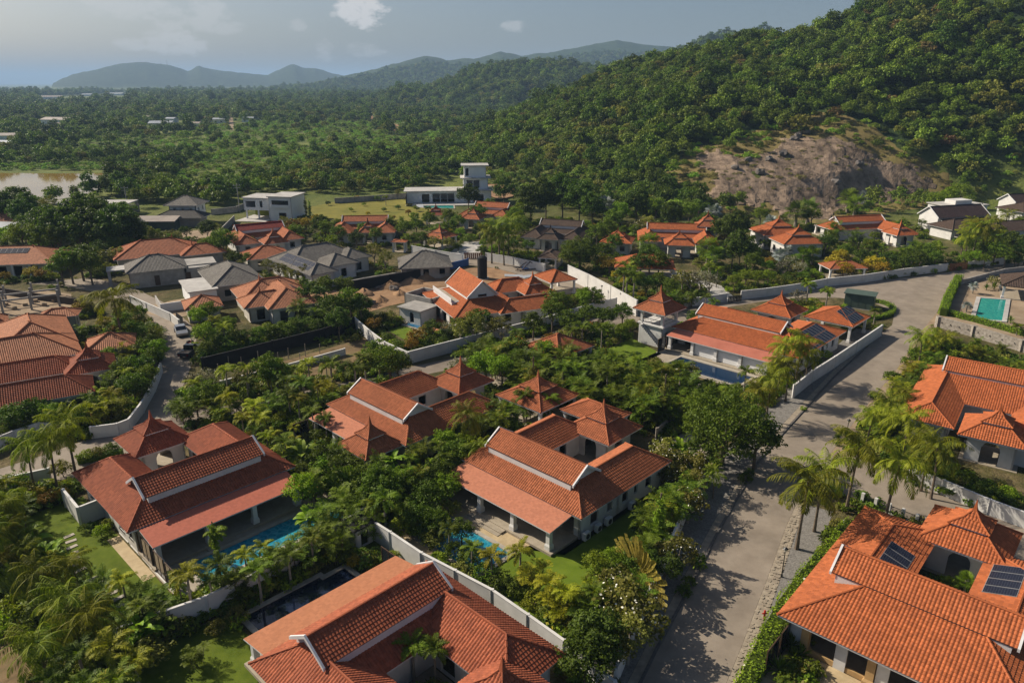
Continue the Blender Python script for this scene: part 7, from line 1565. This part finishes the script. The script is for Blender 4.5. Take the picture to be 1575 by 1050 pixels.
fill('in the greenery below the dark roofs', [(1470, 350), (1620, 342), (1620, 390), (1490, 402)], 18, ['broad', 'areca', 'bright', 'shrub', 'coco'], (3.2, 5.0), 3)
fill('in the greenery of the middle gardens', [(470, 345), (700, 335), (900, 345), (880, 402), (745, 386), (620, 374), (500, 374)], 28, ['broad', 'bright', 'areca', 'shrub', 'foxgreen', 'gold', 'shrub'], (2.8, 4.2), 4)
fill('in the left wood', [(-20, 345), (215, 345), (218, 398), (60, 400), (-20, 384)], 34, ['broad', 'dark', 'bright', 'olive', 'shrub'], (5.5, 8.5), 5)
fill('behind the orange left houses', [(205, 372), (480, 350), (470, 376), (330, 402), (180, 412)], 18, ['broad', 'bright', 'shrub', 'olive'], (3.5, 5.5), 6)
fill('in the gardens of the left villas', [(120, 470), (245, 505), (242, 590), (190, 650), (-20, 690), (-20, 640), (150, 605)], 30, ['fox', 'areca', 'bright', 'shrub', 'gold', 'shrub', 'arecagold'], (3.0, 4.6), 7)
fill('in the palm garden left of centre', [(258, 615), (560, 562), (625, 560), (500, 622), (480, 642), (445, 690), (470, 770), (365, 665)], 36, ['areca', 'fox', 'shrub', 'foxgreen', 'fox', 'arecagold', 'fox'], (2.8, 4.4), 8)
fill('in the jungle beside the veranda', [(455, 730), (640, 700), (705, 700), (695, 765), (640, 795), (560, 805), (470, 805)], 26, ['areca', 'foxgreen', 'bright', 'shrub', 'areca', 'banana'], (2.6, 4.2), 9)
fill('in the palm thicket above the central villa', [(720, 545), (860, 545), (1060, 605), (1085, 650), (960, 640), (900, 615), (780, 610)], 24, ['areca', 'areca', 'foxgreen', 'areca'], (3.8, 5.4), 10)
fill('in the shrubbery by the shaded verge', [(1005, 735), (1070, 745), (1030, 850), (960, 1010), (900, 965), (985, 870)], 22, ['areca', 'shrub', 'frangi', 'bright', 'areca'], (2.4, 3.8), 11)
fill('in the bottom left jungle', [(-30, 775), (90, 790), (180, 915), (262, 950), (262, 1075), (120, 1075), (90, 1000), (62, 935), (-30, 890)], 52, ['areca', 'banana', 'foxgreen', 'shrub', 'coco', 'areca', 'fox', 'coco'], (2.4, 4.0), 12)
fill('in the thicket of the right villa', [(1335, 672), (1440, 525), (1462, 535), (1395, 645), (1440, 702), (1400, 728)], 20, ['areca', 'areca', 'shrub', 'coco', 'arecagold'], (2.6, 4.0), 13)
fill('inside the loft villa wall', [(640, 530), (760, 512), (900, 484), (955, 472), (945, 462), (800, 496), (700, 508)], 16, ['broad', 'shrub', 'olive', 'bright'], (3.0, 4.6), 14)
fill('below the lookout lawn', [(850, 545), (925, 545), (950, 560), (1040, 575), (1060, 595), (900, 575)], 14, ['areca', 'shrub', 'areca'], (2.6, 3.8), 15)
fill('along the pool screens', [(285, 945), (565, 815), (545, 800), (270, 925)], 4, ['shrub', 'foxgreen'], (1.6, 2.6), 16)
fill('along the wall of the lowest villa', [(580, 815), (650, 860), (760, 915), (870, 985), (950, 950), (860, 920), (745, 880), (640, 810)], 16, ['shrub', 'arecagold', 'shrub'], (1.8, 2.8), 17)
fill('beside the terracotta left middle house', [(300, 520), (470, 480), (540, 460), (560, 500), (440, 530), (315, 560)], 9, ['broad', 'bright', 'areca', 'shrub'], (2.6, 4.0), 18)
rng = np.random.default_rng(77); pts = []
for (x, y, h) in PLANTED:
    k = 16; a = rng.uniform(0, 6.28, k); r = np.sqrt(rng.random(k)) * (1.1 + .42 * min(h, 6)); pts.append(np.stack([x + np.cos(a) * r, y + np.sin(a) * r], 1))
pts = np.concatenate(pts); bad = np.zeros(len(pts), bool)
for t in tris:
    (ax, ay), (bx, by), (cx, cy) = t; d1 = (pts[:, 0] - bx) * (ay - by) - (ax - bx) * (pts[:, 1] - by); d2 = (pts[:, 0] - cx) * (by - cy) - (bx - cx) * (pts[:, 1] - cy); d3 = (pts[:, 0] - ax) * (cy - ay) - (cx - ax) * (pts[:, 1] - ay)
    bad |= ~(((d1 < 0) | (d2 < 0) | (d3 < 0)) & ((d1 > 0) | (d2 > 0) | (d3 > 0)))
for h, (u0, u1, v0, v1) in FOOT:
    dx, dy = pts[:, 0] - h.o.x, pts[:, 1] - h.o.y; u, v = dx * h.U.x + dy * h.U.y, dx * h.V.x + dy * h.V.y; bad |= (u > u0 - .6) & (u < u1 + .6) & (v > v0 - .6) & (v < v1 + .6)
pts = pts[~bad]; zz = height(pts[:, 0], pts[:, 1]); zz = np.where(np.hypot(pts[:, 0], pts[:, 1]) < 215, 0, zz)
tuft = [qmesh('tuft', cloud(np.random.default_rng(600 + k), (.5, .5, .35), .3, 14, .26, 16, .2), m_) for k, m_ in enumerate(('leaf_mid', 'leaf_dark', 'leaf_areca', 'leaf_hedge', 'leaf_mid', 'leaf_olive'))]
n = len(pts); scatter('ground_cover', 'low leafy ground cover in the garden beds', np.column_stack([pts, zz]), rng.uniform(.6, 1.7, n), rng.uniform(0, 6.28, n), rng.integers(0, len(tuft), n), tuft)

# ------------------------------------------------------------------ bare rock on the hill
ROCK = [(1056, 246), (1098, 236), (1150, 252), (1195, 226), (1212, 214), (1290, 214), (1345, 240), (1405, 262), (1440, 290), (1350, 315), (1300, 326), (1262, 338), (1215, 334), (1180, 322), (1130, 318), (1090, 302), (1110, 272)]
def hill_patch(name, poly, mat, label, nx, ny, rough, lift):
    """ground of another kind lying on the hillside, sunk into it along its edge"""
    xs = np.linspace(min(p[0] for p in poly) - 12, max(p[0] for p in poly) + 12, nx); ys = np.linspace(min(p[1] for p in poly) - 8, max(p[1] for p in poly) + 8, ny); V = np.zeros((ny, nx, 3))
    for i, y in enumerate(ys):
        for j, x in enumerate(xs): V[i, j] = T(x, y)
    PX, PY = np.meshgrid(xs, ys); PX = PX + fbm(PX / 14, PY / 9, 3, 51) * 26; PY = PY + fbm(PX / 12, PY / 8, 3, 52) * 14; ins = inpoly(PX, PY, poly).astype(float)
    for _ in range(2):
        p = np.pad(ins, 1, mode='edge'); ins = (p[:-2, 1:-1] + p[2:, 1:-1] + p[1:-1, :-2] + p[1:-1, 2:] + 2 * p[1:-1, 1:-1]) / 6
    X, Y = V[..., 0], V[..., 1]
    ridge = 1 - np.abs(fbm(X / 7, Y / 26, 4, 41)) * 2.4; blk = np.abs(fbm(X / 4, Y / 4, 4, 42)); big = fbm(X / 26, Y / 26, 3, 43)
    V[..., 2] += np.where(ins > .02, -.9 + (.9 + lift) * np.clip(ins * 1.4, 0, 1) + rough * ins * (ridge * .7 + blk * 1.3 + big * .8), -1.2)
    idx = np.arange(nx * ny).reshape(ny, nx); keep = (ins[:-1, :-1] + ins[1:, 1:] + ins[1:, :-1] + ins[:-1, 1:]) > .05
    F = np.stack([idx[:-1, :-1], idx[1:, :-1], idx[1:, 1:], idx[:-1, 1:]], -1)[keep]
    me = bpy.data.meshes.new(name); me.from_pydata([tuple(v) for v in V.reshape(-1, 3)], [], [tuple(f) for f in F]); me.update()
    bm = bmesh.new(); bm.from_mesh(me); bmesh.ops.delete(bm, geom=[v for v in bm.verts if not v.link_faces], context='VERTS'); bm.to_mesh(me); bm.free()
    me.materials.append(MAT[mat]); o = bpy.data.objects.new(name, me); COL.objects.link(o); tag(o, label, kind='structure')
RING = [(1015, 262), (1060, 225), (1130, 215), (1180, 190), (1260, 172), (1340, 190), (1400, 238), (1470, 280), (1450, 312), (1300, 345), (1100, 330)]
hill_patch('rock_face', ROCK, 'rock', 'bare streaked brown rock face on the lower hillside', 120, 70, .6, .2)
hill_patch('dry_slope', RING, 'dry_grass', 'dry yellowish grass slope round the bare rock', 60, 36, .25, .05)
for i, (x, y, r) in enumerate([(1228, 212, 1.6), (1240, 208, 1.3), (1222, 218, 1.4), (1182, 250, 1.5), (1168, 268, 1.4), (1150, 250, 1.2), (1205, 240, 1.6), (1130, 262, 1.3), (1285, 285, 1.5), (1320, 258, 1.4)]):
    q = T(x, y, .9); boulder(ORD[i] + ' grey boulder resting on the bare rock face, counted from the top', q, r, i + 20, group='boulders on the rock face')

FH_ = [(250, 197, 20, 12, 'metal_roof', 'broad white metal-roofed house among the trees of the plain'), (265, 189, 10, 8, 'metal_roof', 'small white roof behind the broad metal-roofed house'), (318, 188, 11, 8, 'salmon', 'pink-roofed house in the trees of the plain'), (378, 183, 11, 8, 'metal_roof', 'pale roof right of the sandy track on the plain'), (382, 188, 12, 7, 'metal_roof', 'second pale roof right of the sandy track, slightly nearer'),
       (95, 192, 36, 14, 'metal_roof_rust', 'long grey shed roof near the left villas of the plain'), (105, 200, 22, 12, 'metal_roof_rust', 'shorter grey shed in front of the long one on the plain'), (4, 211, 14, 10, 'metal_roof', 'pale roof cut by the left picture edge, farthest of three'), (10, 218, 16, 10, 'metal_roof_rust', 'brownish roof at the left picture edge, middle of three'), (4, 232, 18, 12, 'metal_roof', 'pale roof at the left picture edge, nearest of three'),
       (75, 153, 60, 22, 'metal_roof_rust', 'long flat warehouse far out on the plain'), (178, 147, 55, 18, 'metal_roof', 'bright white warehouse roof far out on the plain'), (135, 148, 28, 16, 'metal_roof', 'small bright roof between the two far warehouses'), (245, 147, 20, 14, 'metal_roof', 'tiny white roof right of the far warehouses'), (475, 146, 36, 18, 'metal_roof', 'small white building before the blue mountains'), (125, 157, 46, 18, 'concrete_pale', 'grey hall below the bright warehouse'), (150, 136, 60, 25, 'concrete_pale', 'farthest grey building under the pointed mountain'), (285, 153, 20, 12, 'metal_roof_rust', 'faint roof between the far warehouses and the white building'), (165, 192, 16, 10, 'metal_roof', 'bluish roof among trees left of the broad white house'), (225, 186, 12, 9, 'metal_roof_rust', 'small brown roof left of the broad white house'), (30, 186, 14, 10, 'metal_roof', 'pale roof left of the long grey shed'), (62, 180, 13, 9, 'metal_roof_rust', 'brown roof behind the long grey shed'), (142, 178, 12, 9, 'metal_roof', 'lone pale roof behind the bluish roof'),
       (300, 197, 12, 8, 'metal_roof_rust', 'brown roof nearest the open green field'), (338, 190, 11, 8, 'metal_roof', 'white roof left of the sandy track'), (402, 184, 11, 8, 'salmon', 'pink roof farthest right of the sandy track'), (40, 160, 30, 14, 'metal_roof', 'pale shed below the long flat warehouse'), (215, 158, 24, 12, 'metal_roof', 'pale shed below the tiny white roof'), (5, 146, 40, 16, 'metal_roof_rust', 'far shed cut by the left picture edge')]
# ------------------------------------------------------------------ woods
def forest():
    rng = np.random.default_rng(5); prot = []
    def tree(sd, R, zc, cl, cr, per, sz, mat): return qmesh('wood', cloud(np.random.default_rng(sd), R, zc, cl, cr, per, sz, low=-.35, shell=(.5, 1)), mat)
    for k, R3 in enumerate(((2.9, 2.2, 2.2), (2.2, 3.0, 2.9), (3.3, 2.9, 1.8), (2.0, 2.1, 2.5), (2.7, 2.7, 2.3))): prot.append(tree(700 + k, R3, R3[2] + .9, 26 + 4 * k, .85 + .1 * (k % 3), 26, .58, 'leaf_forest'))            # 0-4 rounded trees
    prot.append(tree(710, (2.4, 2.4, 3.2), 4.4, 36, .8, 26, .6, 'leaf_dark')); prot.append(tree(711, (2.9, 2.9, 2.4), 3.4, 36, .85, 26, .6, 'leaf_dark'))   # 5-6 darker
    prot.append(tree(712, (2.5, 2.5, 2.0), 3.0, 30, .75, 22, .58, 'leaf_olive'))                                     # 7 olive
    for k in range(3): prot.append(tree(720 + k, (2.6, 2.6, 1.3), 1.2, 26, .75, 26, .5, 'leaf_scrub'))               # 8-10 scrub
    for k in range(2): prot.append(tree(730 + k, (2.0, 2.0, .9), .8, 22, .6, 20, .42, 'leaf_dryscrub'))              # 11-12 dry scrub
    prot.append(tree(740, (2.4, 2.4, 2.0), 3.0, 28, .75, 20, .55, 'leaf_redbrown'))                                  # 13
    edge = [(-900, 240), (-300, 258), (0, 318), (60, 318), (160, 302), (200, 312), (300, 316), (345, 318), (372, 300), (470, 298), (520, 300), (640, 294), (690, 270), (760, 296), (800, 312), (850, 320), (905, 338), (1000, 342), (1090, 332), (1200, 330), (1330, 332), (1420, 322), (1500, 318), (1575, 314), (1750, 304), (2200, 290)]
    ea = np.array([math.atan2(P(x, y).x, P(x, y).y) for x, y in edge]); ed = np.array([P(x, y).length for x, y in edge]); o_ = np.argsort(ea); ea, ed = ea[o_], ed[o_]
    pts = []
    for d0, d1, cell in ((190, 520, 3.3), (520, 1000, 5.2), (1000, 1900, 6.5), (1900, 3300, 11.0)):
        xm = d1 * math.sin(R_(42)); gx = np.arange(-xm, xm, cell); gy = np.arange(d0 * .6, d1, cell); X, Y = np.meshgrid(gx, gy); X = X.ravel() + rng.uniform(-.5, .5, X.size) * cell; Y = Y.ravel() + rng.uniform(-.5, .5, Y.size) * cell
        D = np.hypot(X, Y); A = np.arctan2(X, Y); k = (D >= d0) & (D < d1) & (np.abs(A) < R_(41)) & (D > np.interp(A, ea, ed)); pts.append(np.column_stack([X[k], Y[k], np.full(k.sum(), cell)]))
    p = np.concatenate(pts); X, Y, cell = p.T; Z = height(X, Y); D = np.hypot(X, Y); px, py = topix(X, Y, Z); n = len(X)
    idx = rng.integers(0, 5, n); u = rng.random(n); idx = np.where(u < .16, 5, np.where(u < .30, 6, np.where(u < .38, 7, idx))); s = (.5 + 1.15 * rng.random(n) ** 1.6) * np.clip(cell / 4.4, .80, 1.75) * (.8 + .75 * vnoise(X / 22, Y / 22, 61)); keep = np.ones(n, bool)
    patch = fbm(X / 45, Y / 45, 3, 9)
    idx = np.where((patch > .2) & (rng.random(n) < .3), 7, idx); hillm = (Z > 8) & (D < 620)
    # open scrub fields on the plain
    fld = (Z < 4) & (fbm(X / 120 + 3, Y / 60, 3, 15) > -.02) & (D > 330) & (D < 900); fld |= inpoly(px, py, [(120, 214), (330, 205), (560, 196), (620, 215), (480, 232), (320, 238), (140, 236)]) | inpoly(px, py, [(300, 240), (480, 236), (480, 262), (330, 290), (260, 284)])
    fld &= rng.random(n) < .93; big_f = inpoly(px, py, [(120, 212), (330, 202), (560, 192), (640, 212), (480, 232), (320, 238), (140, 238)]) | inpoly(px, py, [(300, 244), (480, 240), (480, 262), (330, 285), (280, 276)]); keep &= ~(fld & (rng.random(n) < np.where(big_f, .55, .34))); idx = np.where(fld, 8 + rng.integers(0, 3, n), idx); s = np.where(fld, rng.uniform(.5, .95, n) * np.clip(cell / 4.4, .9, 1.4), s)
    # dry open ground round the rock
    ring = inpoly(px, py, [(1015, 262), (1060, 225), (1130, 215), (1180, 190), (1260, 172), (1340, 190), (1400, 238), (1470, 280), (1450, 312), (1300, 345), (1100, 330)]); dry = ring & (rng.random(n) < .86) | (hillm & (patch > .34) & (rng.random(n) < .4))
    idx = np.where(dry, np.where(rng.random(n) < np.where(ring, .7, .25), 11 + rng.integers(0, 2, n), 8), idx); s = np.where(dry, rng.uniform(.35, .85, n), s)
    rb = hillm & (rng.random(n) < .02); idx = np.where(rb & ~dry, 13, idx)
    rk = inpoly(px, py, ROCK); keep &= ~(rk & (rng.random(n) > .85 * (fbm(X / 16, Y / 16, 3, 31) > -.06))); s = np.where(rk, s * .7, s); idx = np.where(rk, 11 + rng.integers(0, 2, n), idx)
    for poly in ([(-400, 258), (0, 263), (164, 262), (166, 292), (130, 304), (60, 316), (-60, 322), (-500, 326)], [(735, 285), (790, 282), (800, 305), (760, 312)], [(562, 172), (574, 172), (582, 190), (570, 190)], [(596, 186), (620, 192), (626, 208), (604, 208)], [(348, 172), (358, 172), (362, 200), (352, 200)],
                 [(60, 150), (200, 144), (200, 158), (60, 166)], [(225, 190), (270, 184), (300, 194), (240, 206)]): keep &= ~inpoly(px, py, poly)
    s = np.where((Z < 5) & ~fld & (D < 1500), s * .78, s)
    for (fx, fy, fw, fd, _, _) in FH_:
        q = P(fx, fy); keep &= ~((np.abs(X - q.x) < fw * .55 + 2) & (Y > q.y - fd - .06 * q.y) & (Y < q.y + fd * .6))
    keep &= rng.random(n) > np.where(D < 500, .03, .06)
    rock3 = T(1050, 95); k = keep
    scatter('forest', 'dense green woods over the plain and hills', np.column_stack([X, Y, Z - .25 * s])[k], s[k], rng.uniform(0, 6.28, n)[k], idx[k], prot); print('forest', k.sum())
forest()
# trees that stand out on the wood's edge, and lone trees on the skyline
grove('at the foot of the hill behind the villas', {'bright': [(955, 325, 7), (1010, 318, 7), (1060, 325, 7), (1460, 300, 7), (1480, 295, 8), (1440, 306, 6)], 'dark': [(980, 308, 9), (1035, 330, 8), (775, 292, 9), (1085, 345, 7), (720, 300, 8)], 'silver': [(1098, 325, 5), (1330, 304, 5), (1185, 340, 4)], 'broad': [(750, 318, 6), (735, 326, 6), (945, 335, 6), (1075, 318, 6)]})
grove('by the brown pond', {'dark': [(176, 268, 10.5), (168, 280, 7), (184, 278, 8)], 'broad': [(20, 300, 7), (210, 300, 6)]})

# ------------------------------------------------------------------ far houses on the plain
for i, (x, y, w, d, mt, lab) in enumerate(FH_):
    q = P(x, y); h = House('far_house', lab, 'building', (q.x, q.y), [8, -15, 25, -5][i % 4], tile='salmon', group='far buildings on the plain'); hz = 4.0 + w * .03
    h.part_box('wall', (-w / 2, w / 2, -d / 2, d / 2), 0, hz, 'modern_white')
    m = MB(); rz_ = hz + d * .16; o1 = .6; a = [(-w / 2 - o1, -d / 2 - o1, hz + .02), (w / 2 + o1, -d / 2 - o1, hz + .02), (w / 2 + o1, d / 2 + o1, hz + .02), (-w / 2 - o1, d / 2 + o1, hz + .02)]; r0, r1 = (-w / 2 - o1, 0, rz_), (w / 2 + o1, 0, rz_)
    m.face([a[0], a[1], r1, r0]); m.face([a[2], a[3], r0, r1]); m.face([a[3], a[0], r0]); m.face([a[1], a[2], r1]); m.build('roof', mt if mt in MAT else 'tileb_' + mt, h.root)
    nw = max(2, min(8, int(w / 6)))
    for k in range(nw): u = -w / 2 + w * (k + .5) / nw; MB().box(u - .9, u + .9, -d / 2 - .05, -d / 2 - .01, 1.2, 2.8).build('window', 'glass', h.root)
sheet('track', [(350, 171), (357, 171), (360, 200), (354, 200)], .1, 'soil_sand', 'sandy track on the plain'); sheet('track', [(565, 174), (571, 174), (579, 189), (573, 189)], .1, 'soil', 'brown track in the woods'); sheet('track', [(598, 188), (615, 193), (622, 207), (608, 206)], .1, 'soil', 'bare earth patch in the woods'); 
m = MB(); pp = [T(x, y, .5) for x, y in ((742, 286), (785, 284), (798, 302), (768, 310), (745, 300))]; m.face(pp[::-1]); o = m.build('bare_earth', 'soil'); tag(o, 'patch of bare orange earth beside the white tower villa', kind='structure')
# radio mast on the far mountain
q = T(257, 99); 
r = empty('radio_mast', q); tag(r, 'thin radio mast on top of the far blue mountain', 'mast'); m = MB(); m.tube((0, 0, -5), (0, 0, 48), 2.2, 1.0, 5); m.build('pole', 'metal_grey', r)

# ------------------------------------------------------------------ haze
m = bpy.data.materials.new('haze'); m.use_nodes = True; nt = m.node_tree; nt.nodes.clear(); out = nt.nodes.new('ShaderNodeOutputMaterial'); pv = nt.nodes.new('ShaderNodeVolumePrincipled')
pv.inputs['Color'].default_value = (.46, .69, 1.0, 1); pv.inputs['Density'].default_value = 0.000125; pv.inputs['Anisotropy'].default_value = 0.0; nt.links.new(pv.outputs[0], out.inputs['Volume'])
b = MB(); b.box(-27000, 27000, -27000, 27000, -2.0, 300.0); hz = b.build('haze', 'glass'); hz.data.materials.clear(); hz.data.materials.append(m); tag(hz, 'thin blue haze over the plain and hills', kind='stuff')
